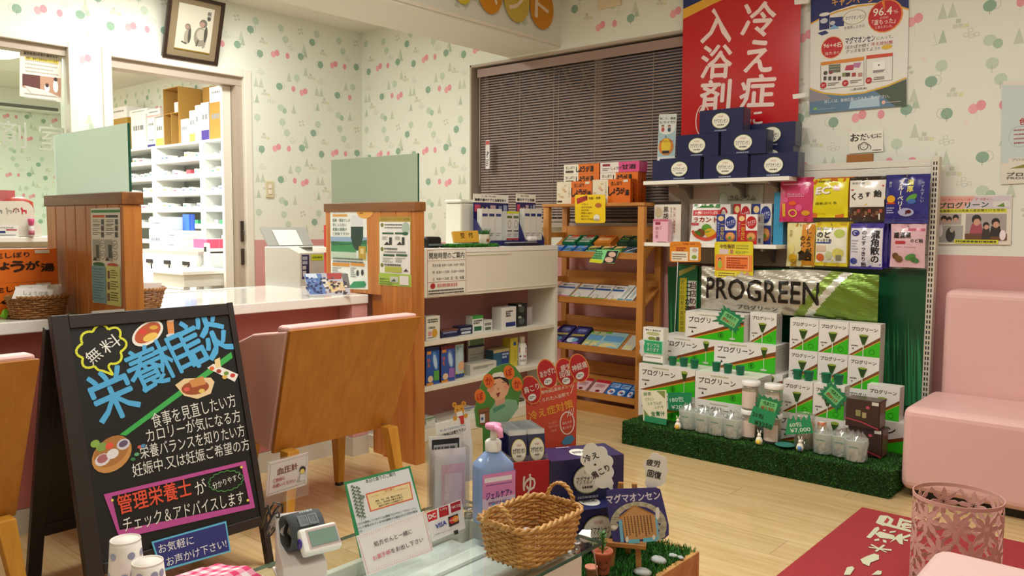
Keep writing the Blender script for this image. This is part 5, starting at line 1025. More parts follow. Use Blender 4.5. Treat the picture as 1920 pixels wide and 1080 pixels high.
st0, st1 = PY(1271, 491, 3.846), PY(1265, 624, 3.846); mm = MB().tube([(st0.x, 3.846, st0.z), (st1.x, 3.846, st1.z)], .0018, 5); o = part('white_stick', mm, WHITEP); o.parent = pc; o.matrix_basis = pc.matrix_basis.inverted()
def dr(a):
    a.pr(1345, 456, 1408, 478, 'd8cc2e'); a.pt('中性脂肪', 1350, 462, 1378, 462, 8, '5a2a1c', .03); a.pw(1380, 459, 1404, 468, 2, '9a8a2a', .5); a.pr(1349, 467, 1366, 476, 'd8c0c0'); a.pr(1369, 468, 1375, 476, 'b87a5a'); a.pt('¥2610〜', 1379, 473, 1404, 473, 6, '8a9a2a', .01)
    a.pr(1341, 479, 1411, 506, 'e8863a'); a.pr(1360, 481, 1404, 505, 'f0d0a0'); a.pr(1361, 482, 1403, 504, 'e2702a'); a.pw(1363, 483, 1401, 503, 5, '8a2f14', .55); a.pe(1350, 486, 3, 3, '3a1c14', 10); a.pe(1350, 496, 4, 8, '9ab83a', 12); a.pe(1350, 487, 2, 2, 'd8a080', 8)
    a.pr(1345, 510, 1382, 525, 'e6d64a'); a.pw(1347, 511, 1380, 523, 3, '6a5a1c', .5); a.pe(1391, 515, 4, 6, 'c0b0a0', 10); a.pe(1401, 516, 4, 6, 'c8908a', 10); a.pe(1391, 522, 4, 3, '8ab85a', 8)
pop('price_card', 'large orange and yellow price card with cartoon figures under the lower shelf', (1340, 453, 1412, 531), dr, 'dcc822', 3.842)
# candy bags on hooks
def c1(a, w, h):
    for x, z, r in ((.75, .72, .13), (.2, .5, .08), (.6, .32, .1), (.62, .85, .08)): a.ell(w*x, h*z, w*r, w*r, 'dd5f92', 14)
    a.rect(w*.08, h*.84, w*.92, h*.86, 'f0c0cc', 8, 1); a.text('ボタンキャンディー', w*.5, h*.62, w*.5, h*.06, 'f0d0d8', .01); a.rect(w*.25, h*.57, w*.75, h*.58, 'f0c0cc', 6, 1); a.rect(w*.1, h*.12, w*.2, h*.42, 'e0a83a', 2, 3); a.ring(w*.42, h*.2, w*.13, h*.09, w*.04, 'e8c04a', 16); a.ell(w*.8, h*.2, w*.12, h*.06, 'e0a030', 12); a.ell(w*.42, h*.42, w*.12, h*.05, 'e6602f', 10)
def c2(a, w, h): a.text('医薬部外品', w*.3, h*.93, w*.3, h*.05, '3a3410', .01); a.text('EC', w*.31, h*.69, w*.43, h*.2, '6a5a10', .05, .05, .1); a.text('EC', w*.30, h*.70, w*.42, h*.2, 'f6ece6', .05, .05, .1); a.text('飴', w*.68, h*.76, w*.2, h*.15, 'efcfd4', .05); a.text('ほおぶくろ', w*.4, h*.37, w*.6, h*.07, '3a3614', .02, .03); a.text('キャンディ', w*.25, h*.1, w*.3, h*.05, 'c06a1c')
def c3(a, w, h):
    a.rect(0, 0, w, h*.30, '3a2420', 10, 4); a.poly([(w*.0, h*.18), (w*.99, h*.47), (w*.99, h*.25), (w*.3, h*.2)], '3a2420'); a.line([(0, h*.2), (w*.5, h*.36), (w, h*.52)], w*.03, 'd8c040')
    for i in range(9): a.rect(w*(.05+.1*i), h*(.06+.05*(i % 3)), w*(.13+.1*i), h*(.15+.05*(i % 3)), ['6a3a30', '8a6a4a', 'a85048'][i % 3])
    a.rect(0, h*.93, w, h, '2a2018', 8, 2); a.line([(w*.06, h*.70), (w*.95, h*.79)], h*.035, 'b83a38'); a.text('健康応援', w*.25, h*.86, w*.35, h*.05, '6a6a6a')
    for ch, x, z, s_ in (('く', .14, .55, .17), ('ろ', .34, .55, .13), ('す', .54, .59, .12), ('飴', .80, .61, .17)): a.text(ch, w*x, h*z, None, h*s_, '22201e', .03)
def c4(a, w, h): a.vtext('ブルーベリー', w*.37, h*.90, h*.115, 'e8e2d0', .035, .95); a.vtext('濃厚', w*.58, h*.90, h*.13, 'd8d06a', .03); a.ell(w*.15, h*.50, w*.10, h*.08, 'e0a62a', 16); a.rect(w*.05, h*.40, w*.25, h*.43, 'c8402a', 4, 1); a.ell(w*.62, h*.52, w*.14, h*.06, '5a9a3a', 12, .6); a.ell(w*.62, h*.45, w*.1, h*.05, '3f6ab0', 12); a.ell(w*.5, h*.23, w*.18, h*.085, 'b0b4d8', 16); a.ell(w*.47, h*.225, w*.07, h*.045, '4a1420', 12); a.ell(w*.56, h*.24, w*.06, h*.04, '5a1a28', 12); a.vtext('みずみずしい', w*.85, h*.86, h*.07, 'b9bcd8'); a.words(w*.05, h*.2, w*.25, h*.34, 3, 'a9aed0', .5); a.rect(0, h*.0, w, h*.1, '3a3a80', 8, 2); a.vtext('果汁', w*.12, h*.86, h*.06, 'd0d0e0')
def d1(a, w, h): a.rect(w*.55, h*.03, w*.98, h*.97, 'd08a28', 4, 8); a.vtext('しょうが', w*.80, h*.88, h*.14, '2a1c12', .03); a.vtext('のど', w*.60, h*.72, h*.13, '2a1c12', .03); a.text('飴', w*.68, h*.26, w*.5, h*.25, '22170f', .05); a.ell(w*.25, h*.2, w*.16, h*.1, 'e0b030', 14); a.ring(w*.27, h*.12, w*.1, h*.05, w*.03, 'c8901c', 14); a.ell(w*.2, h*.4, w*.12, h*.12, 'e6d88a', 12); a.vtext('生姜', w*.17, h*.85, h*.08, 'a08a4a')
def d2(a, w, h): a.rect(w*.04, h*.08, w*.96, h*.88, 'ebe8d4', 8, 8); a.text('喉から駆ける', w*.3, h*.86, w*.5, h*.07, '4a4420', .02); a.text('のど', w*.28, h*.72, w*.44, h*.15, '24221e', .05); a.text('すっきり飴', w*.30, h*.59, w*.46, h*.08, '2a3a6a', .02); a.rect(w*.04, h*.52, w*.5, h*.55, '2a4a9a', 4, 1); a.ell(w*.18, h*.2, w*.13, h*.09, 'd86a3a', 12); a.ell(w*.75, h*.75, w*.16, h*.1, 'b8c860', 12); a.ell(w*.72, h*.3, w*.17, h*.12, 'd8d06a', 12); a.ell(w*.45, h*.25, w*.1, h*.1, 'c8d0a0', 12); a.rect(w*.05, h*.34, w*.36, h*.47, 'dcc0a8', 3, 2); a.rect(w*.66, h*.14, w*.82, h*.26, '8a8a70', 2, 2)
def d3(a, w, h): a.rect(w*.03, h*.05, w*.97, h*.90, 'dfdce4', 8, 10); a.vtext('龍角散の', w*.77, h*.86, h*.19, '22202c', .035, .95); a.vtext('のどすっきり飴', w*.44, h*.86, h*.112, '22202c', .02); a.ell(w*.18, h*.79, w*.12, h*.07, '3a3a88', 16); a.ring(w*.18, h*.79, w*.07, h*.04, w*.02, 'd8d8e4', 12); a.ell(w*.14, h*.17, w*.11, h*.07, '3a4a9a', 10); a.words(w*.06, h*.35, w*.3, h*.65, 5, '9a9aaa', .3)
def d4(a, w, h): a.rect(w*.5, h*.84, w*.97, h*.9, 'c05a78', 4, 1); a.poly([(w*.5, h*.85), (w*.95, h*.85), (w*.6, h*.5), (w*.35, h*.62)], 'd8a8b4'); a.text('羅漢果', w*.35, h*.74, w*.5, h*.15, '2a2424', .03); a.text('のど飴', w*.76, h*.62, w*.34, h*.09, '3a2f30', .02); a.rrect(w*.15, h*.54, w*.45, h*.61, .004, 'b83a44'); a.rect(w*.2, h*.46, w*.75, h*.475, 'c08a98'); a.ell(w*.17, h*.26, w*.10, h*.075, '6a5030', 14); a.ell(w*.27, h*.19, w*.11, h*.08, '7a5c36', 14); a.ell(w*.6, h*.24, w*.16, h*.07, '4f8a48', 12, .4); a.ell(w*.72, h*.17, w*.13, h*.06, '3f7a40', 12, -.3)
CB = [(1461, 1524, 333, 416, 'c8386a', c1, 1, 'rose pink button candy bag at the left of the upper row', 'ab2450'), (1523, 1590, 335, 408, 'e0d21c', c2, 3, 'yellow candy bag with white capital letters in the upper row', 'c86a20'), (1591, 1659, 332, 412, 'e6e2d8', c3, 2, 'black vinegar candy bag with dark sweets in the upper row', '2a2018'), (1658, 1741, 327, 419, '26267c', c4, 1, 'navy blueberry candy bag at the right of the upper row', '1c1c5c'),
      (1474, 1527, 418, 499, 'e2d9a0', d1, 1, 'beige and amber ginger candy bag at the left of the lower row', 'b8862c'), (1527, 1589, 417, 498, 'dcc628', d2, 2, 'yellow and white throat candy bag in the lower row', 'c8a81c'), (1592, 1655, 419, 503, '4a3a9a', d3, 3, 'violet-edged white throat candy bag with tall lettering in the lower row', '3a2c86'), (1668, 1734, 420, 500, 'dcb4bc', d4, 1, 'pale pink monk fruit candy bag at the right of the lower row', 'd8a4ae')]
for k, (x0, x1, y0, y1, col, dr, n, lab, bk_) in enumerate(CB):
    Y = 3.945; A, B, T = PY(x0, y1, Y), PY(x1, y1, Y), PY((x0+x1)/2, y0, Y); wv, hv = B.x-A.x, T.z-A.z
    front = pouch(wv, hv, .026, col, dr, bk_, seed=20+k)
    for j in range(n):
        me = front if j == 0 else pouch(wv, hv, .012, bk_, None, seed=40+k+j)
        put('candy_bag', lab if j == 0 else lab.split(' in the')[0].split(' at the')[0]+(', hanging directly behind the front one' if j == 1 else ', rearmost of its hook'), 'candy bag', me, (A.x+j*.013, Y+(.0 if j == 0 else .008+.014*j), A.z+.004*j), 0, 'candy bags on the wall fixture')
    xc = (A.x+B.x)/2; z = T.z-.012
    hk = part('display_hook', MB().tube([(xc, 4.018, z), (xc, 3.935, z), (xc, 3.928, z+.008)], .002, 6), STEEL); hk.parent = gd; hk.matrix_basis = gd.matrix_basis.inverted()
# green backdrop with printed grass
a = PA((0, 3.998, 0), UX, UZ); R = random.Random(4)
for x0, x1 in ((1255, 1300), (1640, 1732)):
    for i in range(46 if x0 > 1600 else 18):
        x = R.uniform(x0, x1); yt = R.uniform(590, 650) if x0 > 1600 else R.uniform(540, 640); dx = R.uniform(-5, 5); a.pp([(x-3, 760), (x+3, 760), (x+dx, yt)], R.choice(('1f6a3c', '2a7a48', '238046', '1a5a34', '2f8a52')))
sheet('green_backdrop', 'dark green backdrop sheet with printed grass blades behind the cartons', 'backdrop', a, [(1252, 500), (1737, 505), (1729, 770), (1256, 790)], .0012, '0f4a2c', GLOSS)
a = PA((0, 3.99, 0), UX, UZ)
a.pp([(1273, 518), (1273, 508), (1304, 497), (1304, 503)], 'a8a04a'); a.pp([(1275, 521), (1288, 521), (1286, 640), (1272, 640)], 'c0b422'); a.pv('安心の国産大麦若葉使用', 1280, 524, 630, '5a5a1a'); a.pr(1288, 527, 1306, 640, 'cfd0c4'); a.pv('当店の青汁', 1300.5, 528, 602, '6a3a38', .03); a.pv('ココが違う', 1291.5, 528, 602, '2a2c2a', .03)
sheet('shop_poster', 'narrow green and yellow shop poster half hidden behind the cartons', 'poster', a, [(1272, 495), (1308, 497), (1306, 650), (1270, 650)], .001, '1c7046')
# crumpled foil pillow pack
fx0, fx1, fz0, fz1 = -2.0, -1.122, .652, .872; fw, fh = fx1-fx0, fz1-fz0
def fgr(u, v):
    d = u+.12*(v-.5)*-1*-1
    s_ = u-(v-.5)*.20
    return 'b9b4a6' if s_ < .66 else ('7d9440' if s_ < .72 else ('d8d8cc' if s_ < .765 else '6f8c36'))
rph = [random.Random(9).uniform(0, 6.28) for _ in range(12)]; RF = random.Random(5); wv_ = [(RF.uniform(6, 34), RF.uniform(3, 16), RF.uniform(0, 6.28), RF.uniform(.001, .0032)) for _ in range(14)]
def fbul(u, v):
    e = (1-abs(2*u-1)**6)*(1-abs(2*v-1)**2.6)
    return .034*e+sum(am*abs(math.sin(p*u+q*v+f))-am*.6 for p, q, f, am in wv_)*(.55+.45*(1-e))
mb = MB(); NU, NV = 110, 30
mb.grid(lambda u, v: (fw*u, -fbul(u, v), fh*(v*(1+.02*math.sin(9*u+2))-.01*math.sin(7*u))), NU, NV, 'b9b4a6', False)
for j in range(NV):
    for i in range(NU): mb.c[j*NU+i] = fgr((i+.5)/NU, (j+.5)/NV)
mb.grid(lambda u, v: (fw*(1-u), .03*(1-abs(2*u-1)**6)*(1-abs(2*v-1)**2.6), fh*(v*(1+.02*math.sin(9*(1-u)+2))-.01*math.sin(7*(1-u)))), 40, 12, '8f9080')
mb.v = [(p[0], p[1], max(p[2], 0)) for p in mb.v]
fp = part('foil_pillow', mb, FOIL, loc=(fx0, 3.862, fz0)); tag(fp, 'giant crumpled silver and green foil pillow pack lying on the cartons', 'foil pack')
a = Art(.0006); x = .03*fw
a.text('PROGREEN', fw*.375, fh*.52, fw*.67, fh*.50, '15120f', .012); a.text('プログリーン', fw*.36, fh*.12, fw*.24, fh*.11, '2a2722', .015)
a.obj('foil_lettering', fp, GLOSS, fn=lambda u, v: -fbul(min(max(u/fw, 0), 1), min(max(v/fh, 0), 1))-.004)
# juice powder cartons
def large(a, w, h):
    a.poly([(w*.14, 0), (w, 0), (w, h*.62)], '37b81e'); a.poly([(w*.02, 0), (w*.14, 0), (w, h*.62), (w, h*.80)], '7a4322'); a.poly([(w*.11, 0), (w*.16, 0), (w, h*.60), (w, h*.65)], 'd08a30')
    a.text('プログリーン', w*.36, h*.70, w*.60, h*.22, '23201d', .012); a.words(w*.25, h*.87, w*.55, h*.92, 1, 'b8b89a', .8); a.words(w*.06, h*.36, w*.2, h*.41, 1, '55524a', .9); a.poly([(w*.11, h*.20), (w*.15, h*.20), (w*.13, h*.3)], '2a2a26'); a.ring(w*.62, h*.2, h*.11, h*.11, h*.02, '1f7a1a', 16); a.ell(w*.62, h*.2, h*.04, h*.07, '1f6a1a', 10)
    gx = w*.82; a.poly([(gx-h*.13, h*.88), (gx+h*.13, h*.88), (gx+h*.02, h*.52), (gx-h*.02, h*.52)], '2b4a1c'); a.ell(gx, h*.87, h*.13, h*.055, '94a840', 14); a.rect(gx-h*.012, h*.12, gx+h*.012, h*.54, 'c8d8b8'); a.ell(gx, h*.1, h*.13, h*.04, 'b8c8b0', 14)
def small(a, w, h):
    a.poly([(w*.12, 0), (w, 0), (w, h*.50)], '37b81e'); a.poly([(w*.0, 0), (w*.14, 0), (w, h*.50), (w, h*.62)], '7a4a28'); a.poly([(w*.10, 0), (w*.15, 0), (w, h*.49), (w, h*.52)], 'c8a040')
    a.text('プログリーン', w*.50, h*.82, w*.82, h*.12, '23201d', .012); a.words(w*.08, h*.29, w*.3, h*.33, 1, '66625a', .9); a.poly([(w*.12, h*.2), (w*.18, h*.2), (w*.15, h*.25)], '2a2a26'); a.ring(w*.75, h*.15, w*.09, w*.09, w*.014, '1f7a1a', 14)
    gx = w*.48; a.poly([(gx-w*.15, h*.64), (gx+w*.15, h*.64), (gx+w*.03, h*.34), (gx-w*.03, h*.34)], '2b4a1c'); a.ell(gx, h*.635, w*.15, h*.03, '94a840', 14); a.rect(gx-w*.016, 0, gx+w*.016, h*.36, 'cfdcc0')
def bside(a, w, h): a.words(w*.2, h*.6, w*.8, h*.9, 3, 'b0aca4', .3); a.rect(0, 0, w*.02, h, 'c9c5bd')
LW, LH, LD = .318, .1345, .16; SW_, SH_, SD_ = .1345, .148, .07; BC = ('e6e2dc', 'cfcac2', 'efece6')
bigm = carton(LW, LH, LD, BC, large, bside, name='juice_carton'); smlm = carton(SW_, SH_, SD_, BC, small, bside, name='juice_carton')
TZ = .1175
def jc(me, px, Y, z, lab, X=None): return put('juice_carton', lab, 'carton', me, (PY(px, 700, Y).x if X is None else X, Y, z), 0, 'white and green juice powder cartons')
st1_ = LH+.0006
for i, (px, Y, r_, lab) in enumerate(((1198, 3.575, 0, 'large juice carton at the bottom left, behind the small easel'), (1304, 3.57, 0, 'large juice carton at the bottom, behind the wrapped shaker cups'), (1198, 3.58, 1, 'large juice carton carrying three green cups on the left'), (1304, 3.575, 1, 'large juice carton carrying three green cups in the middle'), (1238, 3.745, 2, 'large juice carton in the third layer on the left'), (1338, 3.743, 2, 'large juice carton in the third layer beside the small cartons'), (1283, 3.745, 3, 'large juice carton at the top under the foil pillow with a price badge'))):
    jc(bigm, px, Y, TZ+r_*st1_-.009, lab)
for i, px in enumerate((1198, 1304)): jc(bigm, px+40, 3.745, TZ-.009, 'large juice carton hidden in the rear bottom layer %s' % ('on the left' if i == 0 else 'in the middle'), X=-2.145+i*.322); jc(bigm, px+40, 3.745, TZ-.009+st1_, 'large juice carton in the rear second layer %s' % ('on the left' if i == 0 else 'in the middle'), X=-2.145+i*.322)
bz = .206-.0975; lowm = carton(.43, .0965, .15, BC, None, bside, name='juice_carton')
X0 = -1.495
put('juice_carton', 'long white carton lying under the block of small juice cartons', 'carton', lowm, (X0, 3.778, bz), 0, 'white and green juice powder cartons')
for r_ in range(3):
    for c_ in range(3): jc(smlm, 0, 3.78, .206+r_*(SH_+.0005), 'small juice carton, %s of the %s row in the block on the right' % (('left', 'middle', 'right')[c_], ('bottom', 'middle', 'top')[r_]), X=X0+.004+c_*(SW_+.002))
jc(smlm, 0, 3.80, TZ-.009+3*st1_, 'small juice carton standing alone between the top large carton and the block', X=-1.70)
z3 = TZ-.009
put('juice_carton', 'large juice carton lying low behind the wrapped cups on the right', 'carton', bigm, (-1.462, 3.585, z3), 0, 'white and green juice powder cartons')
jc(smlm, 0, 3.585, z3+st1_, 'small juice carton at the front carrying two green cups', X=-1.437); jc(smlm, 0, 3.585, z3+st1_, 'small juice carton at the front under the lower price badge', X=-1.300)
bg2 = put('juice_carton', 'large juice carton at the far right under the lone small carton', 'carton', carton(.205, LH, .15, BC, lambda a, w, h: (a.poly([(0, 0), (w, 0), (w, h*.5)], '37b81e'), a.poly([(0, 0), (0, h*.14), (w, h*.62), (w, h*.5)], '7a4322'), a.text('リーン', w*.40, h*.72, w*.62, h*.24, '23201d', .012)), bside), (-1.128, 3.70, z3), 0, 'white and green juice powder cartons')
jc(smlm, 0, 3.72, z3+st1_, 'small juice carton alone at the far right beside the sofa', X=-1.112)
# cups, badges, cards
CUPG = mat('green_cup_plastic', '2f9a72', .25, trans=.55, ior=1.25)
cup = MB().lathe([(.0165, 0), (.0175, .001), (.022, .042), (.0228, .0425), (.0212, .0425), (.0165, .003), (.0, .0025)], 20); cup.f = [f for i, f in enumerate(cup.f)]; cupm = cup.mesh('tasting_cup', CUPG)
zt_, zs_ = z3+2*st1_, z3+st1_+SH_
for (px, y, X, Y, zz, lab) in ((1261, 0, 0, 3.64, zt_, 'green tasting cup nearest the sample box on the left carton'), (1282, 0, 0, 3.645, zt_, 'middle green tasting cup of three on the left carton'), (1302, 0, 0, 3.63, zt_, 'right-hand green tasting cup of three on the left carton'), (1343, 0, 0, 3.63, zt_, 'left-hand green tasting cup of three on the middle carton'), (1365, 0, 0, 3.62, zt_, 'middle green tasting cup of three on the middle carton'), (1388, 0, 0, 3.615, zt_, 'right-hand green tasting cup of three on the middle carton'),
        (1496, 0, 0, 3.625, zs_, 'first green tasting cup from the left on the small front cartons'), (1517, 0, 0, 3.622, zs_, 'second green tasting cup from the left on the small front cartons'), (1550, 0, 0, 3.625, zs_, 'third green tasting cup from the left on the small front cartons'), (1573, 0, 0, 3.622, zs_, 'fourth green tasting cup from the left on the small front cartons')):
    put('tasting_cup', lab, 'cup', cupm, (PY(px, 690, Y).x, Y, zz+.0005), 0, 'green tasting cups on the cartons')
def fr_(a, w, h): a.text('飲むで 養食生活', w*.5, h*.93, w*.75, h*.05, '6a7a6a', .01); a.ell(w*.5, h*.84, w*.33, h*.045, 'b9c088', 16); a.ell(w*.45, h*.70, w*.2, h*.05, '8a9a4a', 12); a.rect(w*.66, h*.66, w*.82, h*.76, '6a6a5a'); a.words(w*.1, h*.16, w*.9, h*.2, 1, '8a8f88'); a.rect(0, .0, w, h*.05, '4a6a48')
sb = put('sample_box', 'slim white sample carton standing on the left large carton', 'carton', carton(.118, .185, .05, 'eceae2', fr_), (PY(1204, 680, 3.60).x, 3.605, zt_+.0003))
a = Art(); a.rect(0, 0, .105, .062, '2aa06a'); a.text('サンプル', .055, .042, .075, .02, 'd0ecd8', .01); a.text('あります', .055, .018, .07, .02, 'd0ecd8', .01); cd_ = part('sample_card', outline([(-.004, -.004), (.109, -.004), (.109, .066), (-.004, .066)], .001, '9ae0b8'), PRINT, sb, loc=(.008, -.0035, .055)); a.obj('card_print', sb, loc=(.008, -.0038, .055)); part('foil_bow', pouch_mb if False else MB().lathe([(0, 0), (.018, .02), (.012, .05), (.02, .08), (0, .09)], 9, (-.004, -.004, .03), sx=.9, sy=.12), mat('silver_foil', 'e6e8ea', .3, .3), sb)
def badge(name, lab, c0, rot, txt, Y, s=1.0, lean=0):
    a = PA((0, Y, 0), UX, UZ); cx, cy = c0; C, S = math.cos(rot), math.sin(rot)
    T = lambda u, v: (cx+(u*C-v*S)*s, cy+(u*S+v*C)*s)
    P = []
    for (u0, v0, u1, v1) in ((-24, -17, 24, -17), (24, -17, 24, 17), (24, 17, -24, 17), (-24, 17, -24, -17)):
        n = 4
        for i in range(n*2):
            t = i/(n*2); k = 1.0 if i % 2 else 1.28; P.append(T((u0+(u1-u0)*t)*k, (v0+(v1-v0)*t)*k))
    g = [T(-19, -12), T(19, -12), T(19, 12), T(-19, 12)]; a.pp(g, '6fc078'); a.pt('1包あたり', *T(-13, -6), *T(13, -6), 9*s, '2a4a24', .015); a.pt(txt, *T(-15, 5), *T(15, 5), 9*s, 'b8502a', .01)
    return sheet(name, lab, 'price badge', a, P, .0015, '1f7a4c')
badge('price_badge', 'jagged green price badge on the topmost large carton', (1368, 599), .55, '約¥111', 3.742, .82)
badge('price_badge', 'jagged green price badge below the right-hand cups', (1563, 742), .75, '約¥117', 3.580, .85)
bd = badge('price_badge', 'jagged green price badge behind the card on the jars', (1440, 762), .28, '¥130', 3.43, .85)
def card(name, lab, P, txts, Y, col='1d8a58'):
    a = PA((0, Y, 0), UX, UZ)
    for t in txts: a.pt(*t[:6], col=t[6], bold=.012)
    return sheet(name, lab, 'price card', a, P, .0012, col)
card('price_card', 'green price card for one hundred eighty sachets next to the small easel', [(1252, 736), (1298, 736), (1293, 771), (1253, 770)], [('180包', 1256, 750, 1282, 748, 10, 'd8ecd8'), ('¥20,', 1259, 764, 1283, 763, 9, 'd8ecd8')], 3.555)
card('price_card', 'green price card for twenty-five sachets tilted across the jars', [(1413, 761), (1457, 775), (1447, 807), (1403, 792)], [('25包', 1411, 775, 1432, 782, 9, '1c2a1c'), ('¥3250', 1415, 791, 1447, 801, 9, '1c2a1c')], 3.415)
card('price_card', 'green price card for sixty sachets with a jagged grass top', [(1478, 781), (1483, 790), (1487, 778), (1492, 790), (1497, 780), (1502, 789), (1507, 779), (1512, 788), (1517, 775), (1520, 786), (1525, 812), (1472, 815)], [('60包', 1480, 797, 1503, 795, 9, 'd8ecd8'), ('¥7,000', 1482, 808, 1520, 805, 9, 'd8ecd8')], 3.425)
es = empty('tabletop_easel', (-2.03, 3.468, TZ+.0)); tag(es, 'small easel with a handwritten green juice card at the left of the turf', 'easel')
def onw(pa, par, name, pts, t, col, m=None): o = pa.place(part(name, outline(pa.qs(pts), t, col), m or PRINT), par); return o
ea = PA((0, 3.448, TZ), UX, Vector((0, .10, 1)))
cdp = onw(ea, es, 'card', [(1203, 733), (1249, 731), (1251, 786), (1206, 789)], .0015, 'dcd8bc'); ea.pp([(1231, 733), (1247, 733), (1247, 748)], '7a8a48'); ea.pp([(1207, 767), (1222, 786), (1209, 787)], '7a8a48'); ea.pr(1208, 786, 1250, 790, '2a8a5a')
for t, x0, y0, x1, y1, h in (('酵素', 1207, 739, 1221, 738, 7), ('ビタミン', 1210, 748, 1226, 748, 6), ('ミネラルが', 1214, 757, 1241, 755, 6), ('とれる', 1228, 764, 1244, 762, 5)): ea.pt(t, x0, y0, x1, y1, h, '5a8a68')
ea.pt('生青汁', 1221, 776, 1247, 775, 9, '1f7a4c', .02); ea.build('card_lettering', es)
for s_ in (-1, 1): part('easel_leg', boxes([(s_*.035-.005, -.002, 0, s_*.035+.005, .006, .145)]), mat('pale_wood', 'c8a878', .6), es)
part('easel_leg', MB().tube([(0, .006, .14), (0, .06, .0)], .004, 5), MATS['pale_wood'], es)
# wrapped shaker cups
SHK = sheer('frosted_shaker', 'e6efe9', .45, .06, .25); FLM = sheer('crinkled_film', 'f2f5f4', .82, .22, .12)
shk = MB().lathe([(.030, 0), (.034, .003), (.041, .085), (.042, .09), (.039, .09), (.0315, .004), (0, .0035)], 16, sq=4).mesh('shaker', SHK)
RS = random.Random(3); fm = MB()
def film(u, v):
    an = 2*math.pi*u; r = .044*(1-.55*max(0, v-.72)/.28)*(1+.05*math.sin(7*an+9*v)+.04*math.sin(13*an-4*v)); return (r*math.cos(an), r*math.sin(an)*.9, .002+.118*v+.006*math.sin(5*an)*v)
fmm = fm.grid(film, 22, 8, None, False).mesh('wrapper', FLM)
for px, Y, lab in ((1291, 3.47, 'wrapped shaker cup beside the small easel'), (1320, 3.462, 'wrapped shaker cup, second from the left'), (1346, 3.458, 'wrapped shaker cup, third from the left'), (1375, 3.455, 'wrapped shaker cup next to the jars'), (1545, 3.475, 'wrapped shaker cup beside the straw jar'), (1580, 3.482, 'wrapped shaker cup in front of the brown cartons, left of two'), (1607, 3.45, 'wrapped shaker cup at the right, nearest the sofa')):
    t = empty('wrapped_shaker', (PY(px, 810, Y).x, Y, TZ)); tag(t, lab, 'shaker cup', 'wrapped shaker cups on the turf'); link('shaker', shk, t); link('wrapper', fmm, t)
    m = MB(); a = Art(.0006); a.words(-.018, .058, .018, .064, 1, '5a8a7a', .9); a.obj('shaker_print', t, loc=(0, -.0395, 0))
# screw-top jars
JG = sheer('jar_plastic', 'eef2ee', .86, .12, .05)
jb = MB().lathe([(.036, 0), (.039, .004), (.039, .10), (.035, .11), (.033, .11), (.036, .10), (.036, .006), (0, .005)], 22).mesh('jar_wall', JG); jl = MB().lathe([(.041, .110), (.042, .112), (.042, .128), (.040, .131), (0, .132)], 26).mesh('lid', WHITEP)
ji = MB().lathe([(.033, .007), (.033, .092)], 18, col=None).mesh('sachets', mat('sachet_stack', 'a98f62', .6, noise=.5, nscale=60)); jlab = MB().lathe([(.0393, .01), (.0393, .085)], 22); jlab.f = [f for i, f in enumerate(jlab.f) if len(f) == 4 and (i % 22) in range(11, 20)]; jlab.c = jlab.c[:len(jlab.f)]; jlab.s = jlab.s[:len(jlab.f)]; jlm = jlab.mesh('label', mat('jar_label', 'dcc8bc', .5))
for px, Y, lv, lab in ((1406, 3.50, 0, 'lower jar of the left pair with white lid'), (1406, 3.50, 1, 'upper jar of the left pair with white lid'), (1449, 3.495, 0, 'lower jar behind the tilted price card'), (1449, 3.495, 1, 'upper jar behind the tilted price card')):
    t = empty('sachet_jar', (PY(px, 800, Y).x, Y, TZ+lv*.1325)); tag(t, lab, 'jar', 'clear jars of sachets'); link('jar_wall', jb, t); link('lid', jl, t); link('sachets', ji, t); link('label', jlm, t)
t = empty('sachet_jar', (PY(1452, 790, 3.60).x-.02, 3.545+.035, TZ)); 
tag(t, 'rear jar of sachets peeping out behind the other jars', 'jar', 'clear jars of sachets'); t.location = (-1.512, 3.70, TZ-.009); link('jar_wall', jb, t); link('lid', jl, t); link('sachets', ji, t)
sj = empty('straw_jar', (PY(1508, 830, 3.5).x, 3.50, TZ)); tag(sj, 'clear jar packed with thin sticks behind the sixty-sachet card', 'jar'); part('jar_wall', MB().lathe([(.040, 0), (.044, .004), (.044, .14), (.042, .15), (.040, .15), (.041, .14), (.041, .006), (0, .005)], 22), JG, sj)
RJ = random.Random(8)
for i in range(14):
    an = 2*math.pi*i/14; part('stick', MB().tube([(.034*math.cos(an), .034*math.sin(an), .007), (.036*math.cos(an+.1), .036*math.sin(an+.1), .12)], .0025, 5), mat('stick_%d' % (i % 3), ('c08a4a', '7a9a5a', 'b8603a')[i % 3], .5), sj)
ot = put('orange_tumbler', 'small orange and yellow printed tube beside the straw jar', 'tube', MB().lathe([(.013, 0), (.016, .002), (.018, .10), (.018, .118), (0, .119)], 14, col=['d8b03a', 'd8a030', 'd06a2a', 'e6e2da']).mesh('tube', GLOSS), (PY(1538, 840, 3.535).x+.004, 3.535, TZ))
def fr_(a, w, h): a.rect(0, 0, w, h*.12, '3a201c'); a.rect(w*.3, h*.4, w*.45, h*.62, '8a8a5a'); a.rect(w*.5, h*.36, w*.62, h*.56, 'a89a6a'); a.ell(w*.66, h*.75, w*.06, h*.06, 'b84a5a', 10); a.rect(w*.78, h*.85, w*.98, h*.97, 'd8d2c6'); a.line([(0, h*.28), (w*.5, h*.2), (w, h*.02)], h*.05, 'a8384a')
def sd_(a, w, h): a.frame(0, 0, w, h, w*.04, '4a1a1a'); a.rect(w*.05, h*.03, w*.95, h*.97, '7d5550')
bbx = carton(.135, .118, .085, ('3a2622', '7d5550', '4a342e'), fr_, sd_)
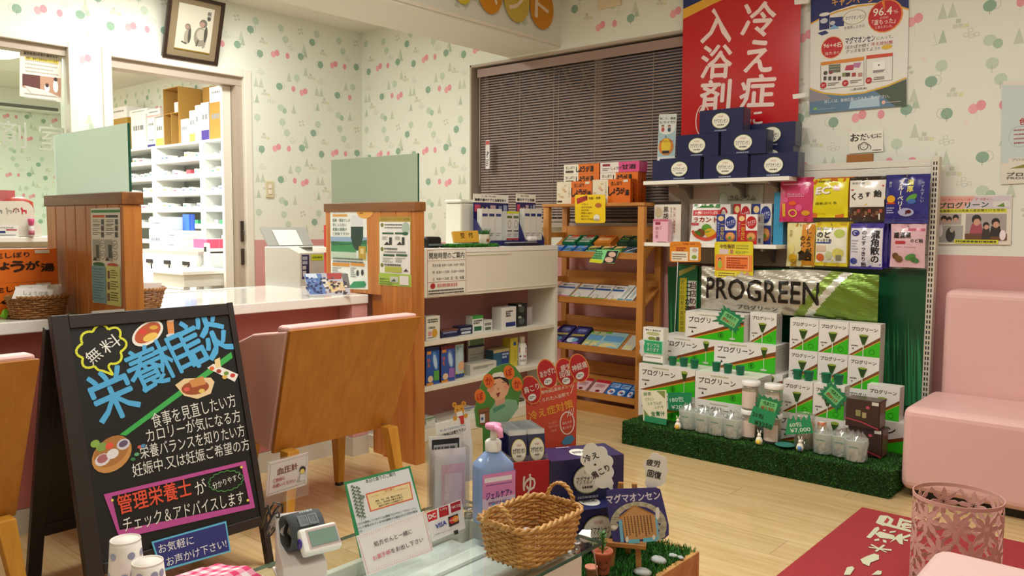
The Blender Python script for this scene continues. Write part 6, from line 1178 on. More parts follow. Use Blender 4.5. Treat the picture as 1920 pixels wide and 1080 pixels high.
put('brown_carton', 'dark brown gift carton standing on the turf beside the sofa', 'carton', bbx, (-1.130, 3.548, TZ), 0, 'dark brown gift cartons'); put('brown_carton', 'dark brown gift carton stacked on the other brown one', 'carton', bbx, (-1.142, 3.54, TZ+.1185), 0, 'dark brown gift cartons')
RBW = mat('figurine_white', 'ece6d8', .4)
for px, y, c1_, c2_, lab in ((1271, 806, 'e0b43a', 'd87a6a', 'tiny white rabbit figurine with a yellow egg beside the small easel'), (1423, 842, 'e6d24a', 'e09a6a', 'tiny white rabbit figurine hugging a yellow ball on the turf edge'), (1500, 846, '5a8ac8', 'd8d23a', 'tiny white rabbit figurine with a blue egg by the teal dish')):
    p = PZ(px, y, TZ); p.y = max(p.y, 3.412); p = PY(px, y-8, p.y); t = empty('rabbit_figurine', (p.x, p.y, TZ)); tag(t, lab, 'figurine', 'small rabbit figurines on the turf')
    part('body', MB().lathe([(0, 0), (.013, .004), (.016, .016), (.012, .03), (.006, .036), (0, .037)], 14), RBW, t); part('head', MB().lathe([(0, .033), (.007, .036), (.009, .043), (.006, .050), (0, .052)], 12), RBW, t)
    for s_ in (-1, 1): part('ear', MB().tube([(s_*.003, 0, .049), (s_*.006, 0, .058), (s_*.008, 0, .066)], [.002, .0028, .001], 6), RBW, t)
    part('egg', MB().lathe([(0, .003), (.009, .008), (.010, .016), (.006, .024), (0, .026)], 12, (.002, -.011, 0)), mat('egg_'+c1_, c1_, .4), t); part('flower', MB().lathe([(0, .010), (.005, .013), (0, .017)], 8, (-.006, -.018, 0)), mat('egg_'+c2_, c2_, .5), t)
dp = PY(1470, 832, 3.44); put('teal_dish', 'small teal dish on the turf in front of the jars', 'dish', MB().lathe([(.018, 0), (.022, .002), (.042, .010), (.043, .011), (.040, .0115), (.02, .004), (0, .0035)], 26).mesh('dish', mat('teal_glaze', '2f8f80', .15)), (dp.x, 3.452, TZ))
# ================================================================ RACK, RECEPTION AND COUNTER GOODS
def ginger(a, w, h):
    a.rect(0, 0, w*.42, h, 'e0d6bc'); a.rect(w*.42, 0, w, h, 'd96a1c')
    RG = random.Random(2)
    for i in range(7): a.ell(w*RG.uniform(.04, .26), h*RG.uniform(.2, .85), w*.045, h*.05, RG.choice(('cbb58c', 'c8a078', 'd8c49c')), 10)
    a.vtext('しょうが湯の', w*.36, h*.92, h*.10, '7a6a52'); a.rect(w*.02, h*.06, w*.16, h*.14, '4a3a2c')
    a.text('生しぼり', w*.64, h*.82, w*.28, h*.17, '3a1f12', .03, .02)
    for ch, x, z, s_ in (('し', .48, .50, .42), ('ょ', .58, .50, .24), ('う', .68, .48, .34), ('が', .80, .50, .28), ('湯', .92, .42, .26)): a.text(ch, w*x, h*z, w*(.12 if ch != 'ょ' else .08), h*s_, '2a1510', .045)
    a.rect(w*.82, h*.86, w*.94, h*.96, 'dcd2c0')
def gside(a, w, h): a.rect(0, 0, w, h, 'b84e14'); a.vtext('しょうが湯', w*.5, h*.92, min(w*.5, h*.17), '3a1f12', .03)
def amazake(a, w, h): a.rect(0, 0, w*.48, h, 'e6ddd6'); a.rect(w*.48, 0, w, h, 'd8508a'); a.rect(w*.06, h*.62, w*.26, h*.86, '8a2f4a'); a.text('しょうが', w*.42, h*.42, w*.28, h*.3, '4a3a3a', .02); a.text('甘酒', w*.74, h*.5, w*.36, h*.5, '4a1a2c', .03); a.words(w*.06, h*.15, w*.26, h*.5, 2, '8a7f7a')
def gflat(a, w, h):
    a.rect(0, 0, w*.42, h, 'e8e2d2'); a.rect(w*.42, 0, w, h, 'd9701c'); a.text('生しぼり', w*.18, h*.68, w*.26, h*.3, '2a241f', .02); a.rect(w*.05, h*.15, w*.28, h*.38, '4a3f36')
    for ch, x in (('し', .40), ('ょ', .48), ('う', .57), ('が', .68), ('湯', .80)): a.text(ch, w*x, h*.48, w*.1, h*.62, '24160f', .045)
RT = 1.2095
zt = PY(1150, 336, 3.865).z-RT
def topbox(name, lab, x0, x1, Y, z, h, d, draw, cols, sd=gside):
    A, B = PY(x0, 360, Y), PY(x1, 360, Y); return put(name, lab, 'box', carton(B.x-A.x-.001, h, d, cols, draw, sd), (A.x, Y, z), 0, 'ginger tea boxes on the rack')
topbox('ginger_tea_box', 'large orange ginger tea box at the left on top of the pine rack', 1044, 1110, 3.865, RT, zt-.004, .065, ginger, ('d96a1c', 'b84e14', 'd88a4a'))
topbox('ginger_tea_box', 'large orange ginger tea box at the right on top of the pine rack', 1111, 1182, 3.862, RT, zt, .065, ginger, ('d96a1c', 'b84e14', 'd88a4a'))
hz = (PY(1150, 304, 3.94).z-RT)/4
for r_ in range(4):
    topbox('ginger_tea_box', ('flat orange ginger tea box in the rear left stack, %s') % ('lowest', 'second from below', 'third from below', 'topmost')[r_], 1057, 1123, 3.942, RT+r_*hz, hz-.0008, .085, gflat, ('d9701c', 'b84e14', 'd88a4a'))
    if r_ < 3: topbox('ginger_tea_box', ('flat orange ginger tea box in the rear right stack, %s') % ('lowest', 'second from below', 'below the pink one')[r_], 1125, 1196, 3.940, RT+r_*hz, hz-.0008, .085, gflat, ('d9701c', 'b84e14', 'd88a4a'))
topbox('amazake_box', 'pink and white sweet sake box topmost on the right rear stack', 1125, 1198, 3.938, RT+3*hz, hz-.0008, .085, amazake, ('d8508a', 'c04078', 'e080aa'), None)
def dr(a):
    a.pp([(1081, 372), (1101, 366), (1102, 375), (1082, 383)], 'b8301c'); a.pt('しょうが湯', 1082, 378, 1101, 370, 6, '2a0f0a', .02); a.pt('効能・効果', 1104, 372, 1126, 371, 5, '6a3a10', .015)
    for i, t in enumerate(('冷え性の方', '血行を促進', '食欲不振', '関節の痛み', '風邪のひきはじめ', '胃の不調')): a.pt(t, 1090, 383+i*5.6, 1103+(i*7) % 13, 383+i*5.6, 3.6, '6a4a10')
    a.pe(1122, 385, 6, 4.5, 'b0602a', 12); a.pe(1119, 408, 6, 6, 'e9e0d0', 12); a.pe(1119, 412, 6, 2, 'b0a890', 10)
pop('price_card', 'rounded yellow notice card hanging from the top of the pine rack', (1078, 365, 1135, 418), dr, 'ecc916', 3.832)
a = PA((0, 3.835, 0), UX, UZ); a.pp([(1107, 485), (1131, 488), (1127, 494), (1105, 491)], 'd8dc28'); a.pp([(1139, 470), (1160, 470), (1153, 493), (1130, 493)], '2a2826'); a.pe(1148, 477, 7, 5, 'e0bca8', 12); a.pe(1142, 487, 8, 5, 'e0bca8', 12)
for i in range(4): a.pw(1117-i*2, 470+i*4, 1134-i*2, 473+i*4, 1, '3a7a4a', .8, i)
sheet('leaflet_card', 'slanted green leaflet card with a hand picture on the rack edge', 'leaflet', a, [(1119, 468), (1162, 469), (1152, 494), (1105, 492)], .001, '8adf9a', GLOSS)
ALF = SH_ANG; NRM = Vector((0, -math.sin(ALF), math.cos(ALF)))
def lay(name, lab, i, px, py, s, w, L, t, cols, draw, group, cat='medicine box', side=None):
    p = shelf_pt(i, PY(px, py, 3.87).x, s)+NRM*(t+.0006)
    return put(name, lab, cat, carton(w, L, t, cols, draw, side), p, 0, group, -(math.pi/2-ALF))
ord7 = ['first', 'second', 'third', 'fourth', 'fifth', 'sixth', 'seventh']
def mk_blue(a, w, h): a.rect(w*.1, h*.62, w*.95, h*.96, '5a96d8'); a.words(w*.15, h*.68, w*.8, h*.9, 2, 'a8cdee'); a.ell(w*.8, h*.88, w*.14, h*.09, 'd8a89a', 10); a.text('きず用', w*.45, h*.45, w*.5, h*.15, 'b8dc8a', .02); a.rect(w*.12, h*.14, w*.9, h*.3, '6fb0e8'); a.rect(0, 0, w, h*.05, 'd8e4ee')
def mk_green(a, w, h): a.poly([(w*.05, h*.66), (w*.95, h*.82), (w*.95, h), (w*.2, h*.98)], 'd8b878'); a.ell(w*.75, h*.88, w*.15, h*.06, 'c8503a', 10); a.text('きず用', w*.5, h*.5, w*.6, h*.15, 'c8d84a', .02); a.rect(w*.1, h*.2, w*.9, h*.36, '6fb0a0'); a.rect(0, 0, w, h*.05, 'c8d8d0')
def mk_dark(a, w, h): a.line([(w*.2, h*.4), (w*.95, h*.85)], h*.08, 'd8c8c0'); a.rect(w*.1, h*.1, w*.9, h*.35, '4a86a8'); a.rect(0, 0, w, h*.05, 'b8c8d0')
E0 = [1031, 1052.5, 1073.5, 1095, 1120, 1143, 1166]; WD = [.076, .076, .076, .086, .082, .082, .076]
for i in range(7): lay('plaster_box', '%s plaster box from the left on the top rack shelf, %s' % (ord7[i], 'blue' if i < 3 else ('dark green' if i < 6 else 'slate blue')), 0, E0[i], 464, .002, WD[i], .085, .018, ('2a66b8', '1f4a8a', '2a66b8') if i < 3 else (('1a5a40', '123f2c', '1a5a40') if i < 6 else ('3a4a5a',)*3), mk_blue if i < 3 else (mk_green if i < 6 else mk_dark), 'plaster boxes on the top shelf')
def bk1(a, w, h): a.rect(w*.12, h*.4, w*.9, h*.8, 'd8d2c8'); a.rect(w*.3, h*.72, w*.85, h*.96, 'cf4a2c'); a.words(w*.2, h*.48, w*.8, h*.66, 2, '8a5a5a'); a.rect(w*.15, h*.06, w*.85, h*.26, 'c8d0c4')
def bk2(a, w, h): a.rect(w*.1, h*.3, w*.8, h*.7, 'e0a870'); a.rect(w*.3, h*.74, w*.9, h*.92, 'c84a2a')
def bk3(a, w, h): a.text('きず用', w*.5, h*.55, w*.6, h*.14, 'a8b83a', .02); a.rect(w*.1, h*.2, w*.9, h*.4, '3a5a48'); a.line([(w*.3, h*.75), (w*.95, h*.95)], h*.08, 'b89a6a')
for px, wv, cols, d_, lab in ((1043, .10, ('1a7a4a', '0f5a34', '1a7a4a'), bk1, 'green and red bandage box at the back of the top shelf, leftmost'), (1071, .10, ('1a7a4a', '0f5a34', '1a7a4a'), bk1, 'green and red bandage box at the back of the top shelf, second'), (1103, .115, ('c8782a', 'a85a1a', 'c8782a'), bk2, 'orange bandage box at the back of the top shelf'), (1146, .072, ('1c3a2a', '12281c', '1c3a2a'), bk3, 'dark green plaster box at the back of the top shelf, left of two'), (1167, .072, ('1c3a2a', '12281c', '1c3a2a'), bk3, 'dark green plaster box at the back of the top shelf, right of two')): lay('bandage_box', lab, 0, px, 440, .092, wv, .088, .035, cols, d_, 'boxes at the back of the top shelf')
def mk_white(c):
    def f(a, w, h): a.text('防水ワイド', w*.5, h*.86, w*.6, h*.1, '33302c', .02); a.rect(w*.02, h*.66, w*.95, h*.76, '2a5a9a'); a.rect(0, 0, w, h*.22, c); a.ring(w*.35, h*.26, w*.17, h*.13, w*.02, '8a8a84', 16); a.ell(w*.35, h*.26, w*.14, h*.10, 'e9e2da', 14); a.rect(w*.7, h*.06, w*.9, h*.14, 'f0e8d8')
    return f
for k, (px, wv, c, nm) in enumerate(((1028, .135, 'd85a9a', 'pink'), (1066, .118, '7ab83a', 'lime green'), (1099, .112, '6ab02c', 'leaf green'), (1131, .084, 'e0c82a', 'yellow'))): lay('gauze_pack', 'flat white gauze pack with %s lower edge on the second shelf' % nm, 1, px, 552, .002, wv, .175, .008, ('e6e2dc', 'bdb9b2', 'e6e2dc'), mk_white(c), 'gauze packs on the second shelf', 'pack')
def tube_(a, w, h): a.rect(w*.3, h*.3, w*.7, h*.85, 'b8c4c0'); a.rect(0, 0, w, h*.12, 'c8d040'); a.rect(w*.1, h*.16, w*.9, h*.24, '6a9aa8')
for k, (px, lab) in enumerate(((1153, 'slim white tube pack, left of two on the second shelf'), (1169, 'slim white tube pack, right of two on the second shelf'))): lay('tube_pack', lab, 1, px, 556, .0, .048, .185, .012, ('e3e4de', 'b4b6ae', 'e3e4de'), tube_, 'tube packs on the second shelf', 'pack')
def mk_navy(a, w, h): a.ell(w*.55, h*.78, w*.34, h*.11, '5a6ab0', 16); a.text('のどぬれ', w*.55, h*.79, w*.5, h*.09, 'c8d0ec', .02); a.text('ぬれマスク', w*.55, h*.66, w*.4, h*.05, '9aa8dc'); a.poly([(w*.12, h*.44), (w*.95, h*.48), (w*.95, h*.58), (w*.12, h*.54)], 'b8a850'); a.ell(w*.35, h*.24, w*.28, h*.13, 'd8e6f0', 14); a.ell(w*.6, h*.26, w*.2, h*.09, '6ab8d8', 12); a.ell(w*.75, h*.10, w*.2, h*.07, 'a868c8', 12); a.rect(0, h*.95, w, h, '14163a')
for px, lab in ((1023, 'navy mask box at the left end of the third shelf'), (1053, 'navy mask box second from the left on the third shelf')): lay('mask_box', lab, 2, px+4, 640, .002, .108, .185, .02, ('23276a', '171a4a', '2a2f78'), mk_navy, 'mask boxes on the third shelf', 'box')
def mk_kid(a, w, h): a.rect(0, h*.9, w*.25, h, '6ab02c'); a.rect(w*.1, h*.5, w*.95, h*.8, '6aa8d8'); a.ell(w*.5, h*.25, w*.4, h*.15, 'e6dca0', 14); a.ell(w*.7, h*.15, w*.25, h*.1, '8ac8e0', 12); a.rect(0, 0, w*.3, h*.1, '7ac83a')
for px, wv, lab, c in ((1086, .055, 'narrow green and white mask pack on the third shelf, left one', 'b8cf98'), (1099, .055, 'narrow green and white mask pack on the third shelf, right one', 'c0d4a4'), (1113, .15, 'light blue and yellow children mask pack on the third shelf', 'a8cfcf'), (1161, .072, 'clear pale mask pack at the right end of the third shelf', 'cfcfc0')): lay('mask_pack', lab, 2, px, 648, .002, wv, .17 if wv < .1 else .178, .006, (c, '9aa894', c), mk_kid if wv < .2 and px != 1161 else (lambda a, w, h: (a.ell(w*.5, h*.3, w*.36, h*.16, 'e0dca8', 12), a.rect(w*.2, h*.1, w*.8, h*.16, 'ecece4'))), 'mask packs on the third shelf', 'pack')
def mk_pink(a, w, h): a.rect(0, h*.8, w, h, 'c02838'); a.words(w*.2, h*.45, w*.8, h*.7, 3, 'a8484a'); a.ell(w*.55, h*.22, w*.16, h*.08, '8a1a20', 12)
def mk_bl2(a, w, h): a.rect(w*.1, h*.62, w*.95, h*.9, '9ac0e8'); a.words(w*.15, h*.66, w*.8, h*.86, 2, '2a4a8a'); a.ell(w*.5, h*.32, w*.34, h*.2, 'e0e6ee', 16); a.ell(w*.42, h*.34, w*.14, h*.08, 'd87a5a', 12); a.ell(w*.6, h*.3, w*.14, h*.08, '3a6ab8', 12)
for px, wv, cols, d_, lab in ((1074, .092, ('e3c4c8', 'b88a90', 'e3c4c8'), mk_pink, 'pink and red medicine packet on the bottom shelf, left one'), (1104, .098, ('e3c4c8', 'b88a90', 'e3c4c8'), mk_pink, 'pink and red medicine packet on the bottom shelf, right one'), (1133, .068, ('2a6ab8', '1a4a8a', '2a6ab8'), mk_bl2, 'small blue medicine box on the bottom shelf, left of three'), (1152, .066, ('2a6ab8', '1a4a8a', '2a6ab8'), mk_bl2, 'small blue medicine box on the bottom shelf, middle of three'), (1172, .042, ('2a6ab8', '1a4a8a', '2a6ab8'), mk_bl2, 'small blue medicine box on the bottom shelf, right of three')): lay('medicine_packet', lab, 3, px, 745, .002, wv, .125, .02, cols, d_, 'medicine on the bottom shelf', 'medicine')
# ---------------------------------------------------------------- reception shelves, goods face the room
def rbox(name, lab, cat, x0, y0, x1, z, X, d, cols, draw=None, group='medicine under the reception counter', h=None, side=None):
    A, B = PX(x0, y0, X), PX(x1, y0, X); T = PX((x0+x1)/2, y0, X); return put(name, lab, cat, carton(B.y-A.y-.001, (T.z-z) if h is None else h, d, cols, draw, side), (X, A.y, z+.0004), math.pi/2, group)
def gen(c1, c2=None, c3='4a4a4c'):
    def f(a, w, h):
        a.rect(0, h*.82, w, h, c1); a.words(w*.1, h*.5, w*.9, h*.76, 2, c3, .7)
        if c2: a.rect(w*.15, h*.1, w*.85, h*.36, c2)
    return f
def s_a(a, w, h): a.words(w*.1, h*.72, w*.85, h*.9, 2, '3a4a3a', .7); a.text('CREA', w*.4, h*.52, w*.5, h*.1, '2a4a34', .02); a.ell(w*.6, h*.28, w*.2, h*.18, 'd8a030', 14); a.ell(w*.25, h*.28, w*.12, h*.1, 'd8909a', 12); a.words(w*.1, h*.08, w*.5, h*.14, 1, '5a5a5a')
S1, S2, S3 = .503, .275, .062; Xr = RX-.03
rbox('supplement_carton', 'white carton with yellow fruit at the left of the upper reception shelf', 'carton', 799, 593, 825, S1, Xr, .05, ('e6e4d4', 'c6c2b0', 'e6e4d4'), s_a)
rbox('ointment_box', 'flat navy and orange ointment box lying on the upper shelf', 'box', 827, 618, 860, S1, Xr-.01, .05, ('22264f', '3a2a30', '6a4434'), gen('7a4a34', None, '9aa0c8')); rbox('ointment_box', 'flat navy box with white lettering lying next to it', 'box', 861, 611, 886, S1, Xr-.02, .05, ('1f2450', '2a2a3c', '22264f'), gen('1a1c40', 'cfd4e0', 'cfd4e0'))
rbox('green_top_carton', 'slim white carton with green top on the upper shelf', 'carton', 886, 592, 906, S1, Xr-.03, .05, ('e6e8e0', 'c4c6bc', '4a9a4a'), gen('3f9a44', '2f6a4a')); rbox('white_carton', 'small white carton beside the green-topped one', 'carton', 907, 600, 923, S1, Xr-.03, .05, ('e3e3da', 'c4c4ba', 'e8e8e0'), gen('d0d4c8', '5a6a58'))
def s_b(a, w, h): a.words(w*.3, h*.55, w*.75, h*.85, 3, '3a3c44', .8); a.rect(w*.3, h*.1, w*.95, h*.3, '2a3a7a')
rbox('white_carton', 'wide white carton with navy block right of the middle on the upper shelf', 'carton', 940, 576, 968, S1, Xr-.01, .07, ('e4e4de', 'c8c8c0', 'ececE6'.lower()), s_b)
def s_c(a, w, h): a.ell(w*.45, h*.5, w*.3, h*.3, '5a5f58', 12); a.rect(w*.1, h*.75, w*.4, h*.92, 'b8c0b8')
A, B, T = PX(970, 590, Xr-.02), PX(988, 590, Xr-.02), PX(979, 591, Xr-.02); hb_ = .066
for r_ in range(2): put('black_carton', 'black printed carton %s of two stacked on the upper shelf' % ('below' if r_ == 0 else 'above'), 'carton', carton(B.y-A.y, hb_, .07, ('2a2e2c', '1c201e', '3a3e3a'), s_c), (Xr-.02, A.y, S1+.0004+r_*(hb_+.0004)), math.pi/2, 'black cartons')
put('clear_bag', 'clear plastic packet leaning at the right end of the upper shelf', 'packet', pouch(.10, .10, .03, 'b9aeb0', None, seed=3), (Xr-.05, PX(990, 600, Xr).y, S1+.003), math.pi/2)
def s_d(k):
    def f(a, w, h):
        a.rect(0, h*.9, w, h, ('1c2458', '6a2430')[k]); a.ell(w*.68, h*.62, w*.2, h*.26, ('4a8ad0', '6a86c0')[k], 16, .2); a.ell(w*.68, h*.6, w*.13, h*.2, 'b8d4ec', 14, .2); a.vtext('ひえ~る'[:2], w*.18, h*.72, h*.12, 'e0702a', .04); a.ell(w*.3, h*.16, w*.2, h*.09, 'e8c8a8', 12); a.rect(0, 0, w*.5, h*.06, 'e0902a'); a.rect(w*.55, h*.1, w*.95, h*.36, ('5aa84a', '9a6ab8')[k]); a.rect(w*.05, h*.82, w*.35, h*.9, 'd88a3a')
    return f
rbox('thermometer_box', 'blue and orange thermometer box at the left end of the middle shelf', 'box', 799, 651, 824, S2, Xr, .05, ('2f5aa8', '1c2458', '1c2458'), s_d(0)); rbox('thermometer_box', 'blue and red thermometer box second on the middle shelf', 'box', 827, 648, 853, S2, Xr, .05, ('3a5aa8', '4a1c28', '6a2430'), s_d(1))
def s_e(a, w, h): a.rect(w*.2, h*.6, w*.9, h*.95, '5aa8d0'); a.ell(w*.5, h*.36, w*.36, h*.15, 'e6b48a', 14); a.rect(0, 0, w, h*.12, '2a4a8a'); a.rect(0, h*.12, w, h*.2, 'd8cc4a')
p = PX(856, 700, Xr-.02); put('cooling_pouch', 'light blue pouch standing beside the thermometer boxes', 'pouch', pouch(PX(877, 700, Xr).y-p.y, PX(866, 647, Xr-.02).z-S2, .03, 'b8cfd8', s_e, seed=6), (Xr-.03, p.y, S2+.003), math.pi/2)
def s_f(a, w, h): a.rect(0, h*.72, w, h*.8, '2a3a5a'); a.rect(w*.1, h*.8, w*.95, h*.98, '6a8a6a'); a.words(w*.1, h*.15, w*.9, h*.55, 4, '9a9c98', .35)
rbox('leaflet_holder', 'grey white leaflet holder leaning behind the flat carton', 'holder', 878, 648, 908, S2, Xr-.13, .012, ('c3c6c0', '9a9c96', 'c3c6c0'), s_f, h=.175); rbox('flat_carton', 'flat long white carton lying on the middle shelf', 'carton', 882, 680, 931, S2, Xr-.02, .08, ('d3d2c6', 'b9b8ac', 'dddcd2'), gen('d8d6ca', None, '8a8a80'))
def s_g(a, w, h): a.rect(w*.5, 0, w, h*.85, '2a4a8a'); a.words(w*.55, h*.5, w*.95, h*.8, 2, 'b8cce8', .7); a.rect(0, h*.85, w, h, 'c8b88a')
rbox('blue_carton', 'blue and teal carton in the middle of the middle shelf', 'carton', 925, 655, 955, S2, Xr-.05, .06, ('3a6a86', '2a4a5a', 'c8b88a'), s_g)
def s_h(a, w, h): a.ell(w*.6, h*.8, w*.2, h*.07, '2a5a9a', 14); a.words(w*.55, h*.2, w*.75, h*.6, 6, 'a89a3a', .4)
rbox('yellow_carton', 'tall yellow carton beside the spray bottle', 'carton', 957, 634, 971, S2, Xr-.04, .06, ('d6c84a', 'b0a43a', 'd8cc6a'), s_h)
p = PX(983, 680, Xr-.03); bt = empty('spray_bottle', (Xr-.05, p.y, S2+.0005)); tag(bt, 'white disinfectant bottle with red cross at the right of the middle shelf', 'bottle')
hB = PX(983, 630, Xr-.05).z-S2; part('bottle_body', MB().lathe([(.026, 0), (.030, .004), (.030, hB*.66), (.022, hB*.76), (.015, hB*.79)], 20), WHITEP, bt); part('bottle_cap', MB().lathe([(.017, hB*.792), (.018, hB*.98), (.016, hB)], 18), mat('cap_cream', 'dcd6c8', .4), bt)
lb = Art(); 
lb.text('✚', -.014, hB*.32, .012, .012, '22264f', .03); lb.text('消毒', .010, hB*.32, .018, .012, 'b84a5a', .02); lb.words(-.018, hB*.14, .018, hB*.22, 2, '8a8c90'); lb.rect(-.020, hB*.55, .020, hB*.63, '2a3a7a'); lb.rect(-.020, hB*.44, .020, hB*.545, 'b84a5a')
lb.obj('label_print', bt, fn=lambda u, v: -math.sqrt(max(.0303**2-u*u, 1e-9)), rz=math.radians(55))
for x0, x1, y0, c, d_, lab in ((799, 816, 783, 'dfe4d8', '4a8a3a', 'white and green carton lying at the left of the bottom shelf'), (819, 868, 783, 'd8d6cc', 'c8c6bc', 'long white carton lying on the bottom shelf'), (870, 889, 764, 'e0e0d8', '6a7ab0', 'white carton standing behind the bear card on the bottom shelf'), (973, 983, 748, '2a2a2c', 'c8902a', 'black and orange carton beside the smiling figure on the bottom shelf')):
    rbox('stock_carton', lab, 'carton', x0, y0, x1, S3, Xr-.04, .07, (c, 'bdbbb0', c), gen(d_, None, '8a8c84'))
# ---------------------------------------------------------------- on the reception counter
CT = .9665
p0 = PX(800, 460, -2.96); hd = empty('tape_dispenser', (-2.99, PX(812, 460, -2.97).y, CT)); tag(hd, 'black plastic holder at the left end of the reception counter', 'holder')
part('holder_body', boxes([(-.05, -.055, 0, .03, .055, .055)]), BLACK, hd, bevel=.014, seg=3); part('holder_lip', boxes([(.031, -.045, .008, .045, .045, .02)]), mat('grey_band', '5a6468', .4), hd, bevel=.004)
ya, yb_ = PX(829, 460, -2.97).y, PX(922, 460, -2.97).y
tm = empty('turf_strip', (-2.955, ya, CT)); tag(tm, 'narrow strip of artificial turf along the reception counter', 'turf'); part('strip_base', boxes([(-.03, 0, 0, .035, yb_-ya, .008)]), TURFD, tm); turf('turf_pile', tm, [((-.03, 0, .008), (.065, 0, 0), (0, yb_-ya, 0), (0, 0, 1)), ((.035, 0, .0), (0, yb_-ya, 0), (0, 0, .008), (1, 0, 0))], 3500, .012, ('2f7a1f', '3f9a2a', '1f5a14', '58b03a'), 6)
a = PA((-2.942, 0, CT+.022), UY, Vector((-.25, 0, 1))); a.pp([(849.5, 434.5), (895.5, 432.5), (898.5, 453.5), (853.5, 454.5)], 'dca93a'); a.pt('受', 863, 442, 871, 441.5, 10, '5a3a10', .01); a.pt('付', 878, 441, 886, 440.5, 10, '5a3a10', .01)
rs = sheet('reception_sign', 'yellow wooden sign reading reception on the turf strip', 'sign', a, [(849, 434), (896, 432), (899, 454), (853, 455)], .012, 'dca93a')
mg = empty('planter_mug', (-2.955, PX(908, 455, -2.955).y, CT+.0085)); tag(mg, 'small cream mug planted with fake grass beside the yellow sign', 'mug'); part('mug_body', MB().lathe([(.024, 0), (.027, .003), (.030, .055), (.031, .057), (.028, .057), (.025, .006), (0, .005)], 20), CREAM, mg); part('mug_handle', MB().tube([(0, .029+.018*math.sin(t), .03+.018*math.cos(t)) for t in [math.pi*i/8 for i in range(9)]], .004, 6), CREAM, mg); part('mug_motif', boxes([(.0295, -.014, .018, .0312, .006, .032)]), mat('mug_brown', '8a5a3a', .5), mg); turf('grass_tuft', mg, [((-.02, -.02, .045), (.04, 0, 0), (0, .04, 0), (0, 0, 1))], 240, .045, ('2f6a1f', '3f8a2a', '24521a'), 9)
wb_ = empty('white_dispenser', (-3.2, PX(861, 455, -3.2).y, CT)); tag(wb_, 'tall white plastic container with sloping lid behind the yellow sign', 'container')
m = MB(); hW = PX(866, 378, -3.2).z-CT; v = [(-.06, -.05, 0), (.06, -.05, 0), (.06, .09, 0), (-.06, .09, 0), (-.06, -.045, hW*.96), (.06, -.045, hW*.96), (.06, .085, hW*.96), (-.06, .085, hW*.96)]; m.add(v, [(0, 3, 2, 1), (4, 5, 6, 7), (0, 1, 5, 4), (1, 2, 6, 5), (2, 3, 7, 6), (3, 0, 4, 7)]); part('container_body', m, mat('ivory_plastic', 'dcdacb', .4), wb_, bevel=.008); part('container_lid', boxes([(-.066, -.055, hW*.962, .066, .098, hW*1.04)]), mat('ivory_lid', 'e3e1d4', .35), wb_, bevel=.01)
NV = '2a2864'
def stand(name, lab, px0, px1, Xh, yb, n, headers, dep=.1):
    y0, y1 = PX(px0, 420, Xh).y, PX(px1, 420, Xh).y; W = y1-y0; t = empty(name, (Xh, y0, CT)); tag(t, lab, 'display stand', 'navy counter displays on the reception desk'); t.rotation_euler = (0, 0, math.pi/2)
    zh = PX(px0, 363, Xh).z-CT; zb_ = PX(px0, 379, Xh).z-CT; Mn = mat('navy_card', NV, .5)
    part('header_card', boxes([(0, -.0, zb_, W, .003, zh)]), PAPER, t); part('back_panel', boxes([(0, 0, .0, W, .003, zb_-.0005)]), Mn, t)
    P = [(0.0, 0.0), (-dep, 0), (-dep, .035), (-.01, zb_*.62), (0, zb_*.62)]
    for x in (0, W-.003):
        mm = MB(); k = len(P); mm.add([(x, p_, q_) for p_, q_ in P]+[(x+.003, p_, q_) for p_, q_ in P], [tuple(range(k)), tuple(range(k, 2*k))[::-1]]+[(i, k+i, k+(i+1) % k, (i+1) % k) for i in range(k)]); part('side_wing', mm, Mn, t)
    part('tray_floor', boxes([(.0035, -dep, 0, W-.0035, -.001, .012)]), Mn, t); part('tray_lip', boxes([(.0035, -dep-.003, 0, W-.0035, -dep-.0005, .03)]), Mn, t)
    a = Art(); hh_ = zh-zb_; a.text(headers[0], W*.42, zb_+hh_*.75, W*.4, hh_*.2, '5a4a40'); a.text(headers[1], W*.48, zb_+hh_*.32, W*.9, hh_*.34, '2a2624', .025); a.rect(W*.02, zb_*.78, W*.18, zb_*.95, 'c84a6a'); a.rect(W*.46, zb_*.8, W*.62, zb_*.94, 'c8a8b0'); a.ell(W*.24, zb_*.82, W*.05, zb_*.07, 'c89a70', 12); a.ell(W*.36, zb_*.84, W*.04, zb_*.06, 'c8b090', 12); a.rect(W*.70, zb_*.8, W*.8, zb_*.93, '8a90a8'); a.rect(W*.84, zb_*.78, W*.95, zb_*.95, 'a8b0c8'); a.obj('header_print', t, loc=(0, -.0005, 0))
    return t, W, zb_
TXT = ('引き続き開始の準備', '歯磨き歯の汚れ物・口の着色・虫歯を除く')
t1, W1, zb1 = stand('counter_display', 'navy counter display of dental products, nearer the yellow sign', 888, 953, -3.10, 446, 5, ('引っ越し用の準備', '歯磨き歯のケアと虫歯を防ぐ'))
t2, W2, zb2 = stand('counter_display', 'navy counter display of dental products, beside the pine rack', 968, 1004, -3.03, 446, 3, ('歯の準備', '歯のケアと虫歯'), .066)
def tooth(k):
    def f(a, w, h):
        a.rect(w*.1, h*.78, w*.9, h*.86, '2a3a7a' if k != 2 else '5a6a3a')
        if k == 2: a.rect(0, h*.93, w, h, 'c8d02a'); a.ring(w*.5, h*.6, w*.26, h*.13, w*.05, '55565a', 16); a.words(w*.15, h*.36, w*.85, h*.42, 1, '3a3a3c', .8); a.rect(0, 0, w, h*.16, 'b8282e'); a.words(w*.2, h*.04, w*.8, h*.12, 1, 'e8c8c0', .8)
        a.words(w*.12, h*.2, w*.88, h*.32, 2, '9a9ca0', .4)
    return f
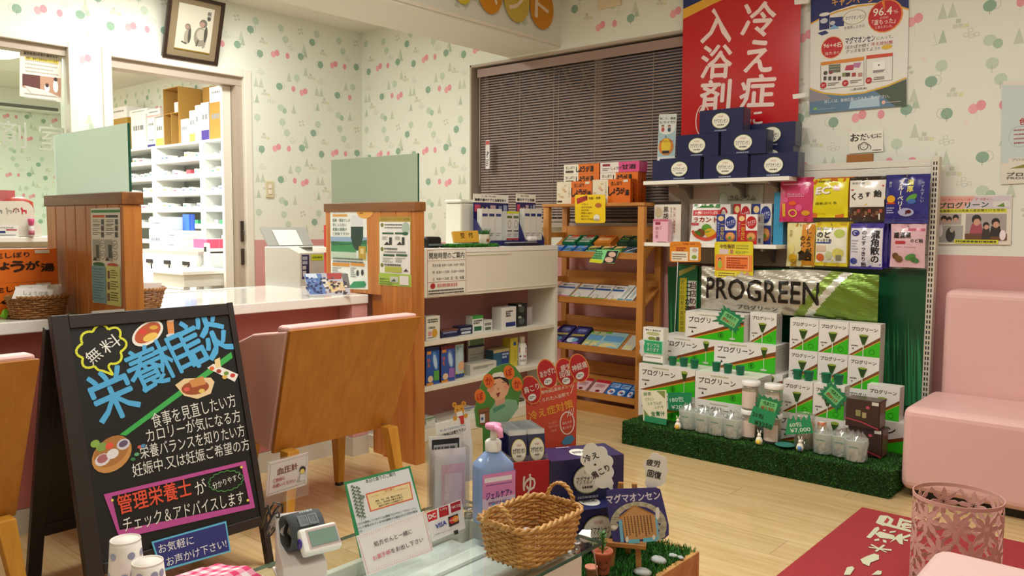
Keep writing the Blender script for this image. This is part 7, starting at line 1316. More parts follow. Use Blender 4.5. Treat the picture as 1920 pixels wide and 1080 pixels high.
for (t, W, zb_, n, nm) in ((t1, W1, zb1, 5, 'nearer the yellow sign'), (t2, W2, zb2, 3, 'beside the pine rack')):
    for i in range(n):
        wv = (W-.012)/n; k = 2 if (n == 5 and i >= 3) else 1; hv = zb_*.80; y = t.location.y+.006+i*wv
        put('toothpaste_box', '%s white toothpaste box in the counter display %s' % (ord7[i], nm), 'box', carton(wv-.002, hv-(.012 if k == 2 else 0), .035, ('e0e0da', 'c4c4be', 'e8e8e2'), tooth(k)), (t.location.x+(.055 if k == 1 else .088), y, CT+.0125), math.pi/2, 'toothpaste boxes in the displays')
kb = empty('calculator', (-2.939, PX(978, 457, -2.94).y, CT)); tag(kb, 'dark calculator with pale keys in front of the displays', 'calculator'); part('calculator_body', boxes([(-.022, -.135, 0, .022, .135, .018)]), mat('dark_navy_plastic', '23263c', .4), kb, bevel=.004)
m = MB()
for i in range(11):
    for j in range(3): m.box(-.018+j*.0125, -.125+i*.0225, .0185, -.009+j*.0125, -.125+i*.0225+.016, .022)
o = part('keys', m, mat('pale_keys', 'b9bcc4', .5), kb); o['kind'] = 'stuff'
put('white_stamp', 'white rounded stamp pad between the displays', 'stamp', boxes([(-.016, -.04, 0, .016, .04, .03)]).mesh('stamp', WHITEP), (-3.01, PX(981, 447, -3.01).y, CT+.0235), 0, bevel=.014, seg=3).location.x = -2.945
put('red_white_box', 'red and white box at the far end of the reception counter by the rack', 'box', carton(.07, .13, .06, ('d8d4c8', 'c0bcb0', 'b02a3a'), lambda a, w, h: a.rect(0, h*.6, w, h, 'b02a3a')), (-3.10, 3.73, CT+.0005), math.pi/2)
nt = put('window_tag', 'small white notice strip stuck on the window reveal by the blind', 'notice', MB().box(0, -.0015, 0, .045, 0, .20, 'd8d4d0').mesh('tag', PRINT), (PY(910, 318, 4.094).x, 4.0935, PY(910, 318, 4.094).z)); at_ = Art(); at_.frame(0, 0, .045, .20, .003, '2a2438'); at_.rect(.006, .165, .039, .19, 'b84a4a'); at_.text('?', .0225, .10, .022, .04, '4a4a4c'); at_.words(.008, .02, .037, .07, 4, '8a868a', .5); at_.obj('tag_print', nt, loc=(0, -.0016, 0))
# ---------------------------------------------------------------- on and behind the consultation counter
pb_ = empty('printer_stand', (-4.15, 2.95, 0)); tag(pb_, 'low grey stand under the printer behind the counter', 'stand'); sub('stand_top', [(-4.42, 2.70, .68, -3.90, 3.25, .70)], GREYP, pb_)
for x in (-4.40, -3.95):
    for y in (2.72, 3.20): sub('leg', [(x, y, 0, x+.03, y+.03, .679)], GREYP, pb_)
pr = empty('office_printer', (-3.95, 2.755, .7005)); tag(pr, 'grey office printer with paper loaded behind the counter', 'printer'); PGm = mat('printer_grey', 'cfcdc2', .45)
m = MB(); P = [(0, 0), (-.36, 0), (-.36, .245), (-.11, .25), (-.02, .222), (0, .215)]; k = len(P); m.add([(x, 0, z) for x, z in P]+[(x, .40, z) for x, z in P], [tuple(range(k)), tuple(range(k, 2*k))[::-1]]+[(i, k+i, k+(i+1) % k, (i+1) % k) for i in range(k)]); part('printer_body', m, PGm, pr, bevel=.006)
part('paper_support', MB().add([(-.33, .01, .25), (-.33, .33, .25), (-.42, .33, .36), (-.42, .01, .36), (-.338, .01, .245), (-.338, .33, .245), (-.428, .33, .355), (-.428, .01, .355)], [(0, 1, 2, 3), (7, 6, 5, 4), (0, 4, 5, 1), (1, 5, 6, 2), (2, 6, 7, 3), (3, 7, 4, 0)]), mat('support_grey', 'a3a49e', .5), pr)
part('paper_sheet', MB().add([(-.324, .08, .252), (-.324, .25, .252), (-.40, .25, .345), (-.40, .08, .345)], [(0, 1, 2, 3)]), PAPER, pr); part('output_slot', boxes([(.0005, .09, .055, .004, .39, .075)]), BLACK, pr); part('control_panel', boxes([(-.10, .06, .2505, -.03, .36, .253)]), mat('panel_grey', 'b4b5b0', .4), pr)
la = Art(); la.rect(.012, .065, .062, .205, '2a2a5a'); la.rect(.016, .175, .05, .195, 'b0b4c4'); la.rect(.016, .15, .05, .168, 'b0b4c4'); la.rect(.016, .12, .04, .142, 'c8c8c4'); la.rect(.016, .08, .04, .112, 'c8c8c4'); la.rect(.075, .17, .16, .205, 'cfdc30'); la.words(.085, .18, .15, .195, 1, '6a7a1a', .7); la.obj('printer_labels', pr, loc=(.0006, 0, 0), rz=math.pi/2)
rf = PY(607, 422, 2.53); put('red_folder', 'bright red file folder standing behind the wooden partition', 'folder', MB().box(0, 0, 0, .055, .012, rf.z-.7555, 'd83a34').mesh('folder', PRINT), (rf.x+.0, 2.53, .7555), bevel=.001)
sub('folder_rest', [(-3.60, 2.512, .713, -3.32, 2.60, .755)], WHITE, cn)
u_ = Vector((math.cos(.95), math.sin(.95), 0)); vn = Vector((-math.sin(.95), math.cos(.95), 0)); bo = PZ(580, 556, .757)
a = PA(bo, u_, (UZ*1+vn*.35)); 
a.pp([(570, 514), (602, 513), (612, 551), (581, 552)], '5a7ab4'); a.pp([(572, 514), (592, 513), (596, 521), (575, 522)], 'cfdcee'); a.pp([(612, 512), (642, 512), (640, 523), (614, 524)], 'a83228'); a.pp([(602, 524), (612, 524), (618, 537), (608, 538)], 'd8d4cc'); a.pp([(614, 528), (642, 528), (648, 546), (620, 548)], 'd6c08a'); a.pp([(640, 513), (652, 513), (657, 540), (646, 540)], '6a6a64')
RB = random.Random(12)
for i in range(90):
    x, y = RB.uniform(575, 650), RB.uniform(520, 550); c = RB.choice(('2a3a78', '3a5aa0', '8aa0cc', '1c2450')) if x < 610 else RB.choice(('3a2430', '8a5a5a', 'd8b8a0', '5a3a34', 'e0d0c0', '2a2430')); s_ = RB.uniform(1.2, 3); a.pr(x-s_, y-s_*.7, x+s_, y+s_*.7, c)
for i in range(1): pass
ps = sheet('picture_card', 'colourful night scene picture card in a clear stand on the counter', 'picture card', a, [(569, 513), (649, 511), (658, 552), (580, 555)], .0015, 'b8b8c4', FILM)
g_ = PA(bo+vn*.004, u_, (UZ*1+vn*.35)); st2 = g_.place(part('clear_stand', outline(g_.qs([(569, 513.5), (649, 511.5), (658, 553), (580, 556)]), .002, None), CLEARP), ps)
GX1 = PY(110, 500, 1.112).x; gz = (PX(60, 466, -3.145).z-.7555)/2
gb = carton(.40, gz-.0006, .055, ('d96a1c', 'b84e14', 'd88a4a'), ginger, gside)
GX = -3.145
put('ginger_tea_box', 'orange ginger tea box lower in the pile behind the wicker basket', 'box', gb, (GX, 1.162-.40, .7556), math.pi/2, 'ginger boxes on the counter'); put('ginger_tea_box', 'orange ginger tea box on top of the pile behind the wicker basket', 'box', gb, (GX, 1.162-.40, .7556+gz), math.pi/2, 'ginger boxes on the counter')
WK = wood('wicker', 'a9743a', '7d5224', (6, 6, 6), 8, .5, .1)
def wicker(name, rx, ry, h, rows, stakes, par, flare=1.2, r=.0035, sq=4, m=None, zb=.004):
    """woven wall: strands run in front of and behind the stakes in turn"""
    mb = MB(); n = stakes*2
    def pos(an, z, off):
        k = 1+(flare-1)*z/h; x, y = math.cos(an), math.sin(an); q = (abs(x)**sq+abs(y)**sq)**(1/sq); return ((rx*k+off)*x/q, (ry*k+off)*y/q, z)
    for j in range(rows):
        z = zb+(h-zb)*(j+.5)/rows
        mb.tube([pos(2*math.pi*(i+.5)/n, z, (r*.9 if (i//2+j) % 2 else -r*.9) if i % 2 == 0 else 0) for i in range(n)], r, 5, True)
    o = part('woven_wall', mb, m or WK, par)
    ms = MB()
    for i in range(stakes): ms.tube([pos(2*math.pi*(i+.25)/stakes, z, 0) for z in (0, h*.5, h)], r*.8, 5)
    part('stakes', ms, m or WK, par)
    mr = MB()
    for s_ in (0, 1): mr.tube([Vector(pos(2*math.pi*i/72, h, 0))+Vector((0, 0, r*1.3*math.sin(i*math.pi/2+s_*math.pi))) + Vector(pos(2*math.pi*i/72, h, r*1.2*math.cos(i*math.pi/2+s_*math.pi)))-Vector(pos(2*math.pi*i/72, h, 0)) for i in range(72)], r*1.25, 6, True)
    part('braided_rim', mr, m or WK, par)
    mf = MB(); N_ = 40; mf.add([pos(2*math.pi*i/N_, 0.002, 0) for i in range(N_)]+[pos(2*math.pi*i/N_, 0.005, 0) for i in range(N_)], [tuple(range(N_))[::-1], tuple(range(N_, 2*N_))]+[(i, (i+1) % N_, N_+(i+1) % N_, N_+i) for i in range(N_)]); part('basket_floor', mf, m or WK, par)
    return o
bk_ = empty('wicker_basket', (-3.055, 1.062, .7555)); tag(bk_, 'oval wicker basket of ginger packets on the counter at the left edge', 'basket'); wicker('b', .080, .060, .072, 9, 22, bk_, 1.15, .0036, 2.2)
bk_.rotation_euler = (0, 0, math.pi/2)
FLMW = mat('sachet_film', 'e0dcd4', .18)
def sach(a, w, h): a.rect(w*.12, h*.12, w*.45, h*.85, 'c8521c', 3, 3); a.text('しょ', w*.28, h*.5, w*.22, h*.45, '2a1510', .03); a.rect(w*.5, h*.7, w*.85, h*.8, '9a968c', 3, 1)
for i, (dx, dy, rz, tilt, lab) in enumerate(((-.022, -.045, 1.45, -.12, 'ginger sachet in clear film standing at the back of the basket'), (.004, -.07, 1.2, -.3, 'ginger sachet in clear film at the left of the basket'), (.004, .0, 1.75, -.3, 'ginger sachet in clear film at the right of the basket'))):
    o = put('ginger_sachet', lab, 'sachet', pouch(.095, .072, .018, 'dedad2', sach if i == 0 else None, seed=60+i), (bk_.location.x+dx, bk_.location.y+dy, .7555+.040), rz, 'sachets in the wicker basket', tilt)
a = PA((-3.006, 1.0, .81), UY, UZ+Vector((-.25, 0, 0))); a.pt('しょうが湯', 44, 549, 90, 551, 8, '6a6660'); sheet('name_card', 'small white name card in front of the ginger sachets', 'card', a, [(30, 539), (100, 543), (97, 561), (22, 560)], .001, 'e9e6e0')
og = empty('origami_ornament', (-3.10, PZ(12, 596, .757).y-.005, .7555)); tag(og, 'small red and lime paper ornament at the left edge of the counter', 'ornament'); og.location = PZ(10, 597, .7555)
for k, (c, P) in enumerate((('7ac028', ((.0, 0, 0), (.03, -.012, .004), (.012, 0, .034))), ('8ad030', ((.0, 0, 0), (-.02, -.012, .004), (.004, -.006, .032))), ('c8402a', ((-.02, .012, .02), (.02, .012, .024), (0, .012, .052))), ('2a7a4a', ((-.02, .014, .045), (.028, .014, .048), (.006, .012, .062))))): part('paper_fold', MB().add([*P, *[(p_[0], p_[1]+.008, p_[2]) for p_ in P]], [(0, 1, 2), (5, 4, 3), (0, 3, 4, 1), (1, 4, 5, 2), (2, 5, 3, 0)]), mat('fold_'+c, c, .5), og)
b2 = empty('wicker_basket', (-3.10, 1.44, .7555)); tag(b2, 'round wicker basket half hidden behind the far-left partition', 'basket'); wicker('b', .065, .065, .075, 9, 20, b2, 1.3, .0036, 2.0)
put('white_envelope', 'white paper envelope tucked in the half-hidden basket', 'envelope', MB().box(0, 0, 0, .085, .004, .07, 'e6e0dc').mesh('envelope', PRINT), (-3.13, 1.44, .785), .7, None, -.35)
# ================================================================ THE GLASS TABLE IN FRONT AND THE TURF CRATE BEHIND IT
TG = .45
gt = empty('glass_table', (-1.10, .87, 0)); tag(gt, 'low glass-topped table carrying the basket and signs in the foreground', 'table')
m = MB(); P = []
for cx, cy, a0, r in ((-.892-.004, 1.328-.004, 0, .004), (-1.30+.03, 1.328-.03, 90, .03), (-1.30+.004, .36+.004, 180, .004), (-.892-.004, .36+.004, 270, .004)):
    for k in range(5): P.append((cx+r*math.cos(math.radians(a0+22.5*k))+1.10, cy+r*math.sin(math.radians(a0+22.5*k))-.87))
part('glass_top', MB().prism(P, TG-.008, TG), sheer('table_glass', 'fafdfb', 1.0, 0, .01, True), gt)
m = MB(); n = len(P); m.add([(x*1.0004, y*1.0004, TG-.0076) for x, y in P]+[(x*1.0004, y*1.0004, TG-.0004) for x, y in P], [(i, (i+1) % n, n+(i+1) % n, n+i) for i in range(n)]); part('glass_rim', m, GREEN_EDGE, gt)
CABW = mat('cabinet_cream', 'e3ded4', .4)
sub('cabinet_side', [(-.935, .40, .0, -.918, 1.295, .43)], CABW, gt, .002); sub('cabinet_back', [(-1.213, 1.278, .0, -.936, 1.295, .43)], CABW, gt, .002); sub('cabinet_side', [(-1.231, .40, 0, -1.214, 1.295, .43)], CABW, gt, .002); sub('cabinet_shelf', [(-1.213, .42, .36, -.936, 1.277, .372)], CABW, gt); sub('cabinet_floor', [(-1.213, .42, .02, -.936, 1.277, .035)], CABW, gt)
for x, y in ((-.926, 1.285), (-1.222, 1.285), (-.926, .45), (-1.222, .45)): part('standoff', MB().lathe([(.009, .4305), (.009, TG-.0082)], 14, (x+1.10, y-.87, 0)), STEEL, gt); part('standoff_cap', MB().lathe([(.011, TG+.0002), (.011, TG+.0025), (.008, TG+.0035)], 16, (x+1.10, y-.87, 0)), STEEL, gt)
for i in range(7):
    x0 = -1.210+i*.039; put('magazine', 'glossy white magazine under the glass, %s from the left' % ord7[i], 'magazine', MB().box(0, 0, 0, .0375, .6, .030+.004*(i % 3), ('e6ecec', 'd8dede', 'eef2f0')[i % 3]).mesh('magazine', GLOSS), (x0, .62+.03*(i % 2), .3725), 0, 'magazines under the glass')
ZT = TG+.0006
# small woven basket with rope handles
WKB = wood('golden_wicker', 'd8a862', 'a9783c', (5, 5, 5), 9, .45, .1)
fb = empty('woven_basket', (-.9650, 1.190, ZT)); tag(fb, 'small golden woven basket with rope handles on the glass table', 'basket')
wicker('b', .056, .078, .078, 13, 30, fb, 1.20, .0030, 5, WKB, .004)
def rope(c0, axis, par):
    pts1, pts2 = [], []
    for i in range(33):
        t = i/32; an = math.pi*t; base = Vector(c0)+Vector(axis)*(-math.cos(an)*.034)+Vector((0, 0, .044*math.sin(an)))
        tw = t*34; off = Vector((math.cos(tw)*.0024, math.sin(tw)*.0024, math.sin(tw+1)*.0012)); pts1.append(base+off); pts2.append(base-off)
    part('rope_handle', MB().tube(pts1, .0030, 6).tube(pts2, .0030, 6), WKB, par)
rope((0, .0935, .070), (1, 0, 0), fb); rope((0, -.0935, .070), (1, 0, 0), fb)
for dx, dy, rz, lab in ((-.015, .01, .5, 'wrapped candy sachet lying in the woven basket, nearer the back'), (.012, -.015, -.3, 'wrapped candy sachet lying in the woven basket, nearer the front')):
    put('candy_sachet', lab, 'candy', pouch(.045, .03, .008, 'e6dcdc', lambda a, w, h: (a.ell(w*.6, h*.5, w*.16, h*.25, 'd8c04a', 10), a.rect(w*.15, h*.3, w*.4, h*.7, 'c88a9a', 2, 2)), seed=9), (-.965+dx-.02, 1.19+dy, ZT+.0175), rz, 'candies in the woven basket', -1.3)
# hand gel bottle
hg = empty('gel_pump_bottle', (-1.133, 1.268, ZT)); tag(hg, 'blue hand gel bottle with pink pump on the glass table', 'bottle'); hg.rotation_euler = (0, 0, math.radians(68))
def sqprof(prof, a, b, n=28, sq=6): return MB().lathe(prof, n, (0, 0, 0), sx=a, sy=b, sq=sq)
part('bottle_body', sqprof([(.96, 0), (1, .004), (1, .118), (.97, .126), (.42, .150), (.36, .152)], .040, .028), mat('blue_gel', 'a2c0f6', .12, trans=.3, ior=1.33), hg)
part('collar', MB().lathe([(.0165, .1525), (.0175, .154), (.0175, .172), (.014, .176)], 20), WHITEP, hg); part('pump_stem', MB().lathe([(.007, .1765), (.006, .200)], 12), WHITEP, hg)
m = MB(); m.lathe([(.016, .200), (.018, .203), (.017, .210), (.006, .213)], 18); m.tube([(0, -.005, .205), (.0, -.030, .202), (.0, -.036, .188)], [.009, .0075, .006], 8); part('pump_head', m, mat('pump_pink', 'ec9cc4', .35), hg)
la = Art(.0004); la.rect(-.0385, .012, .0385, .100, 'd8c4e0', 4, 4); la.rect(-.0385, .060, .0385, .112, 'd88ac0', 4, 4); la.rect(-.034, .094, .030, .104, 'ece6f0'); la.words(-.03, .086, .03, .090, 1, '8a5a98', .7); la.text('ジェルケア+', 0, .066, .062, .016, '4a3a8a', .02, .03); la.text('gelcare plus', 0, .050, .05, .009, '8a4a90', .01); la.ell(-.014, .032, .009, .013, '5aa0d8', 14); la.ell(-.012, .043, .006, .006, '5aa0d8', 12); la.ell(.008, .042, .005, .006, '3a86d0', 12); la.poly([(.0035, .043), (.0125, .043), (.008, .054)], '3a86d0'); la.words(.012, .02, .032, .034, 3, '9a9ac0', .3); la.words(-.03, .013, .0, .018, 1, 'c05a7a', .7)
la.obj('front_label', hg, GLOSS, loc=(0, -.0285, 0)); lb = Art(.0004); lb.rect(-.0262, .012, .0262, .112, 'd494c8'); lb.rect(-.0262, .012, .0262, .062, 'cfc0dc'); lb.words(-.022, .02, .022, .10, 14, '7a5a90', .4); lb.obj('side_label', hg, GLOSS, loc=(.0405, 0, 0), rz=math.pi/2)
def cplane(bl, br, tl, z, lift=0.0):
    """plane of a card standing on height z: base corners and upper left corner in pixels"""
    B, C_ = PZ(bl[0], bl[1], z), PZ(br[0], br[1], z); U = (C_-B).normalized(); d = _ray(*tl); T = CAM+d*((B-CAM).dot(U)/d.dot(U)); return PA(B, U, (T-B).normalized())
# fragrance notice
a = cplane((676, 1046), (800, 1000), (645, 905), ZT)
a.pp([(650, 908), (766, 878), (796, 985), (680, 1028)], 'dfe2e6'); a.pt('本日の香りのご案内', 685, 903, 741, 888, 8, '33463a', .015)
a.pp([(685, 926), (769, 903), (775, 936), (694, 960)], 'df6a48'); a.pp([(688, 928), (767, 906), (773, 934), (696, 957)], 'ecd6a0'); a.pt('秋の香り', 721, 921, 739, 916, 5, 'd86a40', .01); a.pt('(花の香り：リラックス・ぐっすり眠れる)', 695, 932, 763, 915, 3.5, 'd08a50')
for i, t in enumerate(('緊張、不安、不眠、慢性の不調など', 'また、免疫系の働きを高め', '風邪の予防にも効果的です。')): a.pt(t, 704+i*3, 940+i*4.6, 754-i*2+i*3, 927+i*4.6, 3.6, '4a4a3a', .005)
a.pt('こちらで使用しているオイルは薬局アロマサロン「アロミージュ」', 668, 984, 780, 952, 4.6, '2f3230', .008); a.pt('さんで使用されている100%植物から抽出された天然の精油', 670, 991, 782, 958, 4.6, '2f3230', .008); a.pt('です。', 672, 998, 680, 995, 4.5, '2f3230', .008)
for x, y0, y1 in ((661, 912, 972), (670, 914, 974)):
    a.pl([(x, y0), (x+12, y1)], .8, '4a5a4a')
    for i in range(9): t = i/9; a.pe(x+12*t-2, y0+(y1-y0)*t, 2.6, 1.8, '5a6a58', 8, .6); a.pe(x+12*t+2.4, y0+(y1-y0)*t+2, 2.4, 1.6, '66765f', 8, -.6)
a.pl([(679, 930), (681, 950), (676, 976)], .7, '6a7a6a'); a.pe(679, 932, 4, 3.5, '7a8a86', 10)
sheet('fragrance_notice', 'green-bordered fragrance notice standing on the glass table', 'notice', a, [(645, 904), (769, 873), (801, 1000), (676, 1046)], .001, '2f8a56')
# prescription notice
a = cplane((688, 1080), (812, 1033), (668, 1005), ZT)
DP = 'd89aa4'
for i in range(30):
    t = i/29
    for (x0, y0, x1, y1) in ((671, 1007, 793, 962), (690, 1075, 809, 1031), (671, 1007, 690, 1075), (793, 962, 809, 1031)): a.pe(x0+(x1-x0)*t, y0+(y1-y0)*t, .9, .9, DP, 6)
for i in range(28):
    t = i/27
    for (x0, y0, x1, y1) in ((674, 1009, 790, 967), (692, 1070, 806, 1028)): a.pe(x0+(x1-x0)*t, y0+(y1-y0)*t, .8, .8, 'e0b0b8', 6)
a.pt('処方せんと一緒に', 700, 1021, 771, 996, 9.5, '3a3634', .008); a.pt('お薬手帳', 698, 1048, 731, 1034, 9.5, 'cf6a74', .008); a.pt('をお出し下さい', 732, 1034, 792, 1011, 9.5, '3a3634', .008)
sheet('prescription_notice', 'white dotted-border prescription notice standing in front on the glass table', 'notice', a, [(668, 1005), (795, 958), (812, 1033), (688, 1080)], .0012, 'e6e3e2')
# card payment notice
a = cplane((810, 1016), (872, 990), (797, 962), ZT)
for P_, c in (([(800, 962), (819, 955), (820, 973), (803, 979)], 'c8202c'), ([(822, 953), (840, 947), (842, 965), (824, 971)], 'b01c28'), ([(844, 945), (863, 938), (864, 955), (846, 962)], 'a81c2c')): a.pp(P_, c)
a.pt('DC', 803, 970, 817, 965, 9, 'f0e6e6', .04); a.pt('UFJ', 825, 957, 837, 953, 5, 'e8c8c0', .01); a.pt('NICOS', 846, 952, 862, 947, 5, 'f0dcdc', .01); a.pt('VISA', 816, 988, 836, 979, 9, '2a3a9a', .03, .15)
a.pp([(839, 970), (857, 963), (860, 980), (842, 988)], '2a1c20'); a.pe(847, 976, 6, 6, 'c8242c', 16); a.pe(853, 973, 6, 6, 'e08a2a', 16); a.pt('MasterCard', 842, 977, 858, 971, 3, 'f0e0d0')
a.pt('ご利用いただけます', 812, 1004, 846, 992, 3.2, '6a6a6c'); a.pp([(849, 996), (857, 993), (858, 1001), (851, 1003)], '22221f')
sheet('card_payment_notice', 'white notice with credit card logos beside the gel bottle', 'notice', a, [(797, 962), (864, 936), (873, 990), (810, 1016)], .001, 'e2e0e0')
# blood pressure sign on a clear stand
a = PA((-1.268, 0, 0), UY, UZ)
K = [(507, 872), (575, 853), (571, 905), (503, 927)]; a.pp([(504, 868.5), (578, 849), (574.5, 908.5), (500, 931.5)], 'dccfcb')
for i in range(4): a.pl([K[i], K[(i+1) % 4]], .8, 'a8928e')
for (x0, y0), (x1, y1) in zip(((503, 868), (579, 848), (575, 909), (499, 932)), K): a.pl([(x0, y0), (x1, y1)], .8, 'a8928e')
a.pt('血圧計', 519, 885, 558, 873, 13, '8a4a44', .02); a.pt('ご自由に', 511, 902, 534, 895, 7, 'b8404a', .02); a.pt('お使いください', 511, 912, 553, 900, 7, 'b8404a', .02); a.pe(566, 880, 5.5, 6.5, '2f2421', 14); a.pe(565.5, 883, 4, 4.5, 'e6c86a', 12); a.pp([(560, 902), (562, 889), (570, 888), (573, 898)], 'd8d0d4'); a.pl([(562, 892), (555, 903), (563, 901)], 1, '8a8488')
bs = sheet('blood_pressure_sign', 'small pink-bordered sign for the blood pressure meter beside the blackboard', 'sign', a, [(503, 868), (579, 848), (575, 909), (499, 932)], .001, 'd8c3be')
g_ = PA((-1.2695, 0, 0), UY, UZ); g_.place(part('clear_holder', outline(g_.qs([(501, 866), (580, 846), (579, 927), (496, 951)]), .0015, None), CLEARP), bs)
p_ = PX(538, 930, -1.2745); o = part('holder_rod', MB().tube([(-1.2745, p_.y, ZT+.002), (-1.2745, p_.y, p_.z)], .0018, 6).lathe([(.012, 0), (.012, .002)], 14, (-1.2745, p_.y, ZT+.0002)), CLEARP); o.parent = bs; o.matrix_basis = bs.matrix_basis.inverted()
# wrist monitor in its stand
bpm = empty('wrist_monitor', (-1.205, .833, ZT)); tag(bpm, 'grey wrist blood pressure meter resting in a white stand', 'blood pressure meter'); 
prof = [(-.048, 0), (.048, 0), (.044, .038), (.0, .052), (-.022, .06), (-.030, .10), (-.047, .105)]
m = MB()
for s_ in (0,):
    n = len(prof); m.add([(p, -.038, q) for p, q in prof]+[(p, .038, q) for p, q in prof], [tuple(range(n)), tuple(range(n, 2*n))[::-1]]+[(i, n+i, n+(i+1) % n, (i+1) % n) for i in range(n)])
sd = part('stand_body', m, mat('stand_white', 'e2d9d6', .4), bpm, bevel=.003); sd.rotation_euler = (0, 0, math.radians(-25)); part('stand_lip', boxes([(-.055, -.042, 0, .052, .042, .004)]), MATS['stand_white'], bpm, bevel=.001, rz=math.radians(-25))
cf = MB(); nR, rO, rI = 30, .033, .0275
cuf = empty_m = None
def ringp(r, y, k): an = 2*math.pi*k/nR; return (r*math.cos(an)*1.0, y, r*math.sin(an)*.95)
vs = [ringp(r, y, k) for (r, y) in ((rO, -.031), (rO+.001, 0), (rO, .031), (rI, .031), (rI, -.031)) for k in range(nR)]
cf.add(vs, [(j*nR+k, ((j+1) % 5)*nR+k, ((j+1) % 5)*nR+(k+1) % nR, j*nR+(k+1) % nR) for j in range(5) for k in range(nR)], None, True)
cu_ = part('cuff', cf, mat('cuff_grey', '4d5358', .75, bump=.2, bscale=400), bpm, loc=(-.004, .006, .083), rz=math.radians(-12))
part('cuff_lining', MB().tube([(0.024*math.cos(t), -.02+.003*math.sin(5*t), .022*math.sin(t)) for t in [i*.35 for i in range(18)]], .0035, 6), mat('lining_dark', '2a2d30', .9), cu_)
cp_ = Art(.0004); cp_.rect(-.018, -.012, .018, .012, '5d656b'); cp_.frame(-.016, -.010, -.002, .008, .0008, '9aa2a6'); cp_.frame(.001, -.010, .016, .008, .0008, '9aa2a6'); cp_.words(-.012, .013, .012, .018, 1, 'a8b0b4', .8); o = cp_.obj('cuff_print', cu_); o.rotation_euler = (math.radians(-0), 0, math.radians(90)); o.location = (.0225, .002, .026); o.rotation_euler = (0, math.radians(-48), math.radians(90)); o.rotation_euler = Matrix(((0, .66, -.75), (1, 0, 0), (0, -.75, .66))).to_euler()
mo = part('meter_body', boxes([(-.0, -.036, -.024, .018, .036, .024)]), WHITEP, bpm, loc=(.034, .012, .070), rz=math.radians(-12), bevel=.006, seg=3); mo.rotation_euler = (0, math.radians(-38), math.radians(-12))
sc_ = part('meter_display', boxes([(.0182, -.020, -.012, .0192, .031, .015)]), mat('lcd_green', '7f9a90', .2), mo); part('display_frame', boxes([(.0178, -.024, -.016, .0184, .034, .019)]), mat('frame_pink', 'c8b4b4', .4), mo); part('blue_badge', MB().lathe([(.011, 0), (.011, .0012)], 18, sx=1, sy=.75, M=Matrix.Translation((.010, -.0362, .0)) @ Matrix.Rotation(math.pi/2, 4, 'X')), mat('badge_violet', '4a3aa0', .35), mo)
# spectacles left in the stand
gl = empty('spectacles', (-1.252, .806, ZT+.082)); tag(gl, 'pair of black-framed spectacles hooked in the white stand', 'spectacles'); gl.rotation_euler = (.0, math.radians(20), math.radians(20)); SPB = mat('spectacle_black', '1d1517', .3)
for s_, nm in ((-1, 'lens_rim'), (1, 'lens_rim')): part(nm, MB().tube([(.012*s_*0, s_*.024*0+.0165*math.cos(t)+(.0 if s_ < 0 else .0), .025*math.sin(t)+.012+s_*.0) for t in [2*math.pi*i/20 for i in range(20)]], .0016, 6, True), SPB, gl, loc=(0 if s_ < 0 else -.012, -.004 if s_ < 0 else .022, 0)); part('lens', MB().lathe([(.0155, -.0003), (.0155, .0003)], 20, sy=1.5, M=Matrix.Translation((0 if s_ < 0 else -.012, -.004 if s_ < 0 else .022, .012)) @ Matrix.Rotation(math.pi/2, 4, 'Y') @ Matrix.Rotation(math.pi/2, 4, 'Z')), CLEARP, gl)
part('temple', MB().tube([(0, -.016, .03), (-.02, -.004, .040), (-.03, .012, .030), (-.034, .02, -.02)], .0022, 6), SPB, gl); part('temple', MB().tube([(-.012, .036, .03), (-.03, .03, .03), (-.036, .02, -.025)], .0022, 6), SPB, gl); part('bridge', MB().tube([(0, .010, .018), (-.006, .008, .022), (-.012, .008, .018)], .0018, 6), SPB, gl)
# acrylic mask holder with a bear card
ah = empty('acrylic_holder', (-1.262, 1.262, ZT)); tag(ah, 'clear acrylic holder of pink mask packs at the far corner of the glass table', 'holder'); ah.rotation_euler = (0, 0, math.radians(62))
for nm, bx_ in (('holder_wall', (-.040, .024, 0, .040, .026, .16)), ('holder_wall', (-.040, -.026, 0, .040, -.024, .125)), ('holder_wall', (-.042, -.026, 0, -.040, .026, .14)), ('holder_wall', (.040, -.026, 0, .042, .026, .14)), ('holder_base', (-.040, -.0238, 0, .040, .0238, .002))): part(nm, boxes([bx_]), CLEARP, ah)
def loc_on(par, x, y, z): return par.matrix_basis @ Vector((x, y, z))
def mpk(a, w, h): a.rect(w*.2, h*.05, w*.95, h*.75, 'e6b4c8', 4, 6); a.rect(w*.3, h*.1, w*.85, h*.6, 'efd0dc', 4, 6)
for i in range(3): put('mask_pack', 'pink wrapped mask pack in the acrylic holder, %s' % ('frontmost', 'middle', 'rearmost')[i], 'mask pack', pouch(.072, .135-.004*i, .009, 'e2d8dc', mpk if i == 0 else None, seed=70+i, crimp=.04), loc_on(ah, -.036, -.016+.0125*i, .003), ah.rotation_euler.z, 'mask packs in the holder')
a = Art(); a.rect(.006, .118, .070, .148, '1c1c1e'); a.rect(.010, .119, .066, .136, 'b9bcbc'); a.words(.012, .123, .064, .132, 1, '5a5c5c', .8)
lc = put('leaflet', 'white leaflet with a black header in the acrylic holder', 'leaflet', MB().box(0, 0, 0, .076, .0012, .155, 'e0e0de').mesh('leaflet', PRINT), loc_on(ah, -.038, .0195, .003), ah.rotation_euler.z); a.obj('leaflet_print', lc)
U_ = Vector((math.cos(math.radians(62)), math.sin(math.radians(62)), 0)); N_ = Vector((-math.sin(math.radians(62)), math.cos(math.radians(62)), 0))
a = PA(Vector(ah.location)+N_*.029, U_, UZ)
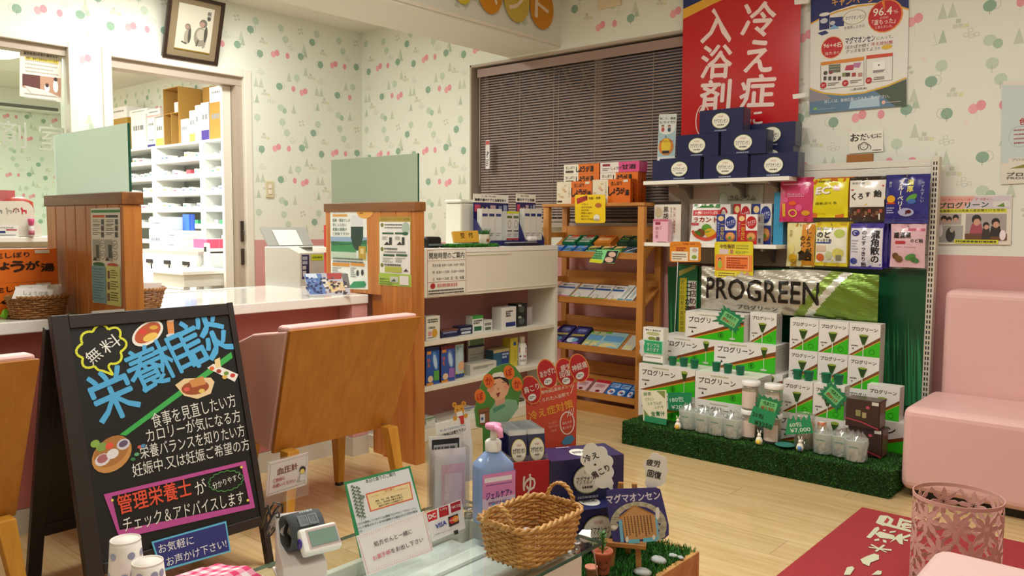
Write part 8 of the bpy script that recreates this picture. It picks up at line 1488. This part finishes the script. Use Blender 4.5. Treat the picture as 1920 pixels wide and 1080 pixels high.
a.pt('風と春の花粉症予防の方々を', 825, 808, 873, 797, 4.5, '7a8ab8'); a.pt('ご自由にお取り下さい', 828, 817, 873, 804, 6.5, '33343a', .01); a.pt('風邪予防に', 833, 823, 868, 814, 4, 'd86a5a'); a.pt('お使い下さい', 836, 828, 866, 819, 4, 'd86a5a'); a.pe(824, 824, 3.5, 4, 'd8a040', 10); a.pe(829, 834, 3, 4, '9a8a4a', 10)
bc = sheet('bear_card', 'white card with a paper teddy bear wearing a face mask', 'card', a, [(816, 795), (880, 780), (886, 836), (886, 900), (826, 915), (821, 846)], .001, 'ecebe4')
b_ = PA(Vector(ah.location)+N_*.0278, U_, UZ)
def ellp(cx, cy, rx, ry, n=18): return [(cx+rx*math.cos(2*math.pi*i/n), cy+ry*math.sin(2*math.pi*i/n)) for i in range(n)]
b_.pe(861, 769, 9.5, 10, 'd89a2e', 20)
for x, y in ((852, 759), (869, 757)): b_.pe(x, y, 4.5, 5, 'd89a2e', 14); b_.pe(x, y, 2.5, 3, 'b06a1c', 10)
b_.pe(853, 784, 4, 4.5, 'd89a2e', 12); b_.pe(873, 779, 4, 4.5, 'd89a2e', 12); b_.pp([(855, 773), (866, 770), (868, 778), (857, 781)], 'ece8e2'); b_.pp([(858, 781), (869, 778), (870, 794), (864, 795), (862, 785)], 'c8302c'); b_.pe(857, 768, 1, 1.2, '33221c', 8); b_.pe(865, 766, 1, 1.2, '33221c', 8)
o = b_.build('paper_bear', bc)
# sachets in an acrylic tray with a red curtain
ANG = math.radians(60); UA = Vector((math.cos(ANG), math.sin(ANG), 0)); NA = Vector((-math.sin(ANG), math.cos(ANG), 0)); CZ = .284
WOODC = wood('crate_wood', 'c99a5e', 'b58348', (1, 9, 9), 3, .5, .1)
cr = empty('turf_crate', (-1.16, 1.60, 0)); tag(cr, 'wooden crate topped with artificial turf behind the glass table', 'crate')
sub('front_board', [(-1.40, 1.40, 0, -.92, 1.415, .276)], WOODC, cr, .002); sub('back_board', [(-1.40, 1.785, 0, -.92, 1.80, .276)], WOODC, cr, .002); sub('side_board', [(-.935, 1.4155, 0, -.92, 1.7845, .276)], WOODC, cr, .002); sub('side_board', [(-1.40, 1.4155, 0, -1.385, 1.7845, .276)], WOODC, cr, .002); sub('turf_bed', [(-1.384, 1.416, .262, -.936, 1.784, .274)], TURFD, cr)
turf('turf_pile', cr, [((-1.384+1.16, 1.405-1.60, .274), (.455, 0, 0), (0, .39, 0), (0, 0, 1))], 9000, .016, ('2a661c', '36802a', '1d4f14', '4a9a3a', '2f7424'), 5, .004)
def marks(txt): pass
ty = empty('sachet_tray', (-1.262, 1.475, CZ)); tag(ty, 'clear tray of navy bath salt sachets with a red curtain in front', 'tray'); ty.rotation_euler = (0, 0, ANG)
for nm, bx_ in (('tray_wall', (-.002, -.002, 0, .098, 0, .235)), ('tray_wall', (-.002, .120, 0, .098, .122, .235)), ('tray_wall', (-.002, .0005, 0, 0, .1195, .235)), ('tray_wall', (.096, .0005, 0, .098, .1195, .235))): part(nm, boxes([bx_]), CLEARP, ty)
part('tray_floor', boxes([(.0005, .0005, .195, .0955, .1195, .198)]), BLACK, ty)
a = Art(); a.text('ゆ', .047, .165, .034, .052, 'eadcd4', .02); part('red_curtain', boxes([(-.004, -.006, .0, .10, -.0035, .222)]), mat('red_cloth2', 'b01c22', .6), ty, bevel=.001); a.obj('curtain_mark', ty, loc=(0, -.0064, 0))
def sac(a, w, h):
    a.rect(0, h*.0, w, h*.86, '1e2150', 4, 5); a.ell(w*.5, h*.42, w*.43, h*.34, 'd8c84a', 24); a.ell(w*.5, h*.42, w*.40, h*.315, 'ecebdc', 24); a.text('マグマオンセン', w*.5, h*.42, w*.72, h*.17, '23242c', .015, .05, .1); a.text('別府温泉', w*.5, h*.58, w*.26, h*.06, 'b8463c'); a.words(w*.35, h*.24, w*.65, h*.3, 1, '4a4a44', .8)
sm_ = pouch(.045, .085, .004, 'cfd2d0', sac, 'cfd2d0', crimp=.04, wr=.0005, seed=81); sm2 = pouch(.045, .085, .004, 'b9c0c2', lambda a, w, h: a.rect(0, 0, w, h*.84, '1e2150', 4, 5), '1e2150', crimp=.04, wr=.0006, seed=82)
for c_ in range(2):
    for r_ in range(8):
        put('bath_salt_sachet', '%s navy bath salt sachet %s in the %s row of the tray' % (('front', 'second', 'third', 'fourth', 'fifth', 'sixth', 'seventh', 'rearmost')[r_], 'with round label' if r_ == 0 else 'standing', ('left', 'right')[c_]), 'sachet', sm_ if r_ == 0 else sm2, loc_on(ty, .002+c_*.0475, .006+r_*.0135, .2105), ANG, 'bath salt sachets', -.12)
# navy boxes on the crate
def ntop(a, w, d): a.ell(w*.5, d*.45, w*.13, d*.28, 'e3e4dc', 20); a.text('マグマオンセン', w*.5, d*.45, w*.2, d*.16, '3a3c4a', .01); a.words(w*.28, d*.86, w*.48, d*.92, 1, 'b8bccc', .8)
nb_ = carton(.20, .108, .115, (NAVY, '3a3d5c', '262a58'), navy_front, None, ntop); B0 = PZ(1040, 1045, CZ); B0.z = CZ; B0 += UA*.014
put('bath_salt_box', 'navy bath salt box on the turf crate, lower of the pair', 'box', nb_, B0, ANG, 'navy boxes on the crate'); put('bath_salt_box', 'navy bath salt box stacked askew on the lower one behind the basket', 'box', nb_, B0+NA*.062+UZ*.1085, ANG, 'navy boxes on the crate')
# red bath salt sign with four ovals
a = PA(Vector((-1.345, 1.69, CZ)), UA, UZ+NA*.05); OV = [(996, 731, 18, 28, '肩こり', None), (1026, 701, 18, 29, 'あかぎれ', None), (1060, 698, 18, 28, '疲労', '回復'), (1086, 690, 18, 28, '神経痛', None)]
base = a.place(part('bath_salt_sign', outline([(u, max(v, .001)) for u, v in a.qs([(985, 735), (1010, 728), (1040, 724), (1082, 716), (1080, 842), (1060, 1000), (1010, 1000), (990, 845)])], .0012, 'cf4a30'), PRINT)); tag(base, 'red bath salt sign topped by four red ovals', 'sign')
a.pl([(991, 742), (997, 760)], 1.2, 'f0dcc8'); a.pl([(1076, 720), (1070, 738)], 1.2, 'f0dcc8'); a.pt('別府(海地獄)温泉水から', 996, 741, 1073, 723, 8, 'f0dac0', .015); a.pt('つくられた入浴剤で', 1001, 754, 1067, 738, 8, 'f0dac0', .015)
a.pt('冷え症対策', 991, 781, 1074, 756, 17, 'f0a838', .02); a.pt('お湯の', 1029, 794, 1044, 791, 4.5, 'e8a890'); a.pt('温度を保つ', 1028, 801, 1047, 797, 4.5, 'e8a890'); a.pt('効果', 1033, 808, 1044, 806, 4.5, 'e8a890'); a.pring(1063, 793, 14, 22, 2, 'f0e2d6'); a.pt('温もりが', 1054, 794, 1072, 790, 5, 'f0d8cc', .01); a.pt('違います!!', 1054, 803, 1072, 799, 5, 'f0d8cc', .01)
for i in range(3): a.pl([(1063+i*5, 782-i*2), (1067+i*4, 768-i*2)], 1.4, 'f0e2d6')
a.pp([(1052, 829), (1060, 818), (1072, 815), (1077, 822), (1070, 832), (1056, 834)], '4a8ab0'); a.build('sign_print', base)
for k, (x, y, rx, ry, t1, t2) in enumerate(OV):
    b_ = PA(a.O-a.N*.002*(4-k if k < 2 else (k-1)), a.U, a.V); b_.pe(x, y, rx, ry, 'e8944a', 24, .35 if k != 1 else .3); b_.pe(x, y, rx-1.6, ry-1.8, 'b81a20', 24, .33)
    if t2: b_.pt(t1, x-9, y-7, x+11, y-12, 12, 'f0e2da', .015); b_.pt(t2, x-11, y+5, x+9, y, 12, 'f0e2da', .015); b_.pe(x+1, y+16, 7.5, 6.5, 'e6e6de', 16); b_.pw(x-4, y+12, x+6, y+19, 2, '3a3c4a', .5)
    else: b_.pt(t1, x-14, y+2, x+14, y-8, 13, 'f0e2da', .015); b_.pe(x+1, y+14, 8, 6.5, 'e6e6de', 16, .4); b_.pw(x-4, y+11, x+6, y+17, 2, '3a3c4a', .5)
    b_.build('red_oval', base)
# smiling bather cut-out
a = PA(Vector((-1.385, 1.60, CZ)), UA, UZ); OUT = [(893, 800), (890, 770), (897, 735), (908, 705), (925, 690), (943, 683), (955, 681), (966, 688), (975, 700), (982, 716), (975, 740), (972, 762), (960, 782), (943, 800), (930, 804), (926, 1000), (908, 1000), (905, 803)]
mn = a.place(part('bather_cutout', outline([(u, max(v, .001)) for u, v in a.qs(OUT)], .0015, '4f8a3a'), PRINT)); tag(mn, 'cardboard cut-out of a smiling man with a towel and wooden bucket', 'cut-out')
a.pp([(912, 795), (918, 770), (930, 752), (950, 748), (968, 750), (972, 765), (958, 784), (940, 798)], '8ab894'); a.pp([(926, 742), (946, 736), (947, 755), (930, 762)], 'dca688'); a.pe(935, 727, 19, 23, 'e8b48e', 24); a.pe(920, 730, 7, 6, 'e8a080', 14); a.pe(950, 724, 6, 6, 'e8a080', 14); a.pp([(918, 712), (930, 706), (945, 703), (953, 712), (955, 726), (950, 718), (938, 709), (924, 712), (917, 722)], '2a1f1c'); a.pp([(920, 708), (925, 700), (940, 697), (950, 702), (951, 709), (936, 706)], 'ece8e0')
a.pl([(925, 722), (930, 719)], 1.3, '33231c'); a.pl([(941, 716), (947, 717)], 1.3, '33231c'); a.pp([(930, 738), (938, 735), (934, 746)], '8a2f24'); a.pe(934, 729, 2, 2.5, 'd8906a', 10); a.pp([(923, 766), (945, 757), (948, 762), (926, 774)], '5a9a78'); a.pp([(896, 768), (917, 763), (918, 795), (900, 798)], '8a5a34'); a.pl([(896, 776), (918, 771)], 1.5, '5a3a20'); a.pr(900, 776, 909, 793, 'dfe4ea'); a.pe(904, 785, 2.5, 3, '3a5a9a', 10)
for x, y, t in ((900, 743, 'ぽ'), (916, 714, 'か'), (954, 698, 'ぽ'), (969, 720, 'か')): a.pe(x, y, 10, 14, 'e08a2a', 18, .3); a.pe(x, y, 9, 12.5, 'e8702a', 18, .3); a.pt(t, x-6, y+1.5, x+6, y-1.5, 15, 'a81c14', .02)
a.build('cutout_print', mn)
# easel with the painted board, clouds, pots
EZ = CZ
ea_ang = math.radians(28); UE = Vector((math.cos(ea_ang), math.sin(ea_ang), 0)); NE = Vector((-math.sin(ea_ang), math.cos(ea_ang), 0)); EO = Vector((-1.0, 1.585, EZ))
ez = empty('wooden_easel', EO); tag(ez, 'small wooden easel standing on the turf crate', 'easel'); ez.rotation_euler = (0, 0, ea_ang); EW = wood('easel_wood', 'b98244', '9a6630', (6, 6, 1), 3, .5, .1)
def lean(x0, x1, y0, y1, z0, z1, w=.006, d=.005):
    return MB().add([(x0-w, y0-d, z0), (x0+w, y0-d, z0), (x0+w, y0+d, z0), (x0-w, y0+d, z0), (x1-w, y1-d, z1), (x1+w, y1-d, z1), (x1+w, y1+d, z1), (x1-w, y1+d, z1)], [(0, 3, 2, 1), (4, 5, 6, 7), (0, 1, 5, 4), (1, 2, 6, 5), (2, 3, 7, 6), (3, 0, 4, 7)])
part('easel_leg', lean(-.032, -.016, .0, .032, 0, .19), EW, ez); part('easel_leg', lean(.032, .016, .0, .032, 0, .19), EW, ez); part('easel_leg', lean(0, 0, .085, .044, 0, .165), EW, ez); part('easel_ledge', boxes([(-.048, -.020, .052, .048, .006, .062)]), EW, ez, bevel=.001)
a = PA(EO+NE*(-.012)+UZ*.0625, UE, UZ+NE*.17)
PB = [(1137, 920), (1150, 917), (1230, 914), (1238, 918), (1245, 945), (1254, 985), (1254, 1003), (1246, 1010), (1160, 1020), (1149, 1016), (1140, 960)]
brd = a.place(part('painted_board', outline(a.qs(PB), .003, '3a3478'), PRINT)); tag(brd, 'violet hand-painted board with a paper house resting on the easel', 'board')
a.pt('マグマオンセン', 1137, 937, 1238, 928, 17, 'e0dce8', .03)
for i in range(34):
    an = math.pi*(1.05+1.15*i/33)-.3; cx, cy = 1197+45*math.cos(an)*1.05, 985+40*math.sin(an); a.pe(cx, cy, 6, 4.5, ('b9b49c', 'a8a48e', 'c6c2ac')[i % 3], 10)
for x, y in ((1237, 975), (1242, 990), (1240, 1003), (1232, 1008), (1228, 985), (1152, 985), (1156, 972)): a.pe(x, y, 8, 6, 'b0ac98', 10); a.pw(x-5, y-3, x+5, y+3, 2, '7a786c', .4)
a.pp([(1160, 976), (1166, 974), (1170, 1016), (1164, 1017)], '7ac0e0'); a.pp([(1226, 966), (1232, 966), (1236, 1010), (1228, 1010)], '7ac0e0'); a.pp([(1160, 971), (1189, 948), (1228, 968), (1232, 1008), (1172, 1014), (1166, 974)], 'c99a62'); a.pl([(1160, 972), (1189, 948), (1227, 966)], 3, 'b5803e'); a.pp([(1178, 1012), (1199, 1010), (1200, 1018), (1178, 1020)], '6ac0dc'); a.pp([(1206, 1009), (1232, 1006), (1233, 1014), (1206, 1017)], '6ac0dc')
for c_ in range(9):
    for r_ in range(11 - (c_ % 3)):
        x, y = 1171+c_*6+r_*.5, 970+r_*3.6-c_*.4; a.pr(x-1, y-1.2, x+1, y+1.2, '5a3a1c')
for x, y, rx, ry in ((1233, 962, 4, 12), (1226, 1007, 3, 5), (1176, 1011, 3, 6), (1152, 988, 6, 4)): a.pe(x, y, rx, ry, 'eceae6', 12)
a.build('board_print', brd)
def cloudcard(name, lab, O, outl, txts):
    a = PA(O, UE, UZ+NE*.08); 
    for t in txts: a.pt(*t, col='22201e', bold=.02)
    return sheet(name, lab, 'card', a, outl, .0015, 'ecebe6')
def puff(C, tail): 
    P = []
    cx = sum(c[0] for c in C)/len(C); cy = sum(c[1] for c in C)/len(C)
    for i in range(64):
        an = 2*math.pi*i/64; best = 0
        for (x, y, r) in C:
            dx, dy = math.cos(an), math.sin(an); bx_, by_ = x-cx, y-cy; b = dx*bx_+dy*by_; c = bx_*bx_+by_*by_-r*r; D = b*b-c
            if D > 0: best = max(best, b+math.sqrt(D))
        P.append((cx+dx*best, cy+dy*best))
    j = min(range(64), key=lambda i: (P[i][0]-tail[0])**2+(P[i][1]-tail[1])**2); P[j] = tail; return P
cloudcard('cloud_card', 'larger white cloud card leaning to the left above the painted board', EO+NE*.010, puff([(1108, 846, 15), (1126, 850, 13), (1100, 862, 12), (1138, 866, 12), (1112, 876, 16), (1136, 886, 15), (1130, 900, 16), (1142, 905, 9)], (1150, 924)), [('冷え', 1094, 862, 1122, 852, 13), ('・', 1114, 872, 1118, 870, 4), ('肩こり', 1110, 893, 1142, 875, 14)])
cloudcard('cloud_card', 'smaller white cloud card standing at the right above the painted board', EO+NE*.010, puff([(1228, 860, 11), (1240, 866, 11), (1218, 872, 12), (1242, 882, 11), (1222, 888, 13), (1236, 898, 13), (1222, 904, 13)], (1212, 924)), [('疲労', 1212, 866, 1238, 870, 13), ('回復', 1214, 886, 1240, 892, 14)])
TER = mat('terracotta', 'c0694a', .7)
def pot(loc, r, h, lab, face=False, plant=True, tilt=0):
    t = empty('flower_pot', loc); tag(t, lab, 'flower pot', 'terracotta pots on the crate'); t.rotation_euler = (tilt, 0, .7)
    part('pot_body', MB().lathe([(r*.7, 0), (r*.75, .002), (r, h), (r*1.1, h+.001), (r*1.1, h*1.14), (r*.98, h*1.14), (r*.95, h*.9), (0, h*.88)], 20), TER, t)
    if face:
        a = Art(.0008); a.line([(-r*.4, h*.42), (-r*.15, h*.3), (r*.15, h*.3), (r*.4, h*.42)], .0018, '5a2a1c'); a.ell(-r*.35, h*.68, .0016, .0028, '3a1c14', 8); a.ell(r*.35, h*.68, .0016, .0028, '3a1c14', 8); a.obj('smile', t, fn=lambda u, v: -math.sqrt(max((r*(.75+.25*v/h)+.0006)**2-u*u, 1e-9)))
    if plant:
        R = random.Random(int(loc[0]*1e4)); m = MB()
        for k in range(26):
            z = h*1.05+.045*k/26; an = k*2.4; d = Vector((math.cos(an), math.sin(an), .8)); p = Vector((0, 0, z)); L = .016*(1-.4*k/26); e = Vector((-math.sin(an), math.cos(an), 0))*.004; m.add([p-e*.3, p+d*L*.5-e, p+d*L, p+d*L*.5+e, p+e*.3], [(0, 1, 2, 3, 4)])
        part('leaves', m, mat('succulent_green', '4a7a34', .5), t); part('plant_stem', MB().tube([(0, 0, h*.9), (0, 0, h*1.05+.045)], .002, 5), MATS['succulent_green'], t)
p_ = PZ(1136, 1075, CZ+.002); pot((p_.x-.01, max(p_.y, 1.45), CZ), .022, .048, 'terracotta pot with a drawn smile at the corner of the glass table', True); pot((-1.075, 1.475, CZ), .020, .036, 'tipped terracotta pot in front of the painted board', False, False, .5); pot((-1.120, 1.492, CZ), .018, .040, 'small terracotta pot with a leafy succulent by the navy boxes')
put('terracotta_cup', 'tiny pale terracotta cup on the turf beside the smiling pot', 'cup', MB().lathe([(.010, 0), (.013, .026), (.0145, .026), (.0145, .031), (.012, .031), (.010, .004), (0, .003)], 16).mesh('cup', mat('pale_terracotta', 'd8937a', .6)), (-1.02, 1.475, CZ))
STN = mat('white_pebble', 'b4bab8', .7, noise=.12, nscale=60)
for i, (x, y, r, lab) in enumerate(((1205, 1070, .020, 'grey-white pebble nearest the front of the turf crate'), (1235, 1048, .020, 'flat pale pebble under the easel leg'), (1262, 1037, .011, 'small pale pebble at the back of the turf, left one'), (1276, 1040, .009, 'small pale pebble at the right of the turf'))):
    p = PZ(x, y, CZ+.004); R = random.Random(i+30); m = MB().lathe([(0, 0), (r*.8, r*.12), (r, r*.35), (r*.75, r*.62), (0, r*.75)], 14, sx=1.1, sy=.85); m.v = [(a_*(1+R.uniform(-.06, .06)), b*(1+R.uniform(-.06, .06)), c*(1+R.uniform(-.06, .06))) for a_, b, c in m.v]; put('pebble', lab, 'pebble', m.mesh('pebble', STN), (p.x, p.y, CZ-.006), R.uniform(0, 3), 'pebbles on the turf crate')
dv = empty('white_dove', (-1.075, 1.425, CZ+.07)); 
tag(dv, 'white paper bird ornament perched at the corner of the glass table', 'ornament'); dv.location = (-.945, 1.345, TG-.012)
part('bird_body', MB().lathe([(0, -.016), (.008, -.010), (.010, 0), (.006, .010), (0, .018)], 10, M=Matrix.Rotation(math.pi/2, 4, 'Y')), WHITEP, dv); part('bird_wing', MB().prism([(-.02, 0), (.012, 0), (.0, .022), (-.018, .016)], .0, .002, M=Matrix.Rotation(.5, 4, 'X')), WHITEP, dv)
part('bird_perch', MB().tube([(0, .02, -.0), (0, .06, -.15)], .0015, 5), STEEL, dv)
# paper cups and gingham cloth on the side table
sdt = empty('side_table', (-1.39, .45, 0)); tag(sdt, 'narrow white side table holding the paper cups at the bottom left', 'side table'); sub('side_top', [(-1.468, .25, .43, -1.306, .655, .4495)], WHITE, sdt, .003)
for x in (-1.455, -1.335):
    for y in (.265, .62): sub('leg', [(x, y, 0, x+.015, y+.015, .4295)], WHITEP, sdt)
def dotcup(h, extra):
    m = MB(); m.lathe([(.030, 0), (.0305, .001), (.0305, .003), (.0250, h)], 28); m.lathe([(.0250, h-.0008), (.0256, h), (.0252, h+.002), (.0236, h+.002), (.0232, h-.003), (0, h-.0032)], 28)
    return m
PAPC = mat('cup_paper', 'e8e0d8', .55)
for (X, Y, h, lab, sd) in ((-1.418, .619, .076, 'taller upside-down paper cup with grey-blue dots', 1), (-1.343, .622, .056, 'shorter upside-down paper cup with grey-blue dots', 2)):
    t = empty('paper_cup', (X, Y, .4500)); tag(t, lab, 'cup', 'paper cups on the side table'); part('cup_wall', dotcup(h, 0), PAPC, t); R = random.Random(sd); m = MB()
    for an in [i*.9+R.uniform(-.2, .2) for i in range(7)]:
        for z in (h*.25, h*.72):
            aa = an+(0 if z < h*.5 else .45); r = .0308-(.0055*z/h); a = Art(.0003); a.ell(0, z, .0065, .0065, '9aa0bc', 14); a.onto(m, lambda u, v, r=r: -math.sqrt(max((.0307-.0055*v/h)**2-u*u, 1e-9)), Matrix.Rotation(aa, 4, 'Z'))
    part('printed_dots', m, PRINT, t)
m = MB(); NG = 26
def cl(u, v): 
    x = -1.372+.135*u; y = .47+.315*v-.05*(1-u)*v; return (x, y, .4530+.010*math.exp(-((u-.62-.1*v)/.12)**2)+.006*math.exp(-((u-.25)/.1)**2)+.012*v*v*math.exp(-((u-.55)/.25)**2)+.002*math.sin(9*u+5*v))
m.grid(cl, NG, NG*2, 'ffffff', True)
for j in range(NG*2):
    for i in range(NG): p_, q_ = (i//2) % 2, (j//2) % 2; m.c[j*NG+i] = 'e03a72' if p_ and q_ else ('ee9db8' if p_ or q_ else 'f2e2e4')
for j in range(NG*2):
    for i in range(NG-2, NG): m.c[j*NG+i] = 'efe9e6'
gc = part('gingham_cloth', m, print_mat('cotton_print', .85)); tag(gc, 'pink gingham cloth with a lace edge beside the paper cups', 'cloth'); sdm = gc.modifiers.new('solid', 'SOLIDIFY'); sdm.thickness = .0012; sdm.offset = 1
